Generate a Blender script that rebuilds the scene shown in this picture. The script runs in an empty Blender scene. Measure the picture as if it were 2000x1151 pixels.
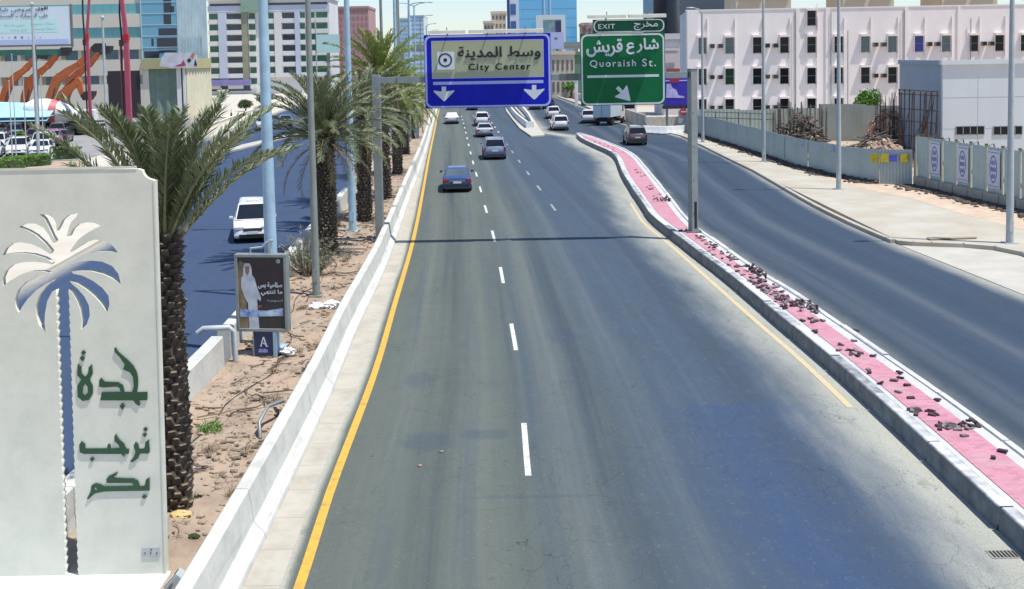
import bpy, bmesh, math, random
from mathutils import Vector, Matrix, noise as mnoise
R = random.Random(7)
S = bpy.context.scene
COL = S.collection

# ------------------------------------------------------------------ camera, sky, sun, exposure
F, HC, PITCH, ROLL = 2070.0, 8.2, math.radians(3.5), 0.018
CX, CY = 1000.0, 119 + 2070.0 * math.tan(math.radians(3.5))
cam = bpy.data.cameras.new('camera')
cam.sensor_width = 36
cam.lens = F / 2000 * 36
cam.shift_y = -(575.5 - CY) / 2000
cam.clip_end = 6000
camo = bpy.data.objects.new('camera', cam)
COL.objects.link(camo)
camo.matrix_world = Matrix.Translation((0, 0, HC)) @ Matrix.Rotation(math.pi / 2 - PITCH, 4, 'X') @ Matrix.Rotation(-ROLL, 4, 'Z')
S.camera = camo

SUN_DIR = Vector((-0.35, 0.15, -1.0)).normalized()          # the way the light travels
w = bpy.data.worlds.new('World')
S.world = w
w.use_nodes = True
nt = w.node_tree
sky = nt.nodes.new('ShaderNodeTexSky')
sky.sky_type = 'NISHITA'
sky.sun_disc = False
sky.sun_elevation = math.asin(-SUN_DIR.z)
sky.sun_rotation = math.atan2(-SUN_DIR.x, -SUN_DIR.y)
sky.air_density = 1.0
sky.dust_density = 0.4
sky.ozone_density = 1.0
bg = nt.nodes['Background']
bg.inputs[1].default_value = 0.115
tint = nt.nodes.new('ShaderNodeMix')
tint.data_type = 'RGBA'
tint.blend_type = 'MULTIPLY'
tint.inputs['Factor'].default_value = 1.0
tint.inputs['B'].default_value = (0.94, 0.985, 1.10, 1)
nt.links.new(sky.outputs[0], tint.inputs['A'])
nt.links.new(tint.outputs['Result'], bg.inputs[0])
sl = bpy.data.lights.new('sun', 'SUN')
sl.energy = 4.4
sl.angle = math.radians(0.5)
sl.color = (1.0, 0.965, 0.91)
so = bpy.data.objects.new('sun', sl)
COL.objects.link(so)
so.rotation_euler = SUN_DIR.to_track_quat('-Z', 'Y').to_euler()
S.view_settings.view_transform = 'Standard'
S.view_settings.look = 'None'
S.view_settings.exposure = 0.37
S.view_settings.gamma = 1
S.render.engine = 'CYCLES'
S.cycles.max_bounces = 6
S.cycles.use_denoising = True


def ray(x, y):
    a, b = x - CX, -(y - CY)
    c, s = math.cos(ROLL), math.sin(ROLL)
    a, b = c * a + s * b, -s * a + c * b
    ct, st = math.cos(PITCH), math.sin(PITCH)
    return Vector((a, b * st + F * ct, b * ct - F * st))


def G(x, y, z=0.0):
    """point of a horizontal level seen at photo pixel x, y (survey of the photograph)"""
    d = ray(x, y)
    return Vector((0, 0, HC)) + d * ((z - HC) / d.z)


def D(x, y, Y):
    d = ray(x, y)
    return Vector((0, 0, HC)) + d * (Y / d.y)


# ------------------------------------------------------------------ materials
MATS = {}


def node(nt, kind, **kw):
    n = nt.nodes.new('ShaderNode' + kind)
    for k, v in kw.items():
        setattr(n, k, v)
    return n


def mat(name, col, col2=None, scale=4.0, rough=0.75, bump=0.0, bscale=None, metal=0.0, stretch=(1, 1, 1), detail=6.0,
        lo=0.35, hi=0.65, spec=0.5, coat=0.0, dirt=None, dscale=0.6, damt=0.5, emit=0.0):
    if name in MATS:
        return MATS[name]
    m = bpy.data.materials.new(name)
    m.use_nodes = True
    t = m.node_tree
    L = t.links.new
    b = t.nodes['Principled BSDF']
    b.inputs['Roughness'].default_value = rough
    b.inputs['Metallic'].default_value = metal
    b.inputs['Specular IOR Level'].default_value = spec
    if coat:
        b.inputs['Coat Weight'].default_value = coat
        b.inputs['Coat Roughness'].default_value = 0.06
    c = tuple(col) + (1,)
    c2 = tuple(col2 if col2 else [v * 0.86 for v in col]) + (1,)
    tc = node(t, 'TexCoord')
    mp = node(t, 'Mapping')
    mp.inputs['Scale'].default_value = stretch
    L(tc.outputs['Object'], mp.inputs[0])
    nz = node(t, 'TexNoise')
    nz.inputs['Scale'].default_value = scale
    nz.inputs['Detail'].default_value = detail
    nz.inputs['Roughness'].default_value = 0.62
    L(mp.outputs[0], nz.inputs['Vector'])
    rp = node(t, 'MapRange')
    rp.inputs[1].default_value, rp.inputs[2].default_value = lo, hi
    L(nz.outputs[0], rp.inputs[0])
    mx = node(t, 'Mix', data_type='RGBA')
    mx.inputs['A'].default_value, mx.inputs['B'].default_value = c, c2
    L(rp.outputs[0], mx.inputs['Factor'])
    out = mx.outputs['Result']
    if dirt:
        n2 = node(t, 'TexNoise')
        n2.inputs['Scale'].default_value = dscale
        n2.inputs['Detail'].default_value = 8
        n2.inputs['Roughness'].default_value = 0.7
        L(tc.outputs['Object'], n2.inputs['Vector'])
        r2 = node(t, 'MapRange')
        r2.inputs[1].default_value, r2.inputs[2].default_value = 0.45, 0.75
        r2.inputs[4].default_value = damt
        L(n2.outputs[0], r2.inputs[0])
        m2 = node(t, 'Mix', data_type='RGBA')
        m2.inputs['B'].default_value = tuple(dirt) + (1,)
        L(r2.outputs[0], m2.inputs['Factor'])
        L(out, m2.inputs['A'])
        out = m2.outputs['Result']
    L(out, b.inputs['Base Color'])
    if bump:
        n3 = node(t, 'TexNoise')
        n3.inputs['Scale'].default_value = bscale or scale * 4
        n3.inputs['Detail'].default_value = 5
        L(tc.outputs['Object'], n3.inputs['Vector'])
        bp = node(t, 'Bump')
        bp.inputs['Strength'].default_value = bump
        bp.inputs['Distance'].default_value = 0.03
        L(n3.outputs[0], bp.inputs['Height'])
        L(bp.outputs[0], b.inputs['Normal'])
    MATS[name] = m
    return m


def asphalt(name, left, right, u0, u1, dust, dust_l, dust_r, track=None, patch=None, patch_col=None, oil=(), stains=()):
    """asphalt laid along a ribbon: uv = metres across / along, edge = metres from the left / right edge"""
    m = bpy.data.materials.new(name)
    m.use_nodes = True
    t = m.node_tree
    L = t.links.new
    b = t.nodes['Principled BSDF']
    b.inputs['Roughness'].default_value = 0.82
    b.inputs['Specular IOR Level'].default_value = 0.35
    uv = node(t, 'UVMap', uv_map='uv')
    ed = node(t, 'UVMap', uv_map='edge')
    su = node(t, 'SeparateXYZ')
    L(uv.outputs[0], su.inputs[0])
    se = node(t, 'SeparateXYZ')
    L(ed.outputs[0], se.inputs[0])

    def noise(scale, sx, sy, detail=6, rough=0.6):
        mp = node(t, 'Mapping')
        mp.inputs['Scale'].default_value = (sx, sy, 1)
        L(uv.outputs[0], mp.inputs[0])
        n = node(t, 'TexNoise')
        n.inputs['Scale'].default_value = scale
        n.inputs['Detail'].default_value = detail
        n.inputs['Roughness'].default_value = rough
        L(mp.outputs[0], n.inputs['Vector'])
        return n.outputs[0]

    def rng(v, a, b_, c=0.0, d=1.0):
        r = node(t, 'MapRange')
        r.interpolation_type = 'SMOOTHSTEP'
        for i, q in enumerate((a, b_, c, d)):
            r.inputs[1 + i].default_value = q
        L(v, r.inputs[0])
        return r.outputs[0]

    def mix(fac, A, B, blend='MIX'):
        x = node(t, 'Mix', data_type='RGBA', blend_type=blend)
        if isinstance(fac, float):
            x.inputs['Factor'].default_value = fac
        else:
            L(fac, x.inputs['Factor'])
        for k, v in (('A', A), ('B', B)):
            if isinstance(v, tuple):
                x.inputs[k].default_value = v + (1,)
            else:
                L(v, x.inputs[k])
        return x.outputs['Result']

    def mul(a, b_):
        x = node(t, 'Math', operation='MULTIPLY')
        for i, v in enumerate((a, b_)):
            if isinstance(v, float):
                x.inputs[i].default_value = v
            else:
                L(v, x.inputs[i])
        return x.outputs[0]

    def add(a, b_):
        x = node(t, 'Math', operation='ADD')
        for i, v in enumerate((a, b_)):
            if isinstance(v, float):
                x.inputs[i].default_value = v
            else:
                L(v, x.inputs[i])
        return x.outputs[0]
    big = noise(0.5, 1, 0.12, 4)
    uu = add(su.outputs[0], mul(add(big, -0.5), 3.5))
    c = mix(rng(uu, u0, u1), left, right)
    # long wear streaks along the lanes and oil-darkened wheel tracks
    st = noise(1.0, 2.2, 0.035, 5, 0.65)
    c = mix(mul(rng(st, 0.42, 0.75), 0.16), c, tuple(v * 1.6 for v in left))
    st2 = noise(1.0, 1.3, 0.02, 5, 0.6)
    c = mix(mul(rng(st2, 0.46, 0.70), 0.62), c, tuple(v * 0.95 for v in right))
    blot = noise(0.35, 1, 0.6, 7, 0.65)
    md0 = noise(1.6, 1, 1, 5, 0.65)
    c = mix(mul(rng(blot, 0.5, 0.72), 0.28), c, tuple(v * 0.62 for v in left))
    if track:
        for tu, tw, amt in track:
            d = node(t, 'Math', operation='ABSOLUTE')
            L(add(su.outputs[0], -tu), d.inputs[0])
            c = mix(mul(rng(d.outputs[0], tw, 0.0), mul(rng(st, 0.25, 0.6), amt)), c, dust)
    for tu, tw, amt in oil:
        d = node(t, 'Math', operation='ABSOLUTE')
        L(add(su.outputs[0], -tu), d.inputs[0])
        c = mix(mul(rng(d.outputs[0], tw, 0.0), mul(rng(st2, 0.3, 0.65), amt)), c, tuple(v * 0.5 for v in right))
    if patch:
        pu0, pu1, pv0, pv1 = patch
        wob = mul(add(noise(1.4, 1, 0.25, 5), -0.5), 1.6)
        pu = add(su.outputs[0], wob)
        pv = add(su.outputs[1], wob)
        p = mul(mul(rng(pu, pu0 - 0.8, pu0 + 1.0), rng(pu, pu1 + 0.6, pu1 - 0.6)),
                mul(rng(su.outputs[1], pv0 - 0.3, pv0 + 0.3), rng(pv, pv1 + 0.12, pv1 - 0.12)))
        c = mix(mul(p, rng(noise(0.28, 1, 0.3, 4, 0.55), 0.3, 0.7, 0.25, 0.9)), c, patch_col)
    for bu, bv, bru, brv, ba in stains:
        du = node(t, 'Math', operation='MULTIPLY_ADD')
        du.inputs[1].default_value, du.inputs[2].default_value = 1 / bru, -bu / bru
        L(su.outputs[0], du.inputs[0])
        dv_ = node(t, 'Math', operation='MULTIPLY_ADD')
        dv_.inputs[1].default_value, dv_.inputs[2].default_value = 1 / brv, -bv / brv
        L(su.outputs[1], dv_.inputs[0])
        rr2 = add(add(mul(du.outputs[0], du.outputs[0]), mul(dv_.outputs[0], dv_.outputs[0])), mul(add(md0, -0.5), 1.6))
        c = mix(mul(rng(rr2, 1.0, 0.2), ba), c, (0.040, 0.062, 0.092))
    # sand blown against the edges
    nd = noise(0.9, 1.0, 0.22, 7, 0.65)
    for sock, wd in ((se.outputs[0], dust_l), (se.outputs[1], dust_r)):
        if wd:
            dd = add(sock, mul(add(nd, -0.5), wd * 1.3))
            c = mix(mul(rng(dd, wd * 1.55, -wd * 0.1), 0.9), c, dust)
    sp = noise(9.0, 1, 1, 3, 0.7)
    md = noise(2.6, 1, 0.5, 5, 0.7)
    c = mix(mul(rng(md, 0.5, 0.74), 0.14), c, tuple(v * 1.5 for v in left))
    c = mix(mul(rng(md, 0.46, 0.28), 0.35), c, tuple(v * 0.66 for v in left))
    c = mix(mul(rng(sp, 0.58, 0.75), 0.40), c, tuple(v * 2.0 for v in left))
    sp2 = noise(28.0, 1, 1, 2, 0.7)
    c = mix(mul(rng(sp2, 0.5, 0.7), 0.45), c, tuple(v * 0.45 for v in left))
    # cracks: thin dark lines
    vo = node(t, 'TexVoronoi', feature='DISTANCE_TO_EDGE')
    mp = node(t, 'Mapping')
    mp.inputs['Scale'].default_value = (0.16, 0.13, 1)
    ad = node(t, 'VectorMath', operation='ADD')
    nzv = node(t, 'TexNoise')
    nzv.inputs['Scale'].default_value = 0.5
    nzv.inputs['Detail'].default_value = 6
    L(uv.outputs[0], nzv.inputs['Vector'])
    L(uv.outputs[0], ad.inputs[0])
    L(nzv.outputs['Color'], ad.inputs[1])
    L(ad.outputs[0], mp.inputs[0])
    L(mp.outputs[0], vo.inputs['Vector'])
    c = mix(mul(rng(vo.outputs['Distance'], 0.005, 0.0015), mul(rng(blot, 0.42, 0.58), 0.75)), c, (0.015, 0.017, 0.02))
    L(c, b.inputs['Base Color'])
    bp = node(t, 'Bump')
    bp.inputs['Strength'].default_value = 0.25
    bp.inputs['Distance'].default_value = 0.01
    L(sp2, bp.inputs['Height'])
    L(bp.outputs[0], b.inputs['Normal'])
    return m


def paver(name, col, col2, joint, bw, bh, rough=0.85, axis='xy'):
    m = bpy.data.materials.new(name)
    m.use_nodes = True
    t = m.node_tree
    L = t.links.new
    b = t.nodes['Principled BSDF']
    b.inputs['Roughness'].default_value = rough
    b.inputs['Specular IOR Level'].default_value = 0.3
    tc = node(t, 'TexCoord')
    v = tc.outputs['Object']
    if axis == 'xz':
        mp = node(t, 'Mapping')
        mp.inputs['Rotation'].default_value = (math.pi / 2, 0, 0)
        L(v, mp.inputs[0])
        v = mp.outputs[0]
    br = node(t, 'TexBrick')
    br.inputs['Scale'].default_value = 1
    br.inputs['Brick Width'].default_value = bw
    br.inputs['Row Height'].default_value = bh
    br.inputs['Mortar Size'].default_value = min(bw, bh) * (0.05 if bw < 5 else 0.008)
    br.inputs['Color1'].default_value = col + (1,)
    br.inputs['Color2'].default_value = col2 + (1,)
    br.inputs['Mortar'].default_value = joint + (1,)
    L(v, br.inputs[0])
    nz = node(t, 'TexNoise')
    nz.inputs['Scale'].default_value = 1.1
    nz.inputs['Detail'].default_value = 8
    nz.inputs['Roughness'].default_value = 0.7
    L(tc.outputs['Object'], nz.inputs['Vector'])
    rp = node(t, 'MapRange')
    rp.inputs[1].default_value, rp.inputs[2].default_value, rp.inputs[4].default_value = 0.44, 0.72, 0.75
    L(nz.outputs[0], rp.inputs[0])
    mx = node(t, 'Mix', data_type='RGBA')
    mx.inputs['B'].default_value = joint + (1,)
    L(rp.outputs[0], mx.inputs['Factor'])
    L(br.outputs[0], mx.inputs['A'])
    L(mx.outputs['Result'], b.inputs['Base Color'])
    bp = node(t, 'Bump')
    bp.inputs['Strength'].default_value = 0.35
    bp.inputs['Distance'].default_value = 0.01
    bp.invert = True
    L(br.outputs['Fac'], bp.inputs['Height'])
    L(bp.outputs[0], b.inputs['Normal'])
    return m


def kerbmat():
    """white painted top, unpainted grey-blue cast face with tyre grime (split by the height of the painted band)"""
    m = mat('kerb_painted_top', (0.62, 0.62, 0.60), (0.44, 0.45, 0.45), scale=1.3, rough=0.8, bump=0.2, bscale=12, dirt=(0.40, 0.41, 0.42), dscale=2.4, damt=0.5)
    t = m.node_tree
    b = t.nodes['Principled BSDF']
    src = b.inputs['Base Color'].links[0].from_socket
    tc = node(t, 'TexCoord')
    sp = node(t, 'SeparateXYZ')
    t.links.new(tc.outputs['Object'], sp.inputs[0])
    nz = node(t, 'TexNoise')
    nz.inputs['Scale'].default_value = 3.0
    nz.inputs['Detail'].default_value = 6
    t.links.new(tc.outputs['Object'], nz.inputs['Vector'])
    ma = node(t, 'Math', operation='MULTIPLY_ADD')
    ma.inputs[1].default_value = 0.05
    t.links.new(nz.outputs[0], ma.inputs[0])
    t.links.new(sp.outputs[2], ma.inputs[2])
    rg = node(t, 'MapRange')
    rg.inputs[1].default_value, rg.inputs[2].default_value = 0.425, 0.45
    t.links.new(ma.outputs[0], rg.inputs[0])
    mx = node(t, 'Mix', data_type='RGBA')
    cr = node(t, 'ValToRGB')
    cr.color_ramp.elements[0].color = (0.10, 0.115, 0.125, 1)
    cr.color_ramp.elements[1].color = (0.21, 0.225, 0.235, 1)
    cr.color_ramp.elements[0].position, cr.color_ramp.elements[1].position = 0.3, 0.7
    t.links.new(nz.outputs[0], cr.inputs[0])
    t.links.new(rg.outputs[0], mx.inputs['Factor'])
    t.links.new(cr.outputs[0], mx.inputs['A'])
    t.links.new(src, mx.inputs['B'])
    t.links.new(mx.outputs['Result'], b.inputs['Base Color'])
    return m


def glass(name, col, rough=0.06, col2=None, spec=0.6, scale=0.3):
    return mat(name, col, col2 or [v * 0.6 for v in col], scale=scale, rough=rough, spec=spec)


# ------------------------------------------------------------------ mesh building
class MB:
    def __init__(s):
        s.v, s.f, s.m = [], [], []

    def add(s, vs, fs, mi=0):
        o = len(s.v)
        s.v += [tuple(v) for v in vs]
        s.f += [tuple(i + o for i in f) for f in fs]
        s.m += [mi] * len(fs)
        return s

    def box(s, c, size, mi=0, rot=None):
        x, y, z = [q / 2 for q in size]
        vs = [Vector((a * x, b * y, d * z)) for d in (-1, 1) for b in (-1, 1) for a in (-1, 1)]
        if rot is not None:
            vs = [rot @ v for v in vs]
        c = Vector(c)
        return s.add([v + c for v in vs], [(0, 2, 3, 1), (4, 5, 7, 6), (0, 1, 5, 4), (2, 6, 7, 3), (0, 4, 6, 2), (1, 3, 7, 5)], mi)

    def bb(s, x0, x1, y0, y1, z0, z1, mi=0):
        return s.box(((x0 + x1) / 2, (y0 + y1) / 2, (z0 + z1) / 2), (abs(x1 - x0), abs(y1 - y0), abs(z1 - z0)), mi)

    def tube(s, pts, rad, n=8, mi=0, caps=True):
        pts = [Vector(p) for p in pts]
        if not isinstance(rad, (list, tuple)):
            rad = [rad] * len(pts)
        o, vs, fs = None, [], []
        for i, p in enumerate(pts):
            d = (pts[min(i + 1, len(pts) - 1)] - pts[max(i - 1, 0)]).normalized()
            a = d.orthogonal().normalized() if o is None else (o - d * o.dot(d)).normalized()
            o = a
            b = d.cross(a)
            for k in range(n):
                t = 2 * math.pi * k / n
                vs.append(p + (a * math.cos(t) + b * math.sin(t)) * rad[i])
        for i in range(len(pts) - 1):
            for k in range(n):
                k2 = (k + 1) % n
                fs.append((i * n + k, i * n + k2, (i + 1) * n + k2, (i + 1) * n + k))
        if caps:
            fs.append(tuple(reversed(range(n))))
            fs.append(tuple(range((len(pts) - 1) * n, len(pts) * n)))
        return s.add(vs, fs, mi)

    def cyl(s, p0, p1, r0, r1=None, n=12, mi=0):
        return s.tube([p0, p1], [r0, r0 if r1 is None else r1], n, mi)

    def prism(s, poly, axis, a, b, mi=0):
        """polygon (2D) extruded from a to b along axis; axis 'x': (y,z), 'y': (x,z), 'z': (x,y)"""
        def P(p, t):
            return {'x': (t, p[0], p[1]), 'y': (p[0], t, p[1]), 'z': (p[0], p[1], t)}[axis]
        n = len(poly)
        vs = [P(p, a) for p in poly] + [P(p, b) for p in poly]
        fs = [tuple(range(n)), tuple(reversed(range(n, 2 * n)))]
        fs += [(i, i + n, (i + 1) % n + n, (i + 1) % n) for i in range(n)]
        return s.add(vs, fs, mi)

    def quad(s, a, b, c, d, mi=0):
        return s.add([a, b, c, d], [(0, 1, 2, 3)], mi)

    def blob(s, c, r, sub=2, amp=0.25, freq=1.5, seed=0, mi=0):
        bm = bmesh.new()
        bmesh.ops.create_icosphere(bm, subdivisions=sub, radius=1)
        vs = []
        rr = Vector(r) if hasattr(r, '__len__') else Vector((r, r, r))
        for v in bm.verts:
            k = 1 + amp * mnoise.noise(v.co * freq + Vector((seed * 7.3, seed * 3.1, 0)))
            vs.append(Vector((v.co.x * rr.x, v.co.y * rr.y, v.co.z * rr.z)) * k + Vector(c))
        fs = [tuple(v.index for v in f.verts) for f in bm.faces]
        bm.free()
        return s.add(vs, fs, mi)

    def build(s, name, mats, parent=None, smooth=False, bevel=0.0, seg=2, origin=None, ang=35):
        me = bpy.data.meshes.new(name)
        vs = s.v
        if origin is not None:
            o = Vector(origin)
            vs = [tuple(Vector(v) - o) for v in vs]
        me.from_pydata(vs, [], s.f)
        for m in (mats if isinstance(mats, (list, tuple)) else [mats]):
            me.materials.append(m)
        me.polygons.foreach_set('material_index', s.m)
        bm = bmesh.new()
        bm.from_mesh(me)
        bmesh.ops.recalc_face_normals(bm, faces=bm.faces[:])
        if bevel:
            bmesh.ops.remove_doubles(bm, verts=bm.verts[:], dist=1e-5)
            es = [e for e in bm.edges if len(e.link_faces) == 2 and e.calc_face_angle(0) > math.radians(ang)]
            bmesh.ops.bevel(bm, geom=es, offset=bevel, segments=seg, profile=0.5, affect='EDGES', clamp_overlap=True)
        bm.to_mesh(me)
        bm.free()
        if smooth:
            me.polygons.foreach_set('use_smooth', [True] * len(me.polygons))
            me.set_sharp_from_angle(angle=math.radians(40))
        ob = bpy.data.objects.new(name, me)
        COL.objects.link(ob)
        if origin is not None:
            ob.location = origin
        if parent is not None:
            ob.parent = parent
        return ob


def tag(o, label=None, cat=None, group=None, kind=None):
    if label: o['label'] = label
    if cat: o['category'] = cat
    if group: o['group'] = group
    if kind: o['kind'] = kind
    return o


def thing(name, label, cat, loc=(0, 0, 0), rz=0.0, group=None):
    o = bpy.data.objects.new(name, None)
    COL.objects.link(o)
    o.location = loc
    o.rotation_euler = (0, 0, rz)
    o.empty_display_size = 0.3
    return tag(o, label, cat, group)


def copy_tree(o, parent=None):
    c = o.copy()
    COL.objects.link(c)
    c.parent = parent
    for ch in [q for q in o.children]:
        copy_tree(ch, c)
    return c


def lerp_curve(pts):
    """smooth x(y) through surveyed points (y, x)"""
    pts = sorted(pts)
    n = len(pts)
    ms = []
    for i in range(n):
        a, b = pts[max(i - 1, 0)], pts[min(i + 1, n - 1)]
        ms.append((b[1] - a[1]) / (b[0] - a[0]))

    def f(y):
        if y <= pts[0][0]: return pts[0][1] + ms[0] * (y - pts[0][0])
        if y >= pts[-1][0]: return pts[-1][1] + ms[-1] * (y - pts[-1][0])
        i = next(k for k in range(n - 1) if pts[k + 1][0] >= y)
        h = pts[i + 1][0] - pts[i][0]
        t = (y - pts[i][0]) / h
        return ((2 * t ** 3 - 3 * t * t + 1) * pts[i][1] + (t ** 3 - 2 * t * t + t) * h * ms[i]
                + (-2 * t ** 3 + 3 * t * t) * pts[i + 1][1] + (t ** 3 - t * t) * h * ms[i + 1])
    return f


def frange(a, b, st):
    n = max(1, int(round((b - a) / st)))
    return [a + (b - a) * i / n for i in range(n + 1)]


def ribbon(name, fl, fr, y0, y1, step, z, m, nlat=8, ref=None, kind='structure', parent=None, zf=None):
    ys = frange(y0, y1, step)
    vs, fs, uv, ed = [], [], [], []
    for y in ys:
        a, b = fl(y), fr(y)
        for k in range(nlat + 1):
            x = a + (b - a) * k / nlat
            vs.append((x, y, z if zf is None else zf(x, y)))
            uv.append((x - (ref(y) if ref else 0), y))
            ed.append((x - a, b - x))
    for i in range(len(ys) - 1):
        for k in range(nlat):
            p = i * (nlat + 1) + k
            fs.append((p, p + 1, p + nlat + 2, p + nlat + 1))
    me = bpy.data.meshes.new(name)
    me.from_pydata(vs, [], fs)
    me.materials.append(m)
    for nm, dat in (('uv', uv), ('edge', ed)):
        l = me.uv_layers.new(name=nm)
        for lp in me.loops:
            l.data[lp.index].uv = dat[lp.vertex_index]
    ob = bpy.data.objects.new(name, me)
    COL.objects.link(ob)
    if kind: ob['kind'] = kind
    if parent: ob.parent = parent
    return ob


def sweep(prof_f, f, y0, y1, step, mb=None, mi=0):
    """closed profile [(dx, z)...] swept along x = f(y)"""
    mb = mb or MB()
    ys = frange(y0, y1, step)
    n = None
    vs, fs = [], []
    for y in ys:
        pr = prof_f(y) if callable(prof_f) else prof_f
        n = len(pr)
        vs += [(f(y) + dx, y, z) for dx, z in pr]
    for i in range(len(ys) - 1):
        for k in range(n):
            k2 = (k + 1) % n
            fs.append((i * n + k, i * n + k2, (i + 1) * n + k2, (i + 1) * n + k))
    fs.append(tuple(range(n)))
    fs.append(tuple(reversed(range((len(ys) - 1) * n, len(ys) * n))))
    return mb.add(vs, fs, mi)


# ------------------------------------------------------------------ lettering
_AR = {'ا': (0xFE8D, 2), 'ب': (0xFE8F, 4), 'ة': (0xFE93, 2), 'ت': (0xFE95, 4), 'ج': (0xFE9D, 4), 'ح': (0xFEA1, 4), 'خ': (0xFEA5, 4),
       'د': (0xFEA9, 2), 'ر': (0xFEAD, 2), 'س': (0xFEB1, 4), 'ش': (0xFEB5, 4), 'ص': (0xFEB9, 4), 'ض': (0xFEBD, 4), 'ط': (0xFEC1, 4),
       'ع': (0xFEC9, 4), 'ق': (0xFED5, 4), 'ك': (0xFED9, 4), 'ل': (0xFEDD, 4), 'م': (0xFEE1, 4), 'ن': (0xFEE5, 4), 'ه': (0xFEE9, 4),
       'و': (0xFEED, 2), 'ى': (0xFEEF, 2), 'ي': (0xFEF1, 4)}


def arabic(s):
    out = []
    for i, ch in enumerate(s):
        if ch not in _AR:
            out.append(ch)
            continue
        base, n = _AR[ch]
        prev = i > 0 and s[i - 1] in _AR and _AR[s[i - 1]][1] == 4
        nxt = n == 4 and i + 1 < len(s) and s[i + 1] in _AR
        out.append(chr(base + (3 if prev and nxt else 2 if nxt else 1)) if prev or nxt else ch)
    return ''.join(reversed(out))


def text_mesh(body, size=1.0, bold=0.0, ext=0.0, space=1.0):
    c = bpy.data.curves.new('lettering', 'FONT')
    c.body = body
    c.size = size
    c.offset = bold
    c.extrude = ext
    c.space_character = space
    c.resolution_u = 4
    o = bpy.data.objects.new('lettering', c)
    COL.objects.link(o)
    dg = bpy.context.evaluated_depsgraph_get()
    me = bpy.data.meshes.new_from_object(o.evaluated_get(dg))
    bpy.data.objects.remove(o)
    return me


def lettering(name, body, m, parent, x0, x1, zb, zt, y, bold=0.0, depth=0.004, ar=False, fit='box', space=1.0, capbox=False, dy=-1):
    """flat lettering in the xz plane facing -y, fitted to the box x0..x1 / zb..zt"""
    me = text_mesh(arabic(body) if ar else body, 1.0, 0.0, 0.0, space)
    bm = bmesh.new()
    bm.from_mesh(me)
    bpy.data.meshes.remove(me)
    xs = [v.co.x for v in bm.verts]
    ys = [v.co.y for v in bm.verts]
    ax, bx, ay, by = min(xs), max(xs), min(ys), max(ys)
    sx = (x1 - x0) / (bx - ax)
    sz = (zt - zb) / (by - ay)
    # islands get their own hair of height so overlapping letters never share a plane
    bm.verts.ensure_lookup_table()
    seen, isl = set(), 0
    lift = {}
    for v in bm.verts:
        if v.index in seen: continue
        st = [v]
        seen.add(v.index)
        while st:
            q = st.pop()
            lift[q.index] = isl
            for e in q.link_edges:
                o2 = e.other_vert(q)
                if o2.index not in seen:
                    seen.add(o2.index)
                    st.append(o2)
        isl += 1
    for v in bm.verts:
        k = lift[v.index] % 7
        v.co = Vector((x0 + (v.co.x - ax) * sx, y - depth - 0.0012 * k, zb + (v.co.y - ay) * sz))
    if bold:                                    # thicker strokes: the outline repeated a hair apart, each on its own level
        base = [(v.co.copy()) for v in bm.verts]
        fcs = [[v.index for v in f.verts] for f in bm.faces]
        for q, (ax_, az_) in enumerate(((1, 0), (-1, 0), (0, 1), (0, -1))):
            nv = [bm.verts.new(c + Vector((ax_ * bold * sz, -0.0085 - 0.0003 * q * 0 - 0.009 * q, az_ * bold * sz))) for c in base]
            for f in fcs:
                bm.faces.new([nv[i] for i in f])
    me = bpy.data.meshes.new(name)
    bm.to_mesh(me)
    bm.free()
    me.materials.clear()
    me.materials.append(m)
    ob = bpy.data.objects.new(name, me)
    COL.objects.link(ob)
    ob.parent = parent
    return ob


def filled(name, loops, m, thick, parent=None, front_y=0.0, res=1):
    """closed xz loops (first outer, others holes, or several outers), filled and given a real thickness behind front_y"""
    c = bpy.data.curves.new(name, 'CURVE')
    c.dimensions = '2D'
    c.fill_mode = 'BOTH'
    c.extrude = thick / 2
    for lp in loops:
        sp = c.splines.new('POLY')
        sp.points.add(len(lp) - 1)
        for p, q in zip(sp.points, lp):
            p.co = (q[0], q[1], 0, 1)
        sp.use_cyclic_u = True
    o = bpy.data.objects.new(name, c)
    COL.objects.link(o)
    dg = bpy.context.evaluated_depsgraph_get()
    me = bpy.data.meshes.new_from_object(o.evaluated_get(dg))
    bpy.data.objects.remove(o)
    for v in me.vertices:
        v.co = Vector((v.co.x, front_y + thick / 2 - v.co.z, v.co.y))
    bm = bmesh.new()
    bm.from_mesh(me)
    bmesh.ops.remove_doubles(bm, verts=bm.verts[:], dist=1e-5)
    bmesh.ops.recalc_face_normals(bm, faces=bm.faces[:])
    bm.to_mesh(me)
    bm.free()
    me.materials.clear()
    me.materials.append(m)
    ob = bpy.data.objects.new(name, me)
    COL.objects.link(ob)
    if parent is not None: ob.parent = parent
    return ob


def rrect(x0, x1, z0, z1, r, n=6):
    pts = []
    for cx_, cz_, a0 in ((x1 - r, z1 - r, 0), (x0 + r, z1 - r, 90), (x0 + r, z0 + r, 180), (x1 - r, z0 + r, 270)):
        for k in range(n + 1):
            a = math.radians(a0 + 90 * k / n)
            pts.append((cx_ + r * math.cos(a), cz_ + r * math.sin(a)))
    return pts


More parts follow.
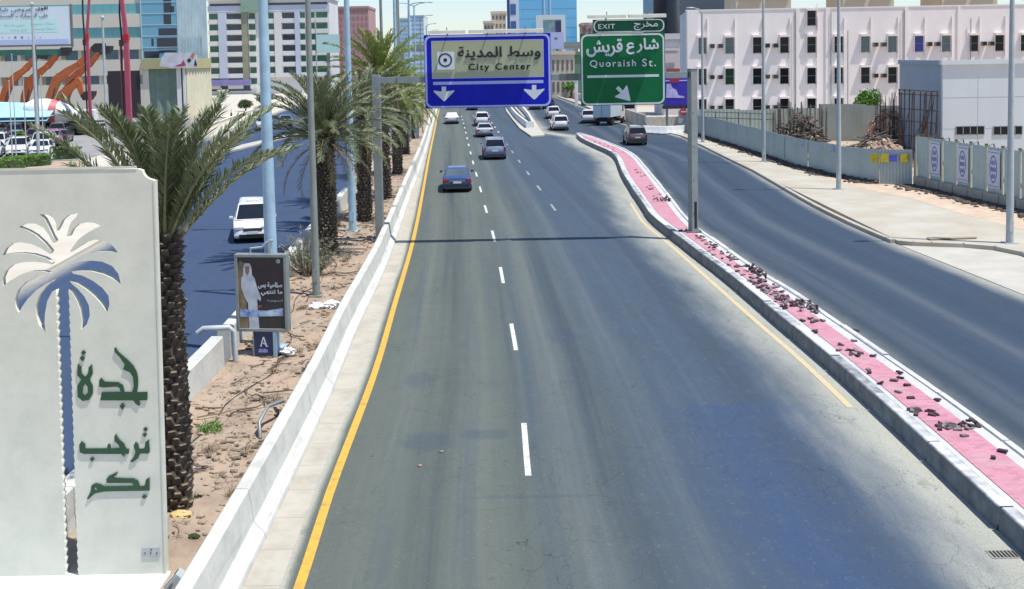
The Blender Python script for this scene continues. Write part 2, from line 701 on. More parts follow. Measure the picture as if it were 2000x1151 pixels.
def stroke(pts, w_):
    """outline of a pen stroke of width w_ along pts (smoothed)"""
    P_ = [Vector(p) for p in pts]
    q = []
    for i in range(len(P_) - 1):
        a, b, c, d = P_[max(i - 1, 0)], P_[i], P_[i + 1], P_[min(i + 2, len(P_) - 1)]
        for k_ in range(5):
            t = k_ / 5
            q.append(0.5 * ((2 * b) + (c - a) * t + (2 * a - 5 * b + 4 * c - d) * t * t + (3 * b - 3 * c + d - a) * t ** 3))
    q.append(P_[-1])
    up, lo = [], []
    for i, p in enumerate(q):
        d = (q[min(i + 1, len(q) - 1)] - q[max(i - 1, 0)]).normalized()
        n = Vector((-d.y, d.x)) * w_ / 2
        up.append(tuple(p + n))
        lo.append(tuple(p - n))
    return up + lo[::-1]


def circle(cx_, cz_, r, n=28, rz=None):
    return [(cx_ + r * math.cos(2 * math.pi * k / n), cz_ + (rz or r) * math.sin(2 * math.pi * k / n)) for k in range(n)]


# ------------------------------------------------------------------ surfaces of the place
M = {}
M['sand'] = mat('sand', (0.46, 0.37, 0.27), (0.36, 0.27, 0.19), scale=0.35, rough=0.95, bump=0.5, bscale=3, dirt=(0.24, 0.18, 0.13), dscale=1.7, damt=0.5)
M['soil'] = mat('pink_soil', (0.375, 0.275, 0.198), (0.345, 0.28, 0.21), scale=0.35, rough=0.95, bump=0.9, bscale=6, dirt=(0.17, 0.13, 0.09), dscale=0.9, damt=0.95)
M['conc'] = mat('pale_concrete', (0.48, 0.455, 0.39), (0.41, 0.385, 0.33), scale=0.7, rough=0.9, bump=0.25, bscale=20, dirt=(0.35, 0.32, 0.28), dscale=0.5, damt=0.5)
M['walk'] = mat('pavement_concrete', (0.45, 0.425, 0.355), (0.385, 0.35, 0.28), scale=0.5, rough=0.92, bump=0.3, bscale=9, dirt=(0.36, 0.30, 0.22), dscale=0.35, damt=0.6)
M['barrier'] = mat('white_barrier', (0.60, 0.60, 0.54), (0.52, 0.52, 0.47), scale=1.0, rough=0.85, bump=0.2, bscale=14, dirt=(0.25, 0.25, 0.22), dscale=1.5, damt=0.5, stretch=(1, 0.3, 1))
def barrier_marks(m):
    """casting joints every six metres, and rubber scuffs along the lower face"""
    t = m.node_tree
    L = t.links.new
    b = t.nodes['Principled BSDF']
    src = b.inputs['Base Color'].links[0].from_socket
    tc = node(t, 'TexCoord')
    sp = node(t, 'SeparateXYZ')
    L(tc.outputs['Object'], sp.inputs[0])
    nz = node(t, 'TexNoise')
    mp = node(t, 'Mapping')
    mp.inputs['Scale'].default_value = (1, 0.22, 5)
    L(tc.outputs['Object'], mp.inputs[0])
    L(mp.outputs[0], nz.inputs['Vector'])
    nz.inputs['Scale'].default_value = 1.6
    nz.inputs['Detail'].default_value = 8
    nz.inputs['Roughness'].default_value = 0.7
    r1 = node(t, 'MapRange')
    r1.inputs[1].default_value, r1.inputs[2].default_value, r1.inputs[4].default_value = 0.56, 0.72, 0.55
    L(nz.outputs[0], r1.inputs[0])
    r2 = node(t, 'MapRange')
    r2.inputs[1].default_value, r2.inputs[2].default_value, r2.inputs[3].default_value, r2.inputs[4].default_value = 0.35, 0.62, 1.0, 0.15
    L(sp.outputs[2], r2.inputs[0])
    mu = node(t, 'Math', operation='MULTIPLY')
    L(r1.outputs[0], mu.inputs[0])
    L(r2.outputs[0], mu.inputs[1])
    m1 = node(t, 'Mix', data_type='RGBA')
    m1.inputs['B'].default_value = (0.13, 0.135, 0.13, 1)
    L(mu.outputs[0], m1.inputs['Factor'])
    L(src, m1.inputs['A'])
    wob = node(t, 'Math', operation='MULTIPLY_ADD')
    wob.inputs[1].default_value = 0.10
    L(nz.outputs[0], wob.inputs[0])
    L(sp.outputs[1], wob.inputs[2])
    md = node(t, 'Math', operation='PINGPONG')
    md.inputs[1].default_value = 3.0
    L(wob.outputs[0], md.inputs[0])
    r3 = node(t, 'MapRange')
    r3.inputs[1].default_value, r3.inputs[2].default_value, r3.inputs[3].default_value, r3.inputs[4].default_value = 0.006, 0.016, 0.75, 0.0
    L(md.outputs[0], r3.inputs[0])
    m2 = node(t, 'Mix', data_type='RGBA')
    m2.inputs['B'].default_value = (0.08, 0.08, 0.075, 1)
    L(r3.outputs[0], m2.inputs['Factor'])
    L(m1.outputs['Result'], m2.inputs['A'])
    L(m2.outputs['Result'], b.inputs['Base Color'])


barrier_marks(M['barrier'])
M['kerb'] = mat('kerb_concrete', (0.56, 0.56, 0.54), (0.45, 0.45, 0.44), scale=1.5, rough=0.85, bump=0.3, bscale=18, dirt=(0.30, 0.30, 0.30), dscale=1.3, damt=0.5)
M['kerbtop'] = mat('white_kerb_paint', (0.60, 0.60, 0.58), (0.42, 0.43, 0.44), scale=1.3, rough=0.8, bump=0.2, bscale=12, dirt=(0.36, 0.37, 0.38), dscale=2.4, damt=0.6)
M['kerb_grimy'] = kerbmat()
M['pink'] = paver('pink_pavers', (0.52, 0.225, 0.285), (0.41, 0.16, 0.21), (0.44, 0.31, 0.32), 0.20, 0.10)
M['white_line'] = mat('white_road_paint', (0.56, 0.57, 0.51), (0.22, 0.235, 0.22), scale=7, rough=0.8, lo=0.5, hi=0.72)
M['yellow_line'] = mat('yellow_road_paint', (0.62, 0.345, 0.045), (0.34, 0.22, 0.08), scale=5, rough=0.8, lo=0.48, hi=0.72)
M['yellow_faded'] = mat('dusty_yellow_road_paint', (0.58, 0.44, 0.22), (0.44, 0.40, 0.30), scale=2.5, rough=0.85)
M['steel'] = mat('galvanised_steel', (0.30, 0.33, 0.32), (0.24, 0.27, 0.26), scale=3, rough=0.5, metal=0.35)
M['steeld'] = mat('dark_galvanised_steel', (0.17, 0.185, 0.175), (0.12, 0.135, 0.13), scale=3, rough=0.55, metal=0.3)
M['bluepole'] = mat('pale_blue_pole_paint', (0.36, 0.52, 0.62), (0.30, 0.45, 0.56), scale=2, rough=0.45, dirt=(0.25, 0.3, 0.33), dscale=2, damt=0.4)
M['greypole'] = mat('grey_pole_paint', (0.25, 0.27, 0.24), (0.20, 0.22, 0.20), scale=2, rough=0.5)
M['palepole'] = mat('pale_grey_pole', (0.42, 0.46, 0.47), (0.34, 0.38, 0.39), scale=2, rough=0.5)
M['black'] = mat('matt_black', (0.012, 0.012, 0.013), rough=0.7)
M['dark'] = mat('dark_grey', (0.04, 0.042, 0.046), rough=0.6)
M['rubber'] = mat('tyre_rubber', (0.018, 0.018, 0.019), rough=0.85)
M['white'] = mat('white_paint', (0.78, 0.78, 0.76), (0.70, 0.70, 0.68), rough=0.5)
M['rim'] = mat('alloy_rim', (0.42, 0.43, 0.44), rough=0.35, metal=0.8)
M['cglass'] = glass('car_glass', (0.012, 0.016, 0.02), 0.04)
M['cglass_sky'] = glass('car_rear_glass', (0.10, 0.14, 0.18), 0.05)
M['red_light'] = mat('tail_light_plastic', (0.42, 0.02, 0.03), (0.3, 0.015, 0.02), rough=0.2)
M['clear_light'] = mat('head_light_plastic', (0.6, 0.63, 0.65), (0.4, 0.42, 0.45), scale=9, rough=0.12)
M['plate'] = mat('number_plate_white', (0.7, 0.7, 0.68), rough=0.5)
M['twin'] = glass('dark_window', (0.014, 0.018, 0.022), 0.12, spec=0.25)
M['trim'] = mat('window_frame_grey', (0.28, 0.30, 0.31), rough=0.5)

# ------------------------------------------------------------------ ground, roads, pavements
fY = lerp_curve([(10, -3.4), (16, -3.47), (20, -3.62), (27.6, -3.76), (35.2, -4.08), (48.5, -4.66), (66, -5.68), (90, -7.15), (113, -8.5),
                 (132, -9.6), (154, -10.92), (182, -12.5), (230, -15.2), (330, -21)])
fT = lerp_curve([(10, -4.33), (16, -4.37), (25.4, -4.58), (32, -4.86), (41.4, -5.12), (47.5, -5.4), (64, -6.25), (95, -7.8), (132, -9.95), (182, -12.8), (230, -15.5), (330, -21.3)])
fG = lambda y: fY(y) - 0.30
fM = lerp_curve([(10, 8.22), (17, 8.22), (25.5, 8.17), (31.9, 7.93), (38.4, 7.66), (42, 7.40), (46.7, 7.14), (52.1, 6.86), (56.2, 6.93), (72.7, 7.52),
                 (84, 8.2), (90, 8.2), (97, 7.55), (105, 6.85), (112, 6.75)])
fMR = lerp_curve([(10, 9.98), (20.4, 9.96), (24, 9.88), (28, 9.68), (34, 9.38), (38.3, 9.03), (44.2, 8.75), (50.1, 8.52), (62.7, 9.1), (76.4, 9.68),
                  (86, 10.0), (93, 9.75), (100, 9.05), (107, 8.25), (112, 7.5)])
fSeam = lerp_curve([(112, 7.1), (116, 5.6), (121, 3.6), (135, 3.0), (146, 2.4), (182, 1.6), (230, 0.2), (330, -4)])
fMainR = lambda y: fM(y) if y < 112 else fSeam(y)
fRR = lerp_curve([(10, 18.8), (20, 18.2), (35.3, 17.16), (44.1, 16.6), (50.4, 16.36), (57.5, 16.43), (71, 17.06), (84.4, 17.6), (99.4, 17.6), (109, 17.7),
                  (118, 16.4), (128, 14.8), (140, 13.6), (178, 12.6), (230, 10), (330, 4)])
fRL = lambda y: fM(y) + 0.9 if y < 111.5 else fSeam(y)
fLB = lerp_curve([(10, -7.6), (24.7, -7.77), (28, -7.82), (31.4, -7.96), (44.6, -8.75), (54, -9.15), (67, -9.9), (95, -11.6), (132, -13.9), (182, -17), (230, -20), (330, -26)])
fLL = lerp_curve([(10, -17.2), (46, -19.2), (62, -21.5), (76, -26), (88, -30), (100, -32.5), (130, -35.5), (160, -38.5), (220, -44), (330, -54)])

ground = MB().quad((-3000, -300, -0.03), (3000, -300, -0.03), (3000, 5000, -0.03), (-3000, 5000, -0.03)).build('ground', M['sand'])
tag(ground, kind='structure')

a_main = asphalt('asphalt_main', (0.094, 0.110, 0.095), (0.044, 0.070, 0.104), 2.6, 8.0, (0.42, 0.42, 0.35), 0.12, 1.5,
                 track=[(1.0, 0.6, 0.05), (2.75, 0.6, 0.05), (4.7, 0.7, 0.07), (6.5, 0.6, 0.06)],
                 stains=[(1.75, 22.5, 0.75, 0.75, 0.42), (2.95, 22.9, 0.75, 0.4, 0.38), (1.3, 27, 0.5, 0.9, 0.35), (3.9, 19.5, 1.5, 0.12, 0.3), (5.3, 31, 0.6, 1.2, 0.35)], oil=[(1.9, 0.75, 0.5), (5.5, 0.8, 0.5), (9.2, 0.9, 0.4), (3.62, 0.25, 0.3)],
                 patch=(7.4, 10.6, 4.0, 24.6), patch_col=(0.030, 0.060, 0.128))
road = ribbon('road', fG, fMainR, 4, 320, 2.0, 0.0, a_main, 10, fY)
a_right = asphalt('asphalt_right', (0.042, 0.060, 0.080), (0.030, 0.052, 0.084), 0.5, 5.0, (0.34, 0.34, 0.29), 1.25, 0.6,
                  track=[(3.4, 0.8, 0.09), (5.6, 0.7, 0.12)], oil=[(2.6, 0.5, 0.4), (4.5, 0.5, 0.5), (6.8, 0.6, 0.45)])
ribbon('side_road', fRL, fRR, 4, 320, 2.0, 0.0, a_right, 8, fM)
a_left = asphalt('asphalt_left', (0.036, 0.062, 0.122), (0.045, 0.070, 0.112), -4, 9, (0.40, 0.38, 0.31), 0.8, 0.5)
ribbon('left_road', fLL, lambda y: fLB(y) - 0.38, 17.5, 320, 2.0, 0.0, a_left, 8, fLB)
gut = paver('gutter_slabs', (0.43, 0.40, 0.335), (0.405, 0.375, 0.315), (0.28, 0.255, 0.205), 60.0, 1.25)
ribbon('gutter', fT, fG, 4, 320, 2.0, 0.006, gut, 2, fY)


def soil_z(x, y):
    return min(0.03, 0.22) if y < 17.1 and x < -5.3 else 0.22 + 0.13 * mnoise.noise(Vector((x * 0.9, y * 0.55, 0))) + 0.05 * mnoise.noise(Vector((x * 3, y * 2.2, 4)))


ribbon('planted_verge', lambda y: fLB(y) + 0.0, lambda y: fT(y) - 0.46, 13.0, 150, 0.6, 0, M['soil'], 10, fLB, zf=soil_z)
ribbon('planted_verge', lambda y: fLB(y) + 0.0, lambda y: fT(y) - 0.46, 150, 320, 5, 0.2, M['soil'], 2, fLB)

# painted lines, parts of the road
lane = MB()
sweep([(-0.085, 0.004), (0.085, 0.004), (0.085, 0.0075), (-0.085, 0.0075)], fY, 5, 200, 1.0).build('edge_line', M['yellow_line'], road)
rl = lerp_curve([(10, 7.86), (24.3, 7.76), (28.3, 7.67), (31.7, 7.49), (37.5, 7.23), (46, 6.85), (52.1, 6.5), (56, 6.55), (72.7, 7.17), (88.5, 7.98)])
sweep([(-0.08, 0.004), (0.08, 0.004), (0.08, 0.0075), (-0.08, 0.0075)], rl, 24.2, 60, 1.0).build('edge_line', M['yellow_faded'], road)
worn_white = mat('worn_white_road_paint', (0.34, 0.36, 0.36), (0.13, 0.16, 0.17), scale=4, rough=0.85)
for k in range(16):
    y0 = 20.5 + 9.12 * k
    f1 = lambda y: fY(y) + 3.83 - 0.15 * min(1, max(0, (y - 34) / 26))
    sweep([(-0.062, 0.004), (0.062, 0.004), (0.062, 0.0075), (-0.062, 0.0075)], f1, y0, y0 + 3.05, 0.8).build('lane_dash', M['white_line'], road)
for k in range(10):
    y0 = 57.4 + 9.12 * k
    f2 = lambda y: fY(y) + 7.45
    sweep([(-0.07, 0.004), (0.07, 0.004), (0.07, 0.0075), (-0.07, 0.0075)], f2, y0, y0 + 2.6, 0.8).build('lane_dash', worn_white if k < 6 else M['white_line'], road)

# concrete barrier on the left of the carriageway
bar = MB()
sweep([(0, -0.02), (-0.02, 0.09), (-0.20, 0.30), (-0.27, 0.86), (-0.30, 0.89), (-0.49, 0.89), (-0.52, 0.86), (-0.56, -0.02)], fT, 8, 26.4, 1.0, bar)
sweep([(0, -0.02), (-0.02, 0.09), (-0.20, 0.30), (-0.27, 0.86), (-0.30, 0.89), (-0.49, 0.89), (-0.52, 0.86), (-0.56, -0.02)], fT, 26.42, 300, 1.0, bar)
tag(bar.build('concrete_barrier', M['barrier'], smooth=False), 'long white concrete barrier with sloped foot along the left edge of the main carriageway', 'barrier')

# the low wall between planted verge and left road, in two runs with a gap
wp = [(0, -0.02), (-0.02, 0.95), (-0.05, 0.98), (-0.33, 0.98), (-0.36, 0.95), (-0.40, -0.02)]
tag(sweep(wp, fLB, 17.6, 28.0, 1.0).build('low_wall', M['barrier']), 'low white concrete wall beside the left road, nearer run ending at the bent pipe', 'wall')
tag(sweep(wp, fLB, 28.75, 300, 1.5).build('low_wall', M['barrier']), 'low white concrete wall beside the left road, farther run beyond the bent pipe', 'wall')
pb = MB()
c0 = Vector((fLB(28.3), 28.4, 0))
pb.tube([(c0.x - 0.75, 28.2, 1.02), (c0.x - 0.6, 28.2, 1.14), (c0.x + 0.08, 28.3, 1.14), (c0.x + 0.2, 28.3, 1.02), (c0.x + 0.22, 28.32, 0.1)], 0.075, 10)
tag(pb.build('bent_pipe', M['palepole'], smooth=True), 'grey steel pipe bent over the gap in the low white wall beside the poster box', 'pipe')

# pink traffic island: paving, edging strips, kerb blocks as parts
isl = thing('traffic_island', 'long curved island paved in pink with white kerbs between the two carriageways', 'traffic island')
isl['kind'] = 'structure'
H_IS = 0.38
ribbon('paving', lambda y: fM(y) + 0.44, lambda y: fMR(y) - 0.48, 8, 111.4, 1.0, H_IS + 0.002, M['pink'], 3, fM, kind=None, parent=isl)
sweep([(0.29, 0.0), (0.29, H_IS - 0.01), (0.44, H_IS - 0.01), (0.44, 0)], fM, 8, 111.4, 1.0).build('edging', M['kerb'], isl)
sweep([(-0.48, 0.0), (-0.48, H_IS - 0.01), (-0.21, H_IS - 0.01), (-0.21, 0)], fMR, 8, 111.4, 1.0).build('edging', M['kerb'], isl)
y, k = 8.4, 0
while y < 111:
    L = 3.12
    jx, jz = R.uniform(-0.018, 0.018), R.uniform(-0.02, 0.012)
    y2 = min(y + L - 0.05, 111.6)
    kp = [(0.0 + jx, 0.0), (0.035 + jx, H_IS + 0.02 + jz), (0.065 + jx, H_IS + 0.045 + jz), (0.26 + jx, H_IS + 0.045 + jz), (0.285, H_IS + 0.02), (0.285, 0)]
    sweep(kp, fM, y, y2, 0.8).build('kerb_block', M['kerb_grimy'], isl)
    kp = [(0.0 + jx, 0.0), (-0.03 + jx, H_IS + 0.02 + jz), (-0.05 + jx, H_IS + 0.04 + jz), (-0.18 + jx, H_IS + 0.04 + jz), (-0.205, H_IS + 0.02), (-0.205, 0)]
    sweep(kp, fMR, y, y2, 0.8).build('kerb_block', M['kerbtop'], isl)
    y += L
nose = MB().prism([(6.70, 111.66), (7.5, 111.66), (7.4, 112.4), (7.15, 112.7), (6.9, 112.4)], 'z', 0, 0.42)
nose.build('kerb_block', M['kerbtop'], isl)

# concrete gore beyond, then a walled planting island
gore = MB().prism([(2.0, 112.6), (3.5, 113.6), (3.2, 128), (2.9, 150), (1.4, 190), (-1.2, 190), (-0.9, 170), (0.0, 147), (0.9, 126)], 'z', 0, 0.2)
tag(gore.build('gore_island', M['conc'], bevel=0.03), kind='structure')
gw = MB()
gl = lerp_curve([(126, 1.7), (147, 0.55), (170, -0.3), (195, -1.2)])
gr = lerp_curve([(126, 2.6), (147, 2.4), (170, 1.75), (195, 0.8)])
sweep([(0, 0.2), (0, 0.95), (0.22, 0.95), (0.22, 0.2)], gl, 126, 195, 3, gw)
sweep([(-0.22, 0.2), (-0.22, 0.95), (0, 0.95), (0, 0.2)], gr, 126, 195, 3, gw)
gw.bb(1.92, 2.38, 126, 126.25, 0.2, 0.95)
tag(gw.build('divider_wall', M['white']), 'white walled divider with a dark trough inside on the gore beyond the blue sign', 'wall')
dk = MB()
sweep([(0.23, 0.21), (0.23, 0.5), (1.0, 0.5), (1.0, 0.21)], gl, 127, 190, 3, dk)
tag(dk.build('trough_fill', mat('dark_trough', (0.05, 0.07, 0.10), rough=0.8)), kind='structure')

# right pavement with its kerb, sand, concrete apron
fF = [(121.3, 19.08), (107.5, 19.4), (92.5, 20.15), (77, 20.6), (69.8, 21.5), (65.56, 22.8)]      # foot of the corrugated fence
left_edge = [(fRR(yy) + 0.02, yy) for yy in frange(110, 45.2, 5)]
turn = [(17.1, 44.95), (17.8, 44.72), (19.0, 44.35), (20.0, 43.6), (20.5, 42.3), (20.6, 40), (21, 30), (21.5, 8)]
poly = left_edge + turn + [(60, 8), (60, 66), (23, 66), (21.7, 71), (20.8, 78), (20.4, 93), (19.6, 108), (19.3, 112)]
sw = MB().prism(poly, 'z', -0.02, 0.15)
tag(sw.build('pavement', M['walk'], bevel=0.02), kind='structure')
ks = MB()
fK = lambda yy: fRR(yy) - 0.0
yk = 45.6
while yk < 109:
    sweep([(-0.20, 0.0), (-0.19, 0.15), (-0.17, 0.17), (0.015, 0.17), (0.015, 0.0)], fK, yk, yk + 0.97, 0.5, ks)
    yk += 1.0
tag(ks.build('kerb', M['walk']), kind='structure')
kt = MB()
tp = [Vector((16.62, 45.3, 0.1))] + [Vector((p[0] - 0.05, p[1] - 0.08, 0.1)) for p in turn]
for a, b in zip(tp[:-1], tp[1:]):
    d = (b - a)
    ang = math.atan2(d.y, d.x)
    kt.box((a + b) / 2, (d.length + 0.05, 0.2, 0.16), rot=Matrix.Rotation(ang, 3, 'Z'))
tag(kt.build('kerb', M['walk']), kind='structure')
ap = MB().prism([(fRR(yy) + 0.01, yy) for yy in frange(45.0, 8, 3)] + [(21.4, 8), (20.9, 30), (20.5, 40), (20.4, 42.3), (19.9, 43.5), (18.9, 44.2), (17.7, 44.6)], 'z', -0.02, 0.012)
tag(ap.build('apron', M['conc']), kind='structure')
sp = []
for yy in frange(112, 64.5, 1.0):
    i = next(k for k in range(len(fF) - 1) if fF[k + 1][0] <= yy or k == len(fF) - 2)
    (ya, xa), (yb, xb) = fF[i], fF[i + 1]
    sp.append((xa + (xb - xa) * (yy - ya) / (yb - ya), yy))
inner = [(x - 0.9 - max(0, (80 - yy)) * 0.05 - 0.7 * (0.5 + mnoise.noise(Vector((0, yy * 0.35, 2)))), yy) for x, yy in sp]
near = [(22.9, 62), (23.5, 59), (24.2, 55), (23.8, 50), (24.4, 44), (24.5, 36)]
M['sandl'] = mat('pale_sand', (0.56, 0.45, 0.34), (0.47, 0.36, 0.26), scale=0.9, rough=0.95, bump=0.8, bscale=5, dirt=(0.30, 0.22, 0.16), dscale=1.2, damt=0.5)
ss = MB().prism([(x, yy) for x, yy in inner] + [(21.2, 62.5), (22.2, 58), (22.4, 53), (23.1, 47), (23.3, 36)] + [(60, 36), (60, 64.6), (24.8, 64.6)] + [(x + 0.3, yy) for x, yy in reversed(sp)], 'z', 0.1, 0.156)
tag(ss.build('sand_strip', M['sandl']), kind='structure')

# left pavement, forecourt, car lot ground
lp = MB().prism([(fLL(yy) + 0.02, yy) for yy in frange(8, 320, 6)] + [(-80, 320), (-80, 215), (-44, 165), (-41, 125), (-38, 95), (-33, 75), (-28, 40), (-26, 8)], 'z', -0.02, 0.13)
tag(lp.build('pavement', mat('pale_pavement', (0.54, 0.505, 0.42), (0.47, 0.435, 0.355), scale=0.3, rough=0.9, dirt=(0.42, 0.37, 0.30), dscale=0.2, damt=0.5), bevel=0.02), kind='structure')
cl = MB().prism([(-44.2, 165), (-41.2, 125), (-38.2, 95), (-60, 92), (-140, 92), (-140, 175), (-60, 175)], 'z', -0.02, 0.02)
tag(cl.build('car_lot_ground', mat('lot_asphalt', (0.22, 0.22, 0.21), (0.3, 0.29, 0.27), scale=0.4, rough=0.9)), kind='structure')
# narrow separator on the left road
se = MB().prism([(-28.0, 95.5), (-26.9, 97), (-25.6, 111), (-24.2, 129), (-24.6, 129.4), (-26.8, 113), (-28.4, 99)], 'z', 0, 0.22)
tag(se.build('separator_island', M['conc'], bevel=0.03), kind='structure')

# ------------------------------------------------------------------ gantry and its signs
YG = 47.3
PXM = YG / F * 1.0
pr_, pl_ = D(1353, 300, YG), D(738, 300, YG)
zb = D(1345, 146, YG).z
gan = thing('sign_gantry', 'grey steel sign gantry spanning the carriageway on two square posts', 'gantry', (pr_.x, YG, 0.0))
X0 = pr_.x
r22 = Matrix.Rotation(math.radians(24), 3, 'Z')
po = MB().box((0, 0, (zb + 0.26) / 2), (0.33, 0.33, zb + 0.22), rot=r22)
po.box((0, 0, zb + 0.255), (0.40, 0.40, 0.03), rot=r22)
po.build('post', M['steel'], gan, bevel=0.02)
MB().bb(-0.34, 0.34, -0.34, 0.34, 0.36, 0.43).build('base_plate', M['steeld'], gan)
hp_ = MB().box(r22 @ Vector((0.02, -0.168, 0)) + Vector((0, 0, 1.15)), (0.13, 0.012, 1.2), rot=r22)
hp_.build('hatch', M['black'], gan)
bl = MB()
for a in (-1, 1):
    for b in (-1, 1):
        bl.cyl((a * 0.27, b * 0.27, 0.42), (a * 0.27, b * 0.27, 0.5), 0.028, n=6)
for k in range(4):
    bl.bb(-0.02, 0.02, -0.20, -0.185, 1.2 + 1.5 * k, 1.26 + 1.5 * k)
bl.build('bolt', M['steeld'], gan)
dxl = pl_.x - X0
MB().bb(dxl - 0.18, dxl + 0.18, -0.18, 0.18, 0.0, zb + 0.24).build('post', M['steel'], gan, bevel=0.02)
MB().bb(dxl - 0.34, dxl + 0.34, -0.34, 0.34, 0.2, 0.3).build('base_plate', M['steeld'], gan)
beam = MB().bb(dxl + 0.185, -0.225, -0.14, 0.14, zb - 0.15, zb + 0.13)
for q in (0.12, 0.30, 0.52, 0.76, 0.93):
    xx = dxl * q
    beam.bb(xx - 0.02, xx + 0.02, -0.19, 0.19, zb - 0.2, zb + 0.18)
beam.build('beam', M['steel'], gan, bevel=0.008)
MB().bb(dxl * 0.84, dxl * 0.80, -0.155, 0.155, zb - 0.165, zb + 0.145).build('splice_collar', M['steeld'], gan)
MB().bb(dxl * 0.42, dxl * 0.36, -0.155, 0.155, zb - 0.165, zb + 0.145).build('splice_collar', M['steeld'], gan)

sblue = mat('sign_blue', (0.004, 0.010, 0.36), (0.005, 0.016, 0.44), scale=0.8, rough=0.45, spec=0.2)
sgreen = mat('sign_green', (0.005, 0.15, 0.050), (0.004, 0.115, 0.036), scale=0.5, rough=0.45, spec=0.2)
sgreend = mat('sign_green_dark', (0.008, 0.085, 0.045), (0.006, 0.07, 0.036), scale=0.5, rough=0.45, spec=0.2)
sbeige = mat('sign_tan', (0.40, 0.42, 0.27), (0.35, 0.38, 0.25), scale=0.5, rough=0.5)
swhite = mat('sign_white', (0.66, 0.70, 0.72), (0.58, 0.62, 0.64), scale=0.7, rough=0.5)
slilac = mat('sign_pale_blue', (0.42, 0.46, 0.80), (0.38, 0.42, 0.74), scale=0.7, rough=0.5)
sinkb = mat('sign_ink', (0.016, 0.018, 0.02), rough=0.6)
sring = mat('sign_ring_ink', (0.04, 0.075, 0.12), rough=0.6)
lampm = mat('lamp_housing', (0.50, 0.50, 0.44), (0.42, 0.42, 0.37), scale=2, rough=0.6)


def sign_lamps(parent, spans, z, y, armlen=0.42):
    for x0, x1 in spans:
        l = MB()
        l.prism([(-armlen - 0.16, z + 0.05), (-armlen + 0.16, z + 0.09), (-armlen + 0.14, z + 0.22), (-armlen - 0.13, z + 0.19)], 'x', x0, x1)
        l.build('sign_lamp', lampm, parent)
        a = MB()
        for q in (0.5,):
            xx = x0 + (x1 - x0) * q
            a.tube([(xx, y + 0.06, z - 0.35), (xx, y + 0.03, z + 0.05), (xx, -armlen, z + 0.12)], 0.035, 6)
            a.tube([(xx, -armlen, z + 0.12), (xx, -armlen, z + 0.34)], 0.02, 5)
        a.build('lamp_arm', M['steeld'], parent)


def arrow(name, parent, cx_, cz_, wd, ht, y, m, ang=0.0):
    p = [(-0.11, 0.5), (0.11, 0.5), (0.11, 0.16), (0.5, 0.24), (0.5, 0.16), (0.08, -0.42), (0, -0.5), (-0.08, -0.42), (-0.5, 0.16), (-0.5, 0.24), (-0.11, 0.16)]
    pts = []
    for a, b in p:
        a, b = a * wd, b * ht
        pts.append((cx_ + a * math.cos(ang) - b * math.sin(ang), cz_ + a * math.sin(ang) + b * math.cos(ang)))
    filled(name, [pts], m, 0.006, parent, y)


# blue sign (local metres; k turns survey units into metres)
c = D(953, 138.5, YG - 0.24)
bs = thing('overhead_sign', 'large blue overhead sign for the city centre with two white down arrows', 'road sign', c)
k = YG / F / 7.19
def ub(x, z): return ((x - 920) * k, -(z - 600) * k)
x0, z1 = ub(36, 88)
x1, z0 = ub(1800, 1112)
MB().bb(x0, x1, 0.0, 0.07, z0, z1).build('panel', sblue, bs)
gm = MB()
for q in (0.2, 0.5, 0.8):
    gm.bb(x0 + (x1 - x0) * q - 0.05, x0 + (x1 - x0) * q + 0.05, 0.07, 0.12, z0 + 0.1, z1 - 0.1)
gm.build('back_rail', M['steeld'], bs)
filled('border', [rrect(x0 + 0.02, x1 - 0.02, z0 + 0.02, z1 - 0.03, 0.28), rrect(x0 + 0.11, x1 - 0.11, z0 + 0.10, z1 - 0.12, 0.22)], slilac, 0.006, bs, -0.006)
a, b = ub(148, 690), ub(1692, 182)
filled('inset_rim', [[(a[0] - .03, a[1] - .03), (b[0] + .03, a[1] - .03), (b[0] + .03, b[1] + .03), (a[0] - .03, b[1] + .03)], [(a[0], a[1]), (b[0], a[1]), b, (a[0], b[1])]], slilac, 0.006, bs, -0.006)
filled('inset_panel', [[(a[0] + .002, a[1] + .002), (b[0] - .002, a[1] + .002), (b[0] - .002, b[1] - .002), (a[0] + .002, b[1] - .002)]], sbeige, 0.004, bs, -0.004)
a, b = ub(215, 575), ub(455, 325)
filled('symbol_panel', [[a, (b[0], a[1]), b, (a[0], b[1])]], swhite, 0.004, bs, -0.010)
o = ub(328, 440)
filled('symbol_ring', [circle(o[0], o[1], 98 * k), circle(o[0], o[1], 74 * k)], sring, 0.004, bs, -0.016)
filled('symbol_dot', [circle(o[0], o[1], 27 * k, 16)], sinkb, 0.004, bs, -0.016)
a, b = ub(505, 452), ub(1655, 262)
lettering('lettering', 'وسط المدينة', sinkb, bs, a[0], b[0], a[1], b[1], -0.006, bold=0.022, ar=True)
a, b = ub(650, 612), ub(938, 500)
lettering('lettering', 'City', sinkb, bs, a[0], b[0], a[1], b[1], -0.006, bold=0.022, space=1.22)
a, b = ub(1025, 588), ub(1512, 500)
lettering('lettering', 'Center', sinkb, bs, a[0], b[0], a[1], b[1], -0.006, bold=0.022, space=1.22)
a, b = ub(152, 785), ub(1690, 742)
filled('divider_line', [[a, (b[0], a[1]), b, (a[0], b[1])]], slilac, 0.006, bs, -0.006)
for ax in (300, 1560):
    o = ub(ax, 912)
    arrow('down_arrow', bs, o[0], o[1], 285 * k, 205 * k, -0.006, swhite)
sign_lamps(bs, [(ub(110, 0)[0], ub(620, 0)[0]), (ub(665, 0)[0], ub(1180, 0)[0]), (ub(1195, 0)[0], ub(1700, 0)[0])], z1 - 0.03, 0)

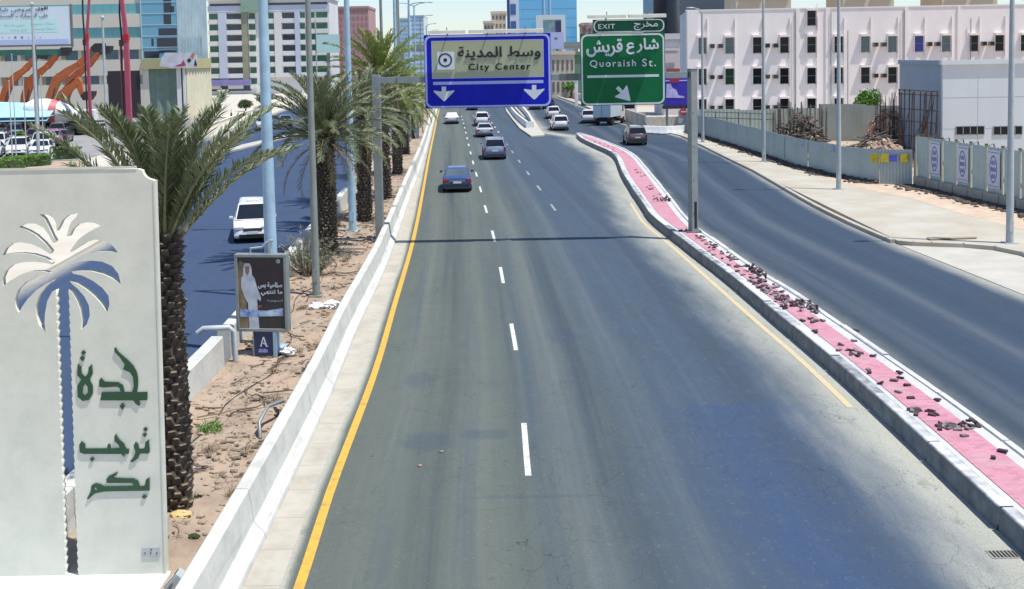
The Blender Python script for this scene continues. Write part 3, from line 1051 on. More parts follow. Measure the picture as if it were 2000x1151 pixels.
# green sign with its exit tab
c = D(1217.4, 134.7, YG - 0.24)
gs = thing('overhead_sign', 'green overhead exit sign with a smaller exit tab on top and one slanting arrow', 'road sign', c)
k = YG / F / 6.06
def ug(x, z): return ((x - 560) * k, -(z - 665) * k)
x0, z1 = ug(58, 246)
x1, z0 = ug(1052, 1092)
MB().bb(x0, x1, 0.0, 0.07, z0, z1).build('panel', sgreen, gs)
filled('border', [rrect(x0 + 0.03, x1 - 0.03, z0 + 0.03, z1 - 0.03, 0.28), rrect(x0 + 0.10, x1 - 0.10, z0 + 0.10, z1 - 0.11, 0.22)], swhite, 0.006, gs, -0.006)
a, b = ug(208, 243), ug(1052, 84)
MB().bb(a[0], b[0], 0.0, 0.07, a[1] + 0.005, b[1]).build('exit_tab', sgreend, gs)
filled('tab_border', [rrect(a[0] + .03, b[0] - .02, a[1] + .03, b[1] - .02, 0.24), rrect(a[0] + .085, b[0] - .075, a[1] + .07, b[1] - .06, 0.2)], swhite, 0.006, gs, -0.006)
a, b = ug(272, 192), ug(466, 138)
lettering('lettering', 'EXIT', swhite, gs, a[0], b[0], a[1], b[1], -0.002, bold=0.012, space=1.15)
a, b = ug(690, 215), ug(970, 118)
lettering('lettering', 'مخرج', swhite, gs, a[0], b[0], a[1], b[1], -0.002, bold=0.016, ar=True)
a, b = ug(132, 515), ug(548, 316)
lettering('lettering', 'قريش', swhite, gs, a[0], b[0], a[1], b[1], -0.002, bold=0.030, ar=True)
a, b = ug(722, 478), ug(975, 312)
lettering('lettering', 'شار', swhite, gs, a[0], b[0], a[1], b[1], -0.002, bold=0.034, ar=True)
for q_, pts_ in enumerate(([(682, 382), (655, 366), (625, 376), (613, 396), (632, 414), (688, 408)], [(660, 412), (625, 428), (607, 452), (622, 478), (652, 486), (692, 474)])):
    filled('lettering', [stroke([ug(*p_) for p_ in pts_], 0.085)], swhite, 0.004, gs, -0.006 - 0.004 * q_)
a, b = ug(168, 650), ug(708, 558)
lettering('lettering', 'Quoraish', swhite, gs, a[0], b[0], a[1], b[1], -0.002, bold=0.018, space=1.25)
a, b = ug(782, 640), ug(942, 552)
lettering('lettering', 'St.', swhite, gs, a[0], b[0], a[1], b[1], -0.002, bold=0.018, space=1.25)
a, b = ug(135, 765), ug(978, 736)
filled('divider_line', [[a, (b[0], a[1]), b, (a[0], b[1])]], swhite, 0.006, gs, -0.006)
o = ug(562, 962)
arrow('slanting_arrow', gs, o[0], o[1], 190 * k, 225 * k, -0.006, swhite, math.radians(43))
sign_lamps(gs, [(ug(140, 0)[0], ug(585, 0)[0]), (ug(612, 0)[0], ug(1050, 0)[0])], ug(0, 84)[1] - 0.02, 0)

# ------------------------------------------------------------------ light poles
def light_pole(label, X, Y, h, r0, r1, m, z0=0.15, arms=((-1, 1.6),), group=None, name='light_pole', lum=True):
    t = thing(name, label, 'light pole', (X, Y, z0), group=group)
    MB().cyl((0, 0, 0.02), (0, 0, h), r0, r1, 14).build('pole', m, t, smooth=True)
    MB().bb(-r0 * 1.7, r0 * 1.7, -r0 * 1.7, r0 * 1.7, -0.05, 0.03).build('base_plate', m, t)
    MB().bb(-r0 * 0.5, r0 * 0.5, -r0 - 0.012, -r0 + 0.02, 0.5, 0.95).build('hatch', m, t)
    for s, ln in arms:
        MB().tube([(0, 0, h - 0.1), (s * ln * 0.35, 0, h + 0.28), (s * ln, 0, h + 0.42)], [r1 * 0.8, r1 * 0.7, r1 * 0.55], 8).build('arm', m, t, smooth=True)
        l = MB().blob((s * (ln + 0.3), 0, h + 0.42), (0.42, 0.15, 0.09), 2, 0)
        l.build('lamp_head', M['palepole'], t, smooth=True)
    return t


def GP(x, y, z=0.15):
    p = G(x, y, z)
    return p.x, p.y

gl_ = 'street lights along the right pavement'
for (px, py), lab in zip([(1972, 475), (1638, 370), (1492, 316), (1373, 278)],
                         ['tall pale grey light pole in front of the banner fence, nearest of its row',
                          'tall pale grey light pole in front of the corrugated fence, second of its row',
                          'tall pale grey light pole before the stacked timber, third of its row',
                          'pale grey light pole whose lamp arm shows against the white building, farthest of its row']):
    X, Y = GP(px, py)
    light_pole(lab, X, Y, 12.3, 0.155, 0.085, M['palepole'], 0.15, ((-1, 0.8),), gl_)
gb = 'pale blue light poles along the planted verge'
for (X, Y), lab in zip([(-6.86, 29.6), (-7.72, 50.4), (-9.1, 84.0), (-11.2, 118), (-13.5, 150)],
                       ['thick pale blue light pole standing right behind the poster box, nearest of its row',
                        'thick pale blue light pole standing between two palm trunks, second of its row',
                        'pale blue light pole beside the small green advert panel', 'pale blue light pole far along the verge beyond the palms, fourth of its row',
                        'thin pale blue light pole farthest along the verge']):
    light_pole(lab, X, Y, 16, 0.19, 0.10, M['bluepole'], 0.2, ((-1, 2.0), (1, 2.0)), gb)
gg = 'grey poles along the planted verge'
for (X, Y), lab in zip([(-6.88, 36.3), (-8.0, 66), (-9.35, 88), (-11.1, 106), (-12.6, 132), (-14.2, 168), (-16.2, 205), (-18.6, 245)],
                       ['dark grey green pole rising from the bush beside the poster box', 'grey pole rising behind the bright green palm crown',
                        'grey pole beside the farther pale blue light pole behind the palms', 'slim grey pole beyond the palms left of the blue sign', 'thin grey pole beyond the palms, close to the blue sign',
                        'thin grey lamp pole with an arm far beyond the palms', 'very thin grey lamp pole with an arm left of the blue sign', 'farthest thin grey lamp pole with an arm left of the blue sign']):
    light_pole(lab, X, Y, 15 if Y > 60 else 13.5, 0.135, 0.08, M['greypole'], 0.2, ((1, 1.4),), gg)

# ------------------------------------------------------------------ welcome wall
YW = 16.6
mw = mat('monument_render', (0.71, 0.705, 0.59), (0.65, 0.65, 0.54), scale=0.9, rough=0.8, bump=0.06, bscale=9, dirt=(0.50, 0.52, 0.44), dscale=1.6, damt=0.6)
mg = mat('letter_green', (0.012, 0.075, 0.030), (0.010, 0.06, 0.025), scale=2, rough=0.4)
ow = D(150, 740, YW)
mon = thing('welcome_wall', 'tall pale rendered wall with a palm shape cut through it and raised green arabic letters', 'monument', (ow.x, YW, 0))
def uw(x, y):
    p = D(x, y, YW)
    return (p.x - ow.x, p.z)
def zo(ox, oy, s):
    return lambda x, y: uw(ox + x / s, oy + y / s)
q = zo(0, 0, 1)
outer = [uw(-70, 331.5), uw(270, 330.5)]
cc, rr_ = uw(299, 331), 22 * YW / F
outer += [(cc[0] - rr_ * math.cos(t), cc[1] - rr_ * math.sin(t) + 0.01) for t in [math.radians(a) for a in range(8, 84, 8)]]
outer += [uw(298.6, 352), uw(321.5, 1131), uw(-70, 1137)]
z = zo(0, 410, 4.604)
fr = [[(505, 720), (470, 735), (425, 820), (405, 930), (400, 1020), (410, 1100), (350, 1040), (322, 950), (320, 860), (350, 770), (410, 690), (482, 634)],
      [(420, 662), (330, 720), (250, 800), (200, 870), (165, 935), (140, 880), (130, 800), (160, 720), (230, 650), (330, 598), (465, 572)],
      [(380, 552), (280, 558), (180, 587), (90, 637), (25, 690), (20, 620), (50, 550), (110, 497), (200, 472), (300, 467), (400, 477), (462, 492)],
      [(466, 470), (400, 432), (300, 402), (200, 392), (100, 397), (20, 408), (50, 350), (110, 302), (180, 292), (280, 307), (370, 347), (448, 397)],
      [(462, 372), (400, 300), (320, 227), (250, 187), (170, 155), (240, 122), (320, 125), (390, 160), (440, 230), (478, 300)],
      [(500, 282), (470, 232), (430, 142), (400, 82), (355, 40), (430, 45), (480, 75), (505, 125), (510, 190)],
      [(532, 152), (560, 92), (610, 52), (700, 30), (690, 62), (640, 107), (620, 160), (598, 238)],
      [(622, 238), (650, 177), (700, 132), (780, 112), (850, 118), (905, 143), (830, 182), (760, 222), (700, 272), (628, 372)],
      [(640, 378), (700, 340), (780, 290), (860, 268), (940, 280), (1010, 320), (1062, 385), (980, 374), (880, 374), (780, 397), (690, 442), (632, 480)],
      [(650, 486), (720, 467), (820, 457), (920, 467), (1010, 507), (1065, 577), (1087, 670), (1000, 612), (920, 577), (820, 552), (720, 550), (642, 556)],
      [(660, 576), (740, 592), (840, 642), (920, 702), (975, 772), (985, 850), (962, 930), (920, 860), (850, 780), (770, 712), (690, 662), (628, 642)],
      [(648, 668), (700, 712), (760, 782), (800, 862), (808, 950), (780, 1030), (725, 1085), (735, 1000), (720, 900), (690, 820), (650, 748), (618, 716)]]
hole = [z(*p) for f in fr for p in f]
top, bot = 566.0, 1127.0
n = 35
for i in range(n):                       # right edge of the trunk, downward, small teeth
    y_ = top + 6 + (bot - top - 6) * i / n
    xr = 134 + (152.5 - 134) * (y_ - top) / (bot - top)
    st = (bot - top - 6) / n
    hole += [uw(xr - 0.8, y_), uw(xr + 1.4, y_ + st * 0.7), uw(xr + 1.4, y_ + st * 0.78)]
hole += [uw(153, bot), uw(130, bot)]
for i in range(n):                       # left edge, upward, deeper teeth
    y_ = bot - (bot - top - 6) * (i + 0.15) / n
    xl = 109.5 + (129 - 109.5) * (y_ - top) / (bot - top)
    st = (bot - top - 6) / n
    hole += [uw(xl + 1.0, y_), uw(xl - 2.2, y_ - st * 0.25), uw(xl - 2.2, y_ - st * 0.32)]
filled('slab', [outer, hole], mw, 0.11, mon, 0.0)
# raised edge moulding along the right side and the top
em = MB()
e0, e1 = uw(299, 353), uw(321.8, 1131)
em.add([(e0[0] + .002, -0.012, e0[1]), (e0[0] + .028, -0.012, e0[1]), (e1[0] + .028, -0.012, e1[1]), (e1[0] + .002, -0.012, e1[1]),
        (e0[0] + .002, 0.125, e0[1]), (e0[0] + .028, 0.125, e0[1]), (e1[0] + .028, 0.125, e1[1]), (e1[0] + .002, 0.125, e1[1])],
       [(0, 1, 2, 3), (4, 7, 6, 5), (0, 4, 5, 1), (1, 5, 6, 2), (2, 6, 7, 3), (0, 3, 7, 4)])
mcap = mat('monument_cap', (0.68, 0.67, 0.56), (0.60, 0.59, 0.5), scale=2, rough=0.75)
em.build('edge_strip', mcap, mon)
e0, e1 = uw(-70, 331), uw(270, 330)
MB().bb(e0[0], e1[0] - 0.02, -0.010, -0.001, e0[1] - 0.035, e0[1] + 0.004).build('edge_strip', mcap, mon)
z = zo(140, 670, 3.6)
words = [
    ('letter_word', [[(310, 28), (332, 62), (370, 95), (405, 125), (435, 158), (458, 200), (468, 240), (469, 285), (462, 345), (535, 343), (533, 400), (474, 402), (482, 436), (468, 438), (448, 420), (436, 402),
                      (205, 402), (214, 346), (348, 344), (340, 316), (322, 305), (222, 312), (196, 305), (196, 262), (208, 244), (236, 270), (330, 274), (362, 295), (374, 343), (430, 343), (440, 300), (432, 235), (412, 205), (372, 188), (364, 182), (376, 150), (340, 98), (305, 62), (302, 40)],
                     [(357, 420), (376, 438), (360, 468), (340, 445)]]),
    ('letter_word', [[(45, 145), (70, 170), (72, 212), (97, 236), (120, 212), (122, 170), (145, 148), (150, 215), (126, 256), (150, 300), (151, 355), (122, 400), (80, 406), (46, 378), (42, 300), (70, 256), (42, 225)],
                     [(98, 284), (80, 308), (78, 348), (98, 368), (118, 346), (115, 306)],
                     [(85, 48), (103, 66), (85, 86), (68, 66)], [(78, 88), (96, 106), (78, 128), (60, 106)]]),
    ('letter_word', [[(545, 676), (551, 765), (540, 775), (482, 775), (466, 812), (430, 836), (412, 832), (442, 795), (452, 765), (438, 722), (452, 694), (468, 706), (477, 742), (516, 742), (520, 695)],
                     [(521, 588), (538, 604), (521, 622), (504, 604)], [(516, 630), (532, 644), (516, 660), (500, 644)]]),
    ('letter_word', [[(312, 638), (340, 680), (370, 706), (387, 742), (406, 744), (402, 778), (372, 778), (372, 800), (350, 778), (86, 778), (60, 766), (56, 716), (72, 688), (96, 708), (99, 740), (250, 740), (258, 710), (274, 710), (280, 740), (344, 740), (334, 716), (306, 690), (302, 660)],
                     [(146, 800), (162, 815), (146, 834), (130, 815)]]),
    ('letter_word', [[(550, 944), (549, 1036), (300, 1040), (232, 1042), (165, 1056), (118, 1098), (110, 1092), (138, 1042), (140, 1002), (170, 984), (206, 990), (236, 1008), (428, 1006), (438, 990), (420, 982), (250, 982), (245, 958), (262, 934), (326, 904), (320, 922), (290, 946), (440, 950), (468, 965), (482, 1004), (514, 1004), (525, 958)],
                     [(170, 1012), (184, 1026), (170, 1040), (157, 1026)],
                     [(512, 1064), (530, 1078), (512, 1096), (496, 1078)]]),
]
for nm, loops in words:
    filled(nm, [[z(*p) for p in lp] for lp in loops], mg, 0.016, mon, -0.020)
    # small stand-off studs carry the letters
a, b = uw(279, 1088), uw(312, 1068)
MB().bb(a[0], b[0], -0.014, -0.001, a[1], b[1]).build('small_plaque', mat('plaque', (0.46, 0.48, 0.47), rough=0.5), mon, bevel=0.004)
sc_ = MB()
for px_ in (284, 295, 296, 307):
    pa = uw(px_, 1080 if px_ != 296 else 1073)
    sc_.bb(pa[0] - 0.012, pa[0] + 0.012, -0.02, -0.0145, pa[1] - 0.012, pa[1] + 0.012)
sc_.build('screw', M['steeld'], mon)
ba = uw(324, 1130)
pbz = D(200, 1133, YW).z
MB().bb(-5.3, ba[0] + 0.06, -4.5, 0.45, -0.025, 0.06).build('plinth', mat('plinth_white', (0.66, 0.67, 0.66), (0.58, 0.6, 0.6), scale=2, rough=0.7), mon, bevel=0.02)
# floodlight lying on the plinth's end
fl = thing('floodlight', 'grey floodlight lying on the plinth at the foot of the welcome wall', 'floodlight', D(343, 1136, 16.0))
rx = Matrix.Rotation(math.radians(-50), 3, 'Y')
MB().box((0, 0, 0), (0.34, 0.22, 0.16), rot=rx).build('housing', M['palepole'], fl, bevel=0.02)
MB().box(rx @ Vector((0, 0, 0.085)), (0.28, 0.17, 0.012), rot=rx).build('lens', M['cglass'], fl)
MB().tube([(-0.1, -0.13, -0.1), (-0.02, -0.13, 0.02), (-0.02, 0.13, 0.02), (-0.1, 0.13, -0.1)], 0.014, 6).build('bracket', M['steeld'], fl)
MB().box((0.0, 0.0, -0.22), (0.22, 0.22, 0.2)).build('mount_block', M['conc'], fl)
bx = D(141, 1118, YW + 0.55)
cr = MB().box((bx.x, bx.y, bx.z - 0.02), (0.3, 0.25, 0.26))
tag(cr.build('crate', mat('crate_blue', (0.04, 0.09, 0.30), rough=0.5), bevel=0.015), 'small blue crate seen through the bottom of the cut palm trunk', 'crate')

# ------------------------------------------------------------------ palms
def leafmat(name, a, b, dead=None):
    m = mat(name, a, b, scale=1.2, rough=0.48, spec=0.5, lo=0.4, hi=0.6, dirt=dead, dscale=2.5, damt=0.55)
    t = m.node_tree
    bs_ = t.nodes['Principled BSDF']
    tr = node(t, 'BsdfTranslucent')
    tr.inputs[0].default_value = tuple(v * 1.3 for v in a) + (1,)
    mx = node(t, 'MixShader')
    mx.inputs[0].default_value = 0.22
    out = t.nodes['Material Output']
    t.links.new(bs_.outputs[0], mx.inputs[1])
    t.links.new(tr.outputs[0], mx.inputs[2])
    t.links.new(mx.outputs[0], out.inputs[0])
    return m


M['frond'] = leafmat('frond_grey_green', (0.115, 0.145, 0.065), (0.225, 0.25, 0.16))
M['frondy'] = leafmat('frond_olive_green', (0.105, 0.135, 0.055), (0.20, 0.225, 0.13))
M['frondg'] = leafmat('frond_bright_green', (0.14, 0.20, 0.035), (0.22, 0.26, 0.06))
M['frondd'] = leafmat('frond_dry', (0.27, 0.215, 0.12), (0.20, 0.14, 0.07))
M['rachis'] = mat('frond_stem', (0.27, 0.26, 0.13), (0.20, 0.20, 0.10), scale=2, rough=0.6)
M['trunk'] = mat('palm_trunk', (0.06, 0.045, 0.032), (0.035, 0.027, 0.02), scale=5, rough=0.95)
M['boot'] = mat('palm_leaf_bases', (0.125, 0.095, 0.068), (0.06, 0.045, 0.033), scale=6, rough=0.95)
M['boot_lit'] = mat('palm_leaf_base_lit_tips', (0.24, 0.195, 0.145), (0.13, 0.10, 0.075), scale=9, rough=0.95)  # paler lips: light on the leaf-base tips, painted into the colour


def frond(mb, mbr, base, az, el, L, droop, rr, nl, leafL, wd, mi=0, twist=0.0):
    """one pinnate frond: arched stem and two ranks of narrow leaflets"""
    n = 12
    d = Vector((math.cos(az) * math.cos(el), math.sin(az) * math.cos(el), math.sin(el)))
    side = Vector((-math.sin(az), math.cos(az), 0))
    pts, dirs = [Vector(base)], []
    cur = Vector(base)
    e = el
    curl = rr.uniform(-0.12, 0.12)
    for i in range(n):
        t = i / (n - 1)
        e = el - droop * (t ** 1.7)
        a2 = az + curl * t
        d = Vector((math.cos(a2) * math.cos(e), math.sin(a2) * math.cos(e), math.sin(e)))
        dirs.append(d)
        cur = cur + d * (L / n)
        pts.append(cur.copy())
    dirs.append(d)
    mbr.tube(pts, [0.032 * (1 - 0.85 * i / n) + 0.004 for i in range(n + 1)], 4, 0, caps=False)
    for i in range(nl):
        t = 0.14 + 0.86 * i / (nl - 1)
        f = t * n
        k = min(int(f), n - 1)
        p = pts[k].lerp(pts[k + 1], f - k)
        d = dirs[k]
        up = side.cross(d).normalized() if abs(side.dot(d)) < 0.99 else Vector((0, 0, 1))
        if up.z < 0: up = -up
        ll = leafL * (0.35 + 0.65 * math.sin(math.pi * min(1, 0.12 + t * 0.80))) * rr.uniform(0.85, 1.1)
        for s in (-1, 1):
            sd = (side * s * math.cos(twist) + up * math.sin(twist) * s)
            ld = (d * rr.uniform(0.7, 1.05) + sd * rr.uniform(0.5, 0.8) + up * rr.uniform(-0.05, 0.55)).normalized()
            tip = p + ld * ll + Vector((0, 0, -0.10 * ll * rr.uniform(0.3, 1.6)))
            mid = p + ld * ll * 0.45
            wv = d.cross(ld).normalized().cross(ld).normalized() * wd * 0.5
            wv2 = wv.cross(ld).normalized() * wd * 0.35
            o = len(mb.v)
            mb.v += [tuple(p), tuple(mid + wv), tuple(tip), tuple(mid - wv + wv2)]
            mb.f.append((o, o + 1, o + 2, o + 3))
            mb.m.append(mi)


def palm(label, X, Y, z0, ht, r, seed, nf=46, L=2.7, nl=46, leafL=0.42, wd=0.034, leaf='frond', rows=46, per=12, dead=6, el_lo=-0.5, group=None, open_=1.0, avoid=None):
    rr = random.Random(seed)
    t = thing('date_palm', label, 'palm tree', (X, Y, z0), group=group)
    tb = MB()
    lean = Vector((rr.uniform(-0.12, 0.12), rr.uniform(-0.1, 0.1), 0))
    ax = lambda q: lean * (q * q)
    core = [ax(i / 8) + Vector((0, 0, ht * i / 8)) for i in range(9)]
    tb.tube(core, [r * 0.80 * (1.12 - 0.17 * i / 8) for i in range(9)], 14, 0)
    for i in range(rows):
        q = (i + 0.5) / rows
        for j in range(per):
            a = 2 * math.pi * (j + 0.5 * (i % 2)) / per + rr.uniform(-0.12, 0.12)
            if rr.random() < 0.09: continue
            out = Vector((math.cos(a), math.sin(a), 0))
            sd = Vector((-math.sin(a), math.cos(a), 0))
            c = ax(q) + Vector((0, 0, ht * q + rr.uniform(-0.02, 0.02)))
            h = ht / rows * rr.uniform(0.7, 1.35)
            w_ = math.pi * r / per * rr.uniform(0.75, 1.0)
            rb = r * 0.84 * (1.10 - 0.14 * q)
            ro = r * (1.10 - 0.10 * q) * rr.uniform(0.94, 1.2) + (0.10 * q ** 6)
            b0, b1 = c + out * (rb * 0.92) - sd * w_ + Vector((0, 0, -h * 0.8)), c + out * (rb * 0.92) + sd * w_ + Vector((0, 0, -h * 0.8))
            t0, t1 = c + out * ro - sd * w_ * 0.52 + Vector((0, 0, h * 0.42)), c + out * ro + sd * w_ * (0.40 + 0.3 * rr.random()) + Vector((0, 0, h * (0.3 + 0.25 * rr.random())))
            u0, u1 = c + out * (rb * 0.9) - sd * w_ * 0.75 + Vector((0, 0, h * 0.75)), c + out * (rb * 0.9) + sd * w_ * 0.75 + Vector((0, 0, h * 0.75))
            o = len(tb.v)
            l0, l1 = t0.lerp(u0, 0.34), t1.lerp(u1, 0.34)
            tb.v += [tuple(v) for v in (b0, b1, t1, t0, u1, u0, l1, l0)]
            tb.f += [(o, o + 1, o + 2, o + 3), (o + 3, o + 2, o + 6, o + 7), (o + 7, o + 6, o + 4, o + 5), (o, o + 3, o + 7, o + 5), (o + 1, o + 4, o + 6, o + 2)]
            tb.m += [1, 2, 0, 1, 1]
    tb.build('trunk', [M['trunk'], M['boot'], M['boot_lit']], t)
    lb, rb_ = MB(), MB()
    top = ax(1) + Vector((0, 0, ht))
    for i in range(nf):
        q = i / nf                                    # 0 = outermost, oldest; 1 = the spear leaves
        az = i * 2.39996 + rr.uniform(-0.2, 0.2)
        el = el_lo + (1.42 - el_lo) * (q ** 0.85) + rr.uniform(-0.1, 0.1)
        if avoid and avoid(az, el): continue
        Lf = L * (0.86 + 0.22 * math.sin(math.pi * min(1, q * 1.1))) * rr.uniform(0.9, 1.06)
        dr = (1.25 - 0.62 * q) * rr.uniform(0.75, 1.15) * open_
        b = top + Vector((math.cos(az) * r * 0.6 * (1 - q), math.sin(az) * r * 0.6 * (1 - q), -0.35 * (1 - q)))
        frond(lb, rb_, b, az, el, Lf, dr, rr, nl, leafL, wd, 0)
    for i in range(dead):
        az = rr.uniform(0, 6.28)
        if avoid and avoid(az, 0): continue
        frond(lb, rb_, top + Vector((math.cos(az) * r * 0.7, math.sin(az) * r * 0.7, -0.45)), az, rr.uniform(-0.9, -0.3), L * rr.uniform(0.6, 0.85), 0.9, rr, nl // 2, leafL * 0.8, wd, 1)
    lb.build('crown', [M[leaf], M['frondd']], t)
    rb_.build('frond_stems', M['rachis'], t)
    return t


pg = 'date palms in the planted verge'
pp = D(330, 480, 18.6)
palm('date palm with a dark scaly trunk standing right behind the welcome wall', pp.x - 0.05, 18.7, 0.15, pp.z + 0.05, 0.265, 3, nf=40, L=2.75, nl=84, leafL=0.44, wd=0.034, rows=42, per=8, group=pg, el_lo=0.66, open_=0.60, dead=0, leaf='frondy',
     avoid=lambda az, el: (math.cos(az) > 0.2 and el < 0.80) or math.sin(az) < -0.25 and el < 1.0 and (-6.2 + 1.75 * math.cos(az) / abs(math.sin(az)) < -5.1 or el < 0.45))
palm('grey green date palm with a stout trunk behind the dark grey pole', -7.85, 44.2, 0.2, 5.2, 0.40, 11, nf=66, L=3.15, nl=54, leafL=0.46, wd=0.042, rows=40, per=14, dead=6, group=pg, el_lo=0.0, open_=0.95)
palm('date palm between the second pale blue pole and the left gantry post', -7.55, 53.4, 0.2, 5.5, 0.36, 23, nf=54, L=3.0, nl=44, leafL=0.46, wd=0.045, rows=32, per=12, group=pg)
palm('tallest date palm of the verge with a bright yellow green upright crown', -7.55, 62, 0.2, 7.3, 0.36, 31, nf=64, L=3.4, nl=48, leafL=0.50, wd=0.048, leaf='frondg', rows=36, per=12, group=pg, el_lo=-0.35, open_=0.85)
palm('date palm whose drooping fronds reach the lower left corner of the blue sign', -8.3, 76, 0.2, 5.6, 0.34, 41, nf=66, L=3.2, nl=36, leafL=0.46, wd=0.055, leaf='frondg', rows=26, per=11, group=pg)
palm('date palm half hidden behind the blue sign edge, farther along the verge', -9.3, 92, 0.2, 4.6, 0.34, 43, nf=42, L=2.8, nl=30, leafL=0.46, wd=0.06, leaf='frond', rows=20, per=10, group=pg)
palm('farthest date palm of the verge below the blue sign', -10.6, 112, 0.2, 4.2, 0.34, 47, nf=40, L=2.7, nl=26, leafL=0.46, wd=0.07, leaf='frondg', rows=16, per=9, group=pg)


# ------------------------------------------------------------------ shrubs and trees with leaf-sized faces
def leaves(mb, c, rad, n, size, rr, mi=0, shell=0.55, flat=0.0):
    for _ in range(n):
        while True:
            v = Vector((rr.uniform(-1, 1), rr.uniform(-1, 1), rr.uniform(-1, 1)))
            if v.length <= 1 and v.length > shell * rr.random(): break
        k = 0.72 + 0.42 * mnoise.noise(v * 1.9 + Vector(c) * 0.7)
        p = Vector(c) + Vector((v.x * rad[0], v.y * rad[1], v.z * rad[2])) * k
        a = Vector((rr.gauss(0, 1), rr.gauss(0, 1), rr.gauss(0, 1) + 0.4)).normalized()
        b = a.orthogonal().normalized()
        if rr.random() < 0.5: b = a.cross(b)
        s = size * rr.uniform(0.6, 1.3)
        mb.add([p - b * s * 0.35, p + a * s * 0.55 - b * 0.02, p + b * s * 0.35, p - a * s * 0.55], [(0, 1, 2, 3)], mi)


M['leafg'] = leafmat('leaf_bright', (0.075, 0.19, 0.02), (0.12, 0.25, 0.035))
M['leafd'] = leafmat('leaf_dark', (0.055, 0.095, 0.03), (0.085, 0.12, 0.04))
M['leafgrey'] = leafmat('leaf_grey', (0.17, 0.19, 0.12), (0.24, 0.235, 0.16))
M['bark'] = mat('bark', (0.13, 0.10, 0.075), (0.09, 0.07, 0.05), scale=6, rough=0.95)


def bush(name, label, cat, X, Y, z0, rx_, ry, rz_, n, size, leaf, seed, group=None, trunk=0.0, clumps=7):
    rr = random.Random(seed)
    t = thing(name, label, cat, (X, Y, z0), group=group)
    lb = MB()
    for i in range(clumps):
        a = i * 2.4
        q = (i / clumps) ** 0.6
        c = (math.cos(a) * rx_ * 0.55 * q, math.sin(a) * ry * 0.55 * q, trunk + rz_ * (0.75 + 0.5 * rr.uniform(-0.6, 0.6)))
        leaves(lb, c, (rx_ * 0.62, ry * 0.62, rz_ * 0.6), n // clumps, size, rr)
    lb.build('crown', M[leaf], t)
    tb = MB()
    for i in range(5):
        a = i * 1.3
        tb.tube([(0, 0, -0.05), (math.cos(a) * rx_ * 0.15, math.sin(a) * ry * 0.15, trunk + rz_ * 0.35), (math.cos(a) * rx_ * 0.5, math.sin(a) * ry * 0.5, trunk + rz_ * 0.95)], [0.05 + 0.03 * trunk, 0.03, 0.012], 5)
    tb.build('trunk', M['bark'], t)
    return t


p = G(585, 560, 0.25)
oc = thing('oleander_bush', 'straggly grey green bush around the foot of the dark grey pole behind the poster box', 'bush', (p.x - 0.1, p.y + 2.2, 0.2))
rr = random.Random(5)
lb, tb = MB(), MB()
for i in range(85):
    a, e = rr.uniform(0, 6.28), rr.uniform(0.5, 1.4)
    L_ = rr.uniform(0.9, 1.9)
    tip = Vector((math.cos(a) * math.cos(e) * L_ * 1.1, math.sin(a) * math.cos(e) * L_, math.sin(e) * L_))
    b0 = Vector((math.cos(a) * 0.25, math.sin(a) * 0.25, 0))
    tb.tube([b0, b0.lerp(tip, 0.5) + Vector((0, 0, 0.1)), tip], [0.014, 0.01, 0.004], 4)
    for k in range(22):
        q = b0.lerp(tip, rr.uniform(0.25, 1))
        d = (tip.normalized() + Vector((rr.gauss(0, .6), rr.gauss(0, .6), rr.gauss(0, .5)))).normalized()
        s = d.orthogonal().normalized()
        ll = rr.uniform(0.10, 0.2)
        lb.add([q, q + d * ll * 0.5 + s * 0.016, q + d * ll, q + d * ll * 0.5 - s * 0.016], [(0, 1, 2, 3)])
lb.build('leaves', M['leafgrey'], oc)
tb.build('stems', M['bark'], oc)

for i, (px, py, sc0, lab) in enumerate([(412, 838, 0.42, 'small green weed patch on the bare soil beside the near palm trunk'),
                                        (388, 975, 0.13, 'tiny green weed low by the foot of the near palm trunk'),
                                        (378, 1052, 0.13, 'tiny green weed nearest the plinth of the welcome wall')]):
    p = G(px, py, 0.22)
    t = MB()
    leaves(t, (p.x, p.y, 0.25), (sc0, sc0, sc0 * 0.45), int(1500 * sc0), 0.045, random.Random(60 + i))
    tag(t.build('weed', M['leafg'] if i == 0 else M['leafd']), lab, 'weed')

# ------------------------------------------------------------------ things lying in the verge
t = MB()
p = G(352, 1013, 0.22)
t.blob((p.x, p.y, 0.29), (0.19, 0.12, 0.07), 3, 0.5, 2.2, 3)
tag(t.build('sack', mat('yellow_sack', (0.52, 0.36, 0.12), (0.58, 0.47, 0.26), scale=6, rough=0.8), smooth=True), 'crumpled yellow sack at the foot of the near palm trunk', 'sack')
t = MB()
p = G(508, 850, 0.22)
q = G(540, 800, 0.22)
t.tube([(p.x, p.y, 0.15), (p.x - 0.05, p.y + 0.15, 0.45), (p.x + 0.02, p.y + 0.7, 0.62), (p.x + 0.25, p.y + 1.2, 0.58), (q.x, q.y, 0.4)], 0.042, 10)
tag(t.build('hose_pipe', M['steel'], smooth=True), 'grey plastic pipe looping out of the soil by the barrier', 'pipe')
for i, (px, py, s, lab) in enumerate([(620, 604, 0.24, 'white plastic bag crumpled by the foot of the dark grey pole'), (648, 600, 0.26, 'pale plastic bag against the barrier beside another white bag'),
                                      (563, 692, 0.19, 'white crumpled wrapper beside the foot of the poster box')]):
    p = G(px, py, 0.25)
    t = MB().blob((p.x, p.y, 0.33), (s, s * 0.8, s * 0.5), 3, 0.75, 2.6, i + 4)
    tag(t.build('litter_bag', M['white']), lab, 'plastic bag')
rr = random.Random(21)
stk = []
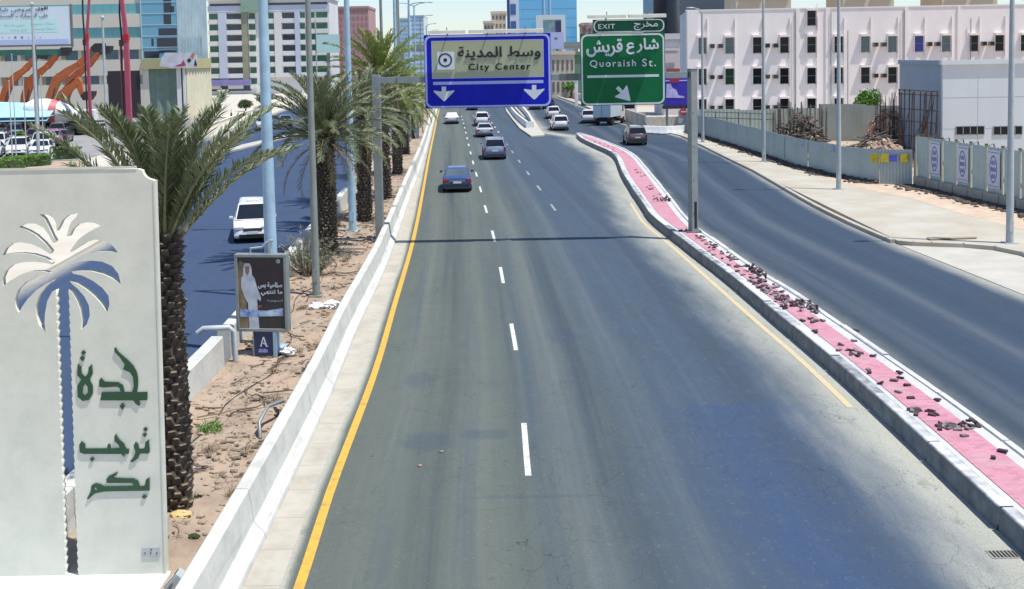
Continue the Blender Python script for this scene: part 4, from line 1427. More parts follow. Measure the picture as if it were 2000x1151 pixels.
for i in range(70):
    yy = rr.uniform(17.5, 60)
    a, b = fLB(yy) + 0.3, fT(yy) - 0.75
    xx = rr.uniform(a, b)
    ang = rr.uniform(0, 3.14)
    L_ = rr.uniform(0.3, 1.4)
    n = 5
    pts = []
    for k in range(n):
        q = (k / (n - 1) - 0.5) * L_
        x_, y_ = xx + math.cos(ang) * q + rr.uniform(-.05, .05), yy + math.sin(ang) * q + rr.uniform(-.05, .05)
        pts.append((x_, y_, soil_z(x_, y_) + 0.03 + rr.uniform(0, 0.07)))
    o = MB().tube(pts, [0.018, 0.02, 0.016, 0.012, 0.006], 5)
    ob = o.build('fallen_branch', M['bark'] if i % 3 else M['frondd'])
    stk.append(tag(ob, 'dry fallen branch lying on the pinkish soil of the planted verge', 'branch', 'dry branches littering the planted verge'))
t = MB()
for i in range(1500):
    yy = rr.uniform(17.4, 75)
    xx = rr.uniform(fLB(yy) + 0.1, fT(yy) - 0.6)
    if mnoise.noise(Vector((xx * 0.6, yy * 0.35, 9))) < -0.12: continue
    s = rr.uniform(0.02, 0.075)
    t.blob((xx, yy, soil_z(xx, yy) + s * 0.3), (s * rr.uniform(0.8, 1.6), s, s * 0.7), 1, 0.4, 2, i)
tag(t.build('soil_clods', M['soil']), kind='stuff')
t = MB()
for i in range(1100):
    yy = 17.6 + 60 * rr.random() ** 1.3
    xx = rr.uniform(fLB(yy) + 0.1, fT(yy) - 0.6)
    if mnoise.noise(Vector((xx * 0.5, yy * 0.3, 17))) < 0.05: continue
    s_ = rr.uniform(0.02, 0.075)
    t.blob((xx, yy, soil_z(xx, yy) + s_ * 0.25), (s_ * rr.uniform(0.8, 1.9), s_, s_ * 0.6), 1, 0.5, 2, i)
tag(t.build('verge_rubble', mat('verge_rubble', (0.24, 0.19, 0.145), (0.11, 0.085, 0.065), scale=1.5, rough=0.95)), kind='stuff')
t = MB()
for i in range(5200):
    yy = 17.4 + 63 * rr.random() ** 1.4
    xx = rr.uniform(fLB(yy) + 0.1, fT(yy) - 0.6)
    if mnoise.noise(Vector((xx * 0.7, yy * 0.4, 3))) < -0.02: continue
    a = rr.uniform(0, 6.28)
    L_ = rr.uniform(0.05, 0.22)
    z_ = soil_z(xx, yy) + 0.015
    d = Vector((math.cos(a), math.sin(a), rr.uniform(-.1, .25))) * L_
    s = Vector((-math.sin(a), math.cos(a), 0)) * 0.012
    c = Vector((xx, yy, z_))
    t.add([c - s, c + d, c + s], [(0, 1, 2)])
tag(t.build('leaf_litter', mat('leaf_litter', (0.16, 0.115, 0.075), (0.28, 0.22, 0.15), scale=3, rough=0.95)), kind='stuff')

for i in range(26):
    yy = 19 + 50 * rr.random() ** 1.3
    xx = rr.uniform(fLB(yy) + 0.3, fT(yy) - 0.8)
    m_ = MB()
    for q in range(70):
        a, e = rr.uniform(0, 6.28), rr.uniform(0.25, 1.4)
        L_ = rr.uniform(0.08, 0.3)
        c = Vector((rr.gauss(0, 0.07), rr.gauss(0, 0.07), 0))
        d = Vector((math.cos(a) * math.cos(e), math.sin(a) * math.cos(e), math.sin(e))) * L_
        sd = Vector((-math.sin(a), math.cos(a), 0)) * 0.008
        m_.add([c - sd, c + d, c + sd], [(0, 1, 2)])
    ob = m_.build('dry_tuft', M['frondd'] if i % 4 else M['leafgrey'])
    ob.location = (xx, yy, soil_z(xx, yy))
    tag(ob, 'dry straw coloured scrub tuft growing on the bare soil of the planted verge', 'dry tuft', 'dry tufts on the planted verge')
hs = MB()
hs.tube([(fLB(q) + 1.1 + 0.35 * math.sin(q * 0.5) + 0.12 * math.sin(q * 1.7), q, soil_z(fLB(q) + 1.1 + 0.35 * math.sin(q * 0.5) + 0.12 * math.sin(q * 1.7), q) + 0.02) for q in frange(18, 75, 0.5)], 0.013, 5)
tag(hs.build('irrigation_hose', M['dark'], smooth=True), 'thin dark irrigation hose winding along the soil of the planted verge', 'hose')

# ------------------------------------------------------------------ poster light box
c = G(517, 692, 0.25)
YB = c.y
k = YB / F
pc = D(513.5, 572, YB)
pbx = thing('poster_light_box', 'grey framed poster light box on a short blue pedestal in the planted verge', 'advert box', (pc.x, YB, 0.2), math.radians(-7))
def up(x, y): return ((x - 513.5) * k, pc.z - (y - 572) * k - 0.2)
x0, z1 = up(460, 494)
x1, z0 = up(566, 648)
fm = MB()
t_ = 0.085
fm.bb(x0, x1, -0.13, 0.13, z1 - t_, z1)
fm.bb(x0, x1, -0.13, 0.13, z0, z0 + t_)
fm.bb(x0, x0 + t_, -0.13, 0.13, z0 + t_ + .001, z1 - t_ - .001)
fm.bb(x1 - t_, x1, -0.13, 0.13, z0 + t_ + .001, z1 - t_ - .001)
fm.build('frame', M['steel'], pbx, bevel=0.012)
MB().bb(x0 + t_, x1 - t_, 0.1, 0.12, z0 + t_, z1 - t_).build('back_panel', M['steel'], pbx)
pb0 = mat('poster_black', (0.022, 0.02, 0.024), (0.035, 0.026, 0.028), scale=1.2, rough=0.25)
post = MB().bb(x0 + t_, x1 - t_, -0.085, -0.07, z0 + t_, z1 - t_).build('poster', pb0, pbx)
ym = -0.085
px0, px1, pz0, pz1 = x0 + t_, x1 - t_, z0 + t_, z1 - t_
U = lambda u, v: (px0 + (px1 - px0) * u, pz0 + (pz1 - pz0) * v)
pw = mat('poster_cloth', (0.62, 0.64, 0.66), (0.42, 0.46, 0.52), scale=3.5, rough=0.35)
psk = mat('poster_skin', (0.30, 0.16, 0.10), rough=0.35)
pbe = mat('poster_tan', (0.30, 0.22, 0.12), (0.16, 0.10, 0.06), scale=6, rough=0.35)
pblue = mat('poster_blue_strip', (0.55, 0.68, 0.78), (0.06, 0.14, 0.45), scale=3.5, rough=0.3)
def art(nm, pts, m, off):
    ob = filled(nm, [[U(*q) for q in pts]], m, 0.002, pbx, ym - off)
    return ob
art('poster_backdrop', [(0.0, 0.0), (0.20, 0.0), (0.16, 0.45), (0.22, 0.88), (0.05, 0.95), (0, 0.9)], pbe, 0.003)
art('poster_robe', [(0.21, 0.0), (0.20, 0.35), (0.13, 0.44), (0.06, 0.58), (0.07, 0.71), (0.15, 0.775), (0.28, 0.775), (0.36, 0.70), (0.41, 0.57), (0.49, 0.43), (0.47, 0.38), (0.40, 0.42), (0.41, 0.2), (0.43, 0.0)], pw, 0.006)
art('poster_headscarf', [(0.11, 0.70), (0.12, 0.86), (0.16, 0.915), (0.26, 0.915), (0.30, 0.86), (0.31, 0.69), (0.255, 0.76), (0.165, 0.76)], pw, 0.009)
art('poster_face', [(0.16, 0.80), (0.165, 0.87), (0.25, 0.87), (0.255, 0.80), (0.21, 0.745)], psk, 0.012)
art('poster_hand', [(0.40, 0.28), (0.50, 0.30), (0.51, 0.33), (0.44, 0.33)], mat('poster_red', (0.35, 0.06, 0.04), rough=0.35), 0.012)
art('poster_strip', [(0.02, 0.16), (0.96, 0.18), (0.96, 0.29), (0.60, 0.25), (0.02, 0.27)], pblue, 0.009)
prn = swhite
a, b = U(0.44, 0.565), U(0.96, 0.65)
lettering('lettering', 'صلاحية بس', prn, pbx, a[0], b[0], a[1], b[1], ym, bold=0.02, ar=True)
a, b = U(0.50, 0.465), U(0.96, 0.55)
lettering('lettering', 'ما تنتهي', prn, pbx, a[0], b[0], a[1], b[1], ym, bold=0.02, ar=True)
a, b = U(0.62, 0.375), U(0.95, 0.41)
lettering('lettering', 'اسبوعية', prn, pbx, a[0], b[0], a[1], b[1], ym, ar=True)
o = U(0.88, 0.945)
rad = 0.055
filled('poster_mark', [circle(o[0], o[1], rad), circle(o[0] - 0.006, o[1], rad * 0.62)], prn, 0.002, pbx, ym - 0.004)
filled('poster_mark', [[(o[0] - rad * .5, o[1] - .006), (o[0] + rad * .8, o[1] - .006), (o[0] + rad * .8, o[1] + .006), (o[0] - rad * .5, o[1] + .006)]], prn, 0.002, pbx, ym - 0.004)
x2, z3 = up(493, 648)
x3, z2 = up(541, 699)
navy = mat('pedestal_navy', (0.018, 0.035, 0.105), rough=0.4)
MB().bb(x2 + 0.03, x3 - 0.10, -0.11, 0.11, 0.0, z0).build('pedestal', navy, pbx)
MB().bb(x2, x2 + 0.028, -0.125, 0.125, -0.15, z0).build('pedestal_side', M['steel'], pbx, bevel=0.006)
MB().bb(x3 - 0.098, x3, -0.125, 0.125, -0.15, z0).build('pedestal_side', M['bluepole'], pbx, bevel=0.006)
MB().bb(x2 - 0.02, x3 + 0.02, -0.16, 0.16, -0.2, -0.02).build('foot', M['conc'], pbx, bevel=0.01)
cxp, czp = (x2 + x3 - 0.07) / 2, z0 - 0.30
logo = [[(-.15, -.2), (-.02, .2), (.03, .2), (.15, -.17), (.20, -.2), (.09, -.2), (.07, -.12), (-.06, -.06), (-.085, -.2)], [(-.045, -.02), (.055, -.07), (.005, .12)]]
filled('logo_mark', [[(cxp + u, czp + v) for u, v in [(0.68 * p_[0], 0.68 * p_[1] + 0.02) for p_ in lp]] for lp in logo], swhite, 0.003, pbx, -0.114)
lettering('lettering', 'ARABIA', slilac, pbx, cxp - 0.14, cxp + 0.12, czp - 0.27, czp - 0.17, -0.111, bold=0.02)
br = MB()
a, b = up(491, 494), up(524, 474)
br.tube([(a[0], 0, a[1]), (a[0], 0, a[1] + 0.14), (0.02, 0, a[1] + 0.18), (b[0], 0, b[1] + 0.03), (b[0] + 0.12, 0, a[1] + 0.36), (b[0] + 0.2, 0, a[1] + 0.36)], 0.03, 6)
br.bb(b[0] + 0.06, b[0] + 0.14, -0.03, 0.03, a[1], a[1] + 0.38)
br.build('top_bracket', M['palepole'], pbx)

# smaller advert panels further up the verge
def advert(label, px, py0, py1, wpx, Y, rz, mtop, mbot, facing=True):
    a = D(px, (py0 + py1) / 2, Y)
    h, w_ = (py1 - py0) * Y / F, wpx * Y / F
    t = thing('advert_panel', label, 'advert panel', (a.x, Y, 0.2), math.radians(rz), 'slim advert panels along the planted verge')
    zc = a.z - 0.2
    MB().bb(-w_ / 2, w_ / 2, -0.08, 0.08, zc - h / 2, zc + h / 2).build('frame', M['palepole'], t, bevel=0.015)
    MB().bb(-w_ / 2 + 0.06, w_ / 2 - 0.06, -0.095, -0.081, zc - h * 0.02, zc + h / 2 - 0.07).build('poster', mtop, t)
    MB().bb(-w_ / 2 + 0.06, w_ / 2 - 0.06, -0.095, -0.081, zc - h / 2 + 0.07, zc - h * 0.02 - 0.002).build('poster', mbot, t)
    MB().bb(-w_ * 0.22, w_ * 0.22, -0.07, 0.07, -0.1, zc - h / 2).build('post', M['palepole'], t)
    return t


lime = mat('advert_lime', (0.10, 0.42, 0.03), (0.16, 0.5, 0.06), scale=2, rough=0.4)
olive = mat('advert_olive', (0.15, 0.22, 0.03), rough=0.4)
food = mat('advert_picture', (0.62, 0.60, 0.55), (0.30, 0.13, 0.05), scale=2.6, rough=0.4, lo=0.5, hi=0.6)
advert('small advert panel with a bright green top and a picture below, beside the barrier', 793, 226, 277, 20, 95, -4, lime, food)
advert('small white advert panel just left of the blue sign corner', 814, 213, 250, 16, 112, -4, M['white'], M['white'])
advert('narrow advert panel seen edge on between the gantry post and the barrier, olive lower half', 746, 276, 372, 13, 62, 38, M['white'], olive)

# ------------------------------------------------------------------ vehicles (y forward, origin on the ground)
def paint(name, c):
    return mat('car_paint_' + name, c, [v * 0.92 for v in c], scale=1.5, rough=0.32, coat=0.6, dirt=(0.32, 0.29, 0.24), dscale=1.8, damt=0.14)


SPEC = {
    'sedan': dict(L=4.85, W=1.82, H=1.46, belt=0.98, wr=0.33, wb=(-1.40, 1.42),
                  prof=[(-2.32, .26), (-2.42, .40), (-2.43, .62), (-2.38, .90), (-2.25, .99), (-1.55, 1.03), (0.9, 1.0), (1.7, .90), (2.2, .76), (2.40, .56), (2.42, .36), (2.33, .24)],
                  gh=(-1.85, 1.15, -1.05, 0.22)),
    'suv': dict(L=4.8, W=1.90, H=1.76, belt=1.10, wr=0.38, wb=(-1.42, 1.42),
                prof=[(-2.28, .34), (-2.40, .48), (-2.42, .78), (-2.38, 1.06), (-2.32, 1.12), (1.0, 1.10), (1.8, 1.03), (2.2, .92), (2.38, .66), (2.40, .44), (2.30, .32)],
                gh=(-2.34, 1.15, -2.02, 0.35)),
    'van': dict(L=4.6, W=1.77, H=1.67, belt=1.03, wr=0.33, wb=(-1.35, 1.45),
                prof=[(-2.2, .28), (-2.30, .45), (-2.32, .8), (-2.27, 1.0), (-2.2, 1.05), (1.1, 1.05), (1.75, .96), (2.12, .80), (2.28, .58), (2.30, .36), (2.20, .24)],
                gh=(-2.22, 1.62, -1.98, 0.62)),
}


def face4(mb, corners, inset, off, mi=0, ww=None):
    """panel lying just proud of a quadrilateral"""
    c = [Vector(q) for q in corners]
    ctr = sum(c, Vector()) / 4
    n = (c[1] - c[0]).cross(c[3] - c[0]).normalized()
    u = (c[1] - c[0]).normalized()
    v = (c[3] - c[0]).normalized()
    o = []
    for q, (a, b) in zip(c, ((1, 1), (-1, 1), (-1, -1), (1, -1))):
        o.append(q + u * a * inset + v * b * inset + n * off)
    mb.add(o, [(0, 1, 2, 3)], mi)


def car(name, label, kind, pm, X, Y, rz=0.0, group=None, rear_glass=None, roof_sign=False, detail=True, cat=None, wind_dark=True):
    s = SPEC[kind]
    t = thing(name, label, cat or {'sedan': 'car', 'suv': 'car', 'van': 'minivan'}[kind], (X, Y, 0.0), rz, group)
    W, H, belt = s['W'], s['H'], s['belt']
    hw = W / 2
    body = MB()
    pr = s['prof']
    n = len(pr)
    lats = [(-1.0, 0.90, 0.02), (-0.985, 0.97, 0.0), (-0.86, 1.0, 0.0), (-0.45, 1.0, 0.015), (0.45, 1.0, 0.015), (0.86, 1.0, 0.0), (0.985, 0.97, 0.0), (1.0, 0.90, 0.02)]
    vs, fs = [], []
    zc = 0.62
    for (fx, sh, crown) in lats:
        for (yy, zz) in pr:
            ends = 1.0 - 0.045 * (abs(fx) ** 3)                       # plan taper of nose and tail
            vs.append((fx * hw * (1 - 0.05 * max(0, abs(yy) / 2.4) ** 4), yy * ends, zc + (zz - zc) * (sh if zz > zc else 1 - (1 - sh) * 0.4) + (crown if zz > 0.8 else 0)))
    for i in range(len(lats) - 1):
        for k in range(n):
            k2 = (k + 1) % n
            fs.append((i * n + k, (i + 1) * n + k, (i + 1) * n + k2, i * n + k2))
    fs.append(tuple(range(n)))
    fs.append(tuple(reversed(range((len(lats) - 1) * n, len(lats) * n))))
    body.add(vs, fs)
    body.build('body', pm, t, smooth=True)
    yb0, yb1, yt0, yt1 = s['gh']
    wb_, wt = hw * 0.91, hw * (0.70 if kind == 'sedan' else 0.76)
    B = [(-wb_, yb0, belt - .02), (wb_, yb0, belt - .02), (wb_, yb1, belt - .02), (-wb_, yb1, belt - .02)]
    T = [(-wt, yt0, H - .04), (wt, yt0, H - .04), (wt, yt1, H - .03), (-wt, yt1, H - .03)]
    cab = MB()
    cab.add(B + T + [(-wt * .85, yt0 + .1, H), (wt * .85, yt0 + .1, H), (wt * .85, yt1 - .1, H + .01), (-wt * .85, yt1 - .1, H + .01)],
            [(0, 1, 5, 4), (1, 2, 6, 5), (2, 3, 7, 6), (3, 0, 4, 7), (4, 5, 9, 8), (5, 6, 10, 9), (6, 7, 11, 10), (7, 4, 8, 11), (8, 9, 10, 11)])
    cab.build('cabin', pm, t, bevel=0.03, ang=20)
    g = MB(); face4(g, (B[0], B[1], T[1], T[0]), 0.07, 0.012); g.build('rear_window', rear_glass or M['cglass'], t)
    g = MB(); face4(g, (B[2], B[3], T[3], T[2]), 0.06, 0.012); g.build('windscreen', M['cglass'], t)
    for sd in (0, 1):
        q = (B[1], B[2], T[2], T[1]) if sd == 0 else (B[3], B[0], T[0], T[3])
        g = MB(); face4(g, q, 0.07, 0.012); ob = g.build('side_window', M['cglass'], t)
        # door pillar
        c = [Vector(v) for v in q]
        m0, m1 = c[0].lerp(c[1], 0.52), c[3].lerp(c[2], 0.52)
        nn = (c[1] - c[0]).cross(c[3] - c[0]).normalized() * 0.016
        dv = (c[1] - c[0]).normalized() * 0.035
        MB().add([m0 - dv + nn, m0 + dv + nn, m1 + dv + nn, m1 - dv + nn], [(0, 1, 2, 3)]).build('pillar', M['black'], t)
    for sx in (-1, 1):
        for wy in s['wb']:
            wr = s['wr']
            w_ = MB().cyl((sx * (hw - 0.20), wy, wr), (sx * (hw + 0.004), wy, wr), wr, n=18).build('wheel', M['rubber'], t, bevel=0.02)
            MB().cyl((sx * (hw + 0.002), wy, wr), (sx * (hw + 0.014), wy, wr), wr * 0.66, n=14).build('rim', M['rim'], w_)
        yl = pr[2][0]
        zt = belt - 0.20
        if kind == 'sedan':
            MB().bb(sx * (hw - .05), sx * (hw - .36), yl - 0.0, yl + 0.16, zt - 0.07, zt + 0.09).build('tail_light', M['red_light'], t, bevel=0.03)
        else:
            MB().bb(sx * (hw - .05), sx * (hw - .19), yl - 0.0, yl + 0.2, zt - 0.14, zt + 0.18).build('tail_light', M['red_light'], t, bevel=0.03)
        yf = pr[-2][0]
        MB().bb(sx * (hw - .06), sx * (hw - .50), yf - 0.42, yf - 0.055, 0.60, 0.78).build('head_light', M['clear_light'], t, bevel=0.04)
        MB().bb(sx * (hw + .02), sx * (hw + .20), yb1 - .42, yb1 - .34, belt, belt + .14).build('mirror', pm if kind != 'sedan' else M['dark'], t, bevel=0.025)
    yr = pr[1][0]
    MB().bb(-0.26, 0.26, yr - 0.035, yr + 0.02, 0.60 if kind == 'sedan' else 0.72, 0.72 if kind == 'sedan' else 0.84).build('number_plate', M['plate'], t)
    MB().bb(-hw * .9, hw * .9, yr - 0.012, yr + 0.1, 0.25, 0.41).build('bumper', M['dark'], t, bevel=0.02)
    yf = pr[-2][0]
    MB().bb(-0.42, 0.42, yf - .12, yf - 0.008, 0.57, 0.70).build('grille', M['dark'], t, bevel=0.02)
    MB().bb(-0.62, 0.62, yf - .12, yf + 0.006, 0.26, 0.43).build('air_intake', M['black'], t, bevel=0.02)
    MB().bb(-0.25, 0.25, yf - .02, yf + 0.022, 0.43, 0.54).build('number_plate', M['plate'], t)
    MB().bb(-hw * .86, hw * .86, -2.0, 2.0, 0.16, 0.30).build('underbody', M['black'], t)
    if kind == 'sedan':
        MB().bb(-0.5, 0.5, yr - 0.03, yr + 0.03, 0.735, 0.77).build('chrome_strip', M['rim'], t)
    MB().bb(-hw * .8, hw * .8, yr - 0.022, yr + 0.05, 0.46, 0.485).build('bumper_line', M['dark'], t)
    if kind == 'suv':
        for sx in (-1, 1):
            MB().bb(sx * wt * .88 - .02, sx * wt * .88 + .02, yt0 + .15, yt1 - .2, H + .02, H + .06).build('roof_rail', M['dark'], t)
    if roof_sign:
        MB().bb(-0.28, 0.28, yt1 - .55, yt1 - .37, H + .0, H + .15).build('roof_sign', M['white'], t, bevel=0.04)
    return t


P = {'navy': paint('dark_blue', (0.032, 0.068, 0.19)), 'steelblue': paint('steel_blue', (0.20, 0.24, 0.36)), 'silver': paint('silver', (0.46, 0.50, 0.52)),
     'white': paint('white', (0.72, 0.72, 0.71)), 'brown': paint('dark_brown', (0.10, 0.085, 0.085)), 'grey': paint('grey', (0.20, 0.22, 0.24)),
     'black': paint('black', (0.025, 0.025, 0.03)), 'purple': paint('purple', (0.22, 0.05, 0.26)), 'red': paint('dark_red', (0.25, 0.03, 0.04)),
     'beige': paint('beige', (0.48, 0.42, 0.33))}


def GC(px, py):
    p = G(px, py, 0)
    return p.x, p.y


def heading(f, y):
    return math.atan2(-(f(y + 1) - f(y - 1)) / 2, 1.0)


ctr = 'cars driving away on the main carriageway'
for name, lab, kind, pm, px, py, f, kw in [
    ('sedan_car', 'dark blue sedan with red tail lights driving in the left lane before the gantry shadow', 'sedan', P['navy'], 889, 377, fY, dict(rear_glass=M['cglass_sky'])),
    ('suv_car', 'blue grey SUV in the middle lane, nearest of the three cars in a line', 'suv', P['steelblue'], 964, 313, fY, {}),
    ('sedan_car', 'silver sedan in the middle lane between the blue grey SUV and a white SUV', 'sedan', P['silver'], 945, 269, fY, {}),
    ('suv_car', 'white SUV with dark rear window just below the blue sign, in the middle lane', 'suv', P['white'], 940, 247, fY, {}),
    ('sedan_car', 'small white sedan far off in the left lane next to the barrier', 'sedan', P['white'], 881, 243, fY, dict(rear_glass=P['white'])),
    ('sedan_car', 'grey car mostly hidden by the lower edge of the blue sign', 'sedan', P['grey'], 921, 216, fY, {}),
]:
    X, Y = GC(px, py)
    Y += 2.4
    car(name, lab, kind, pm, X, Y, heading(f, Y), ctr, **kw)
for name, lab, kind, pm, px, py, f, kw, hd in [
    ('suv_car', 'white SUV on the side road just past the tip of the pink island', 'suv', P['white'], 1094, 256, fSeam, {}, None),
    ('suv_car', 'white SUV right behind another white SUV at the edge of the blue sign', 'suv', P['white'], 1081, 233, fSeam, {}, None),
    ('suv_car', 'dark brown SUV alongside the far end of the pink island', 'suv', P['brown'], 1245, 285, fRR, {}, 0.02),
    ('suv_car', 'white SUV behind the box truck under the green sign', 'suv', P['white'], 1153, 242, fRR, {}, -0.1),
    ('sedan_car', 'black car far off between the two overhead signs', 'sedan', P['black'], 1045, 215, fSeam, {}, None),
    ('suv_car', 'dark car at the lower right corner of the blue sign', 'suv', P['black'], 1072, 214, fSeam, {}, None),
]:
    X, Y = GC(px, py)
    Y += 2.4
    car(name, lab, kind, pm, X, Y, heading(f, Y) if hd is None else hd, 'cars on the side road to the right', **kw)
X, Y = GC(496, 476)
car('minivan', 'white taxi minivan with a roof sign coming towards us on the left road', 'van', P['white'], X - 0.55, Y + 2.3, math.pi + 0.22, None, roof_sign=True)
X, Y = GC(512, 254)
car('suv_car', 'grey SUV on the service road beyond the left road, behind the pale blue pole', 'suv', P['silver'], X, Y + 1, math.pi + 0.25, 'cars on the left service road')
X, Y = GC(555, 247)
car('sedan_car', 'blue grey sedan on the left service road, half hidden by palm fronds', 'sedan', P['steelblue'], X, Y + 1, math.pi + 0.25, 'cars on the left service road')


def box_truck(label, X, Y, rz):
    t = thing('box_truck', label, 'truck', (X, Y, 0), rz)
    cargo = mat('truck_box', (0.50, 0.60, 0.64), (0.44, 0.54, 0.58), scale=1, rough=0.5)
    MB().bb(-1.15, 1.15, -2.6, 1.7, 1.05, 3.3).build('cargo_box', cargo, t, bevel=0.03)
    MB().bb(-0.02, 0.02, -2.63, -2.605, 1.1, 3.2).build('door_seam', M['dark'], t)
    cb = MB().prism([(1.85, 0.7), (1.85, 2.45), (2.0, 2.6), (3.1, 2.6), (3.45, 1.75), (3.55, 1.5), (3.55, 0.6)], 'x', -1.0, 1.0)
    cb.build('cab', P['white'], t, bevel=0.05)
    MB().prism([(3.16, 2.46), (3.44, 1.78), (3.47, 1.79), (3.19, 2.47)], 'x', -0.85, 0.85).build('windscreen', M['cglass'], t)
    for sx in (-1, 1):
        MB().bb(sx * 1.003, sx * 1.012, 2.3, 3.0, 1.6, 2.3).build('side_window', M['cglass'], t)
        MB().bb(sx * 0.7, sx * 1.05, -2.66, -2.58, 0.8, 0.95).build('tail_light', M['red_light'], t)
        for wy in (-1.6, 2.7):
            MB().cyl((sx * 0.75, wy, 0.45), (sx * 1.08, wy, 0.45), 0.45, n=18).build('wheel', M['rubber'], t, bevel=0.02)
    MB().bb(-0.5, 0.5, -2.5, 3.3, 0.55, 1.04).build('chassis', M['black'], t)
    MB().bb(-1.1, 1.1, -2.62, -2.5, 0.5, 0.65).build('bumper', M['black'], t)
    return t


X, Y = GC(1196, 246)
box_truck('white box truck under the green sign, seen from behind', X - 0.2, Y + 2.6, -0.42)
X, Y = GC(1222, 240)
tk = thing('truck', 'white truck cab standing to the right of the box truck under the green sign', 'truck', (X + 0.3, Y + 4, 0), 0.35)
MB().prism([(-1.2, 0.7), (-1.2, 2.7), (0.5, 2.85), (0.95, 1.9), (1.05, 0.6)], 'x', -1.2, 1.2).build('cab', P['white'], tk, bevel=0.05)
MB().bb(-0.9, 0.9, -1.225, -1.205, 1.7, 2.4).build('rear_window', M['cglass'], tk)
MB().bb(-1.1, 1.1, -4.2, -1.25, 0.85, 1.15).build('flat_bed', mat('bed_tan', (0.30, 0.23, 0.15), rough=0.8), tk)
for sx in (-1, 1):
    for wy in (-3.2, 0.2):
        MB().cyl((sx * 0.75, wy, 0.45), (sx * 1.1, wy, 0.45), 0.45, n=18).build('wheel', M['rubber'], tk, bevel=0.02)

# ------------------------------------------------------------------ right side: fences, building site, buildings
M['sheet'] = mat('corrugated_sheet', (0.38, 0.46, 0.475), (0.33, 0.41, 0.43), scale=0.8, rough=0.5, metal=0.15, dirt=(0.30, 0.27, 0.22), dscale=0.9, damt=0.45, stretch=(1, 1, 0.25))
M['sheetl'] = mat('corrugated_sheet_pale', (0.42, 0.53, 0.52), (0.36, 0.47, 0.47), scale=0.8, rough=0.5, metal=0.1, dirt=(0.34, 0.32, 0.27), dscale=0.9, damt=0.4)
M['conblock'] = mat('fence_foot_concrete', (0.40, 0.38, 0.33), (0.33, 0.31, 0.27), scale=1.5, rough=0.9, bump=0.2, bscale=10)
M['timber'] = mat('weathered_timber', (0.20, 0.175, 0.145), (0.10, 0.085, 0.07), scale=2.5, rough=0.9)
M['rebar'] = mat('rusty_bar', (0.10, 0.07, 0.055), (0.06, 0.045, 0.04), scale=4, rough=0.85)
M['yellow'] = mat('warning_yellow', (0.52, 0.42, 0.03), rough=0.5)


def corrug(mb, a, b, z0, z1, pitch=0.18, amp=0.022, mi=0, thick=0.03):
    a, b = Vector((a[0], a[1], 0)), Vector((b[0], b[1], 0))
    d = b - a
    n = max(4, int(d.length / pitch) * 4)
    nrm = Vector((-d.y, d.x, 0)).normalized()
    prof = [0, amp, amp, 0]
    f, bk = [], []
    for i in range(n + 1):
        p = a + d * i / n + nrm * prof[i % 4]
        f.append(p)
        bk.append(p - nrm * thick)
    vs = [p + Vector((0, 0, z0)) for p in f] + [p + Vector((0, 0, z1)) for p in f] + [p + Vector((0, 0, z0)) for p in bk] + [p + Vector((0, 0, z1)) for p in bk]
    N = n + 1
    fs = [(i, i + 1, N + i + 1, N + i) for i in range(n)] + [(2 * N + i + 1, 2 * N + i, 3 * N + i, 3 * N + i + 1) for i in range(n)]
    fs += [(N + i, N + i + 1, 3 * N + i + 1, 3 * N + i) for i in range(n)]
    fs += [(0, N, 3 * N, 2 * N), (n, 2 * N + n, 3 * N + n, N + n)]
    mb.add(vs, fs, mi)


fen = thing('corrugated_fence', 'blue grey corrugated sheet fence around the building site along the right pavement', 'fence', (0, 0, 0))
rr = random.Random(8)
pts = [Vector((x, y_, 0)) for y_, x in fF] + [Vector((24.55, 64.8, 0))]
for a, b in zip(pts[:-1], pts[1:]):
    n = max(1, round((b - a).length / 2.4))
    for i in range(n):
        p, q = a.lerp(b, i / n), a.lerp(b, (i + 1) / n)
        m_ = MB()
        h = 2.25 + rr.uniform(-0.05, 0.05) + (0.1 if p.y < 66 else 0)
        sh = Vector((rr.uniform(-0.04, 0.04), rr.uniform(-0.02, 0.02), 0))
        corrug(m_, p + sh, q + sh + (p - q).normalized() * 0.01, 0.02 + rr.uniform(0, 0.06), h)
        m_.build('sheet_panel', M['sheet'], fen)
    for i in range(n + 1):
        p = a.lerp(b, i / n) + Vector((0.12, 0.0, 0))
        MB().bb(p.x - 0.03, p.x + 0.03, p.y - 0.03, p.y + 0.03, 0, 2.2).build('post', M['steeld'], fen)
# notices on it
def on_fence(name, label, cat, px, py, Y, w_, h_, m, group=None, rz=0.0):
    c = D(px, py, Y)
    t = MB().box((0, 0, 0), (w_, 0.02, h_)).build(name, m, None, bevel=0.003)
    t.location = c
    t.rotation_euler = (0, 0, rz)
    return tag(t, label, cat, group)


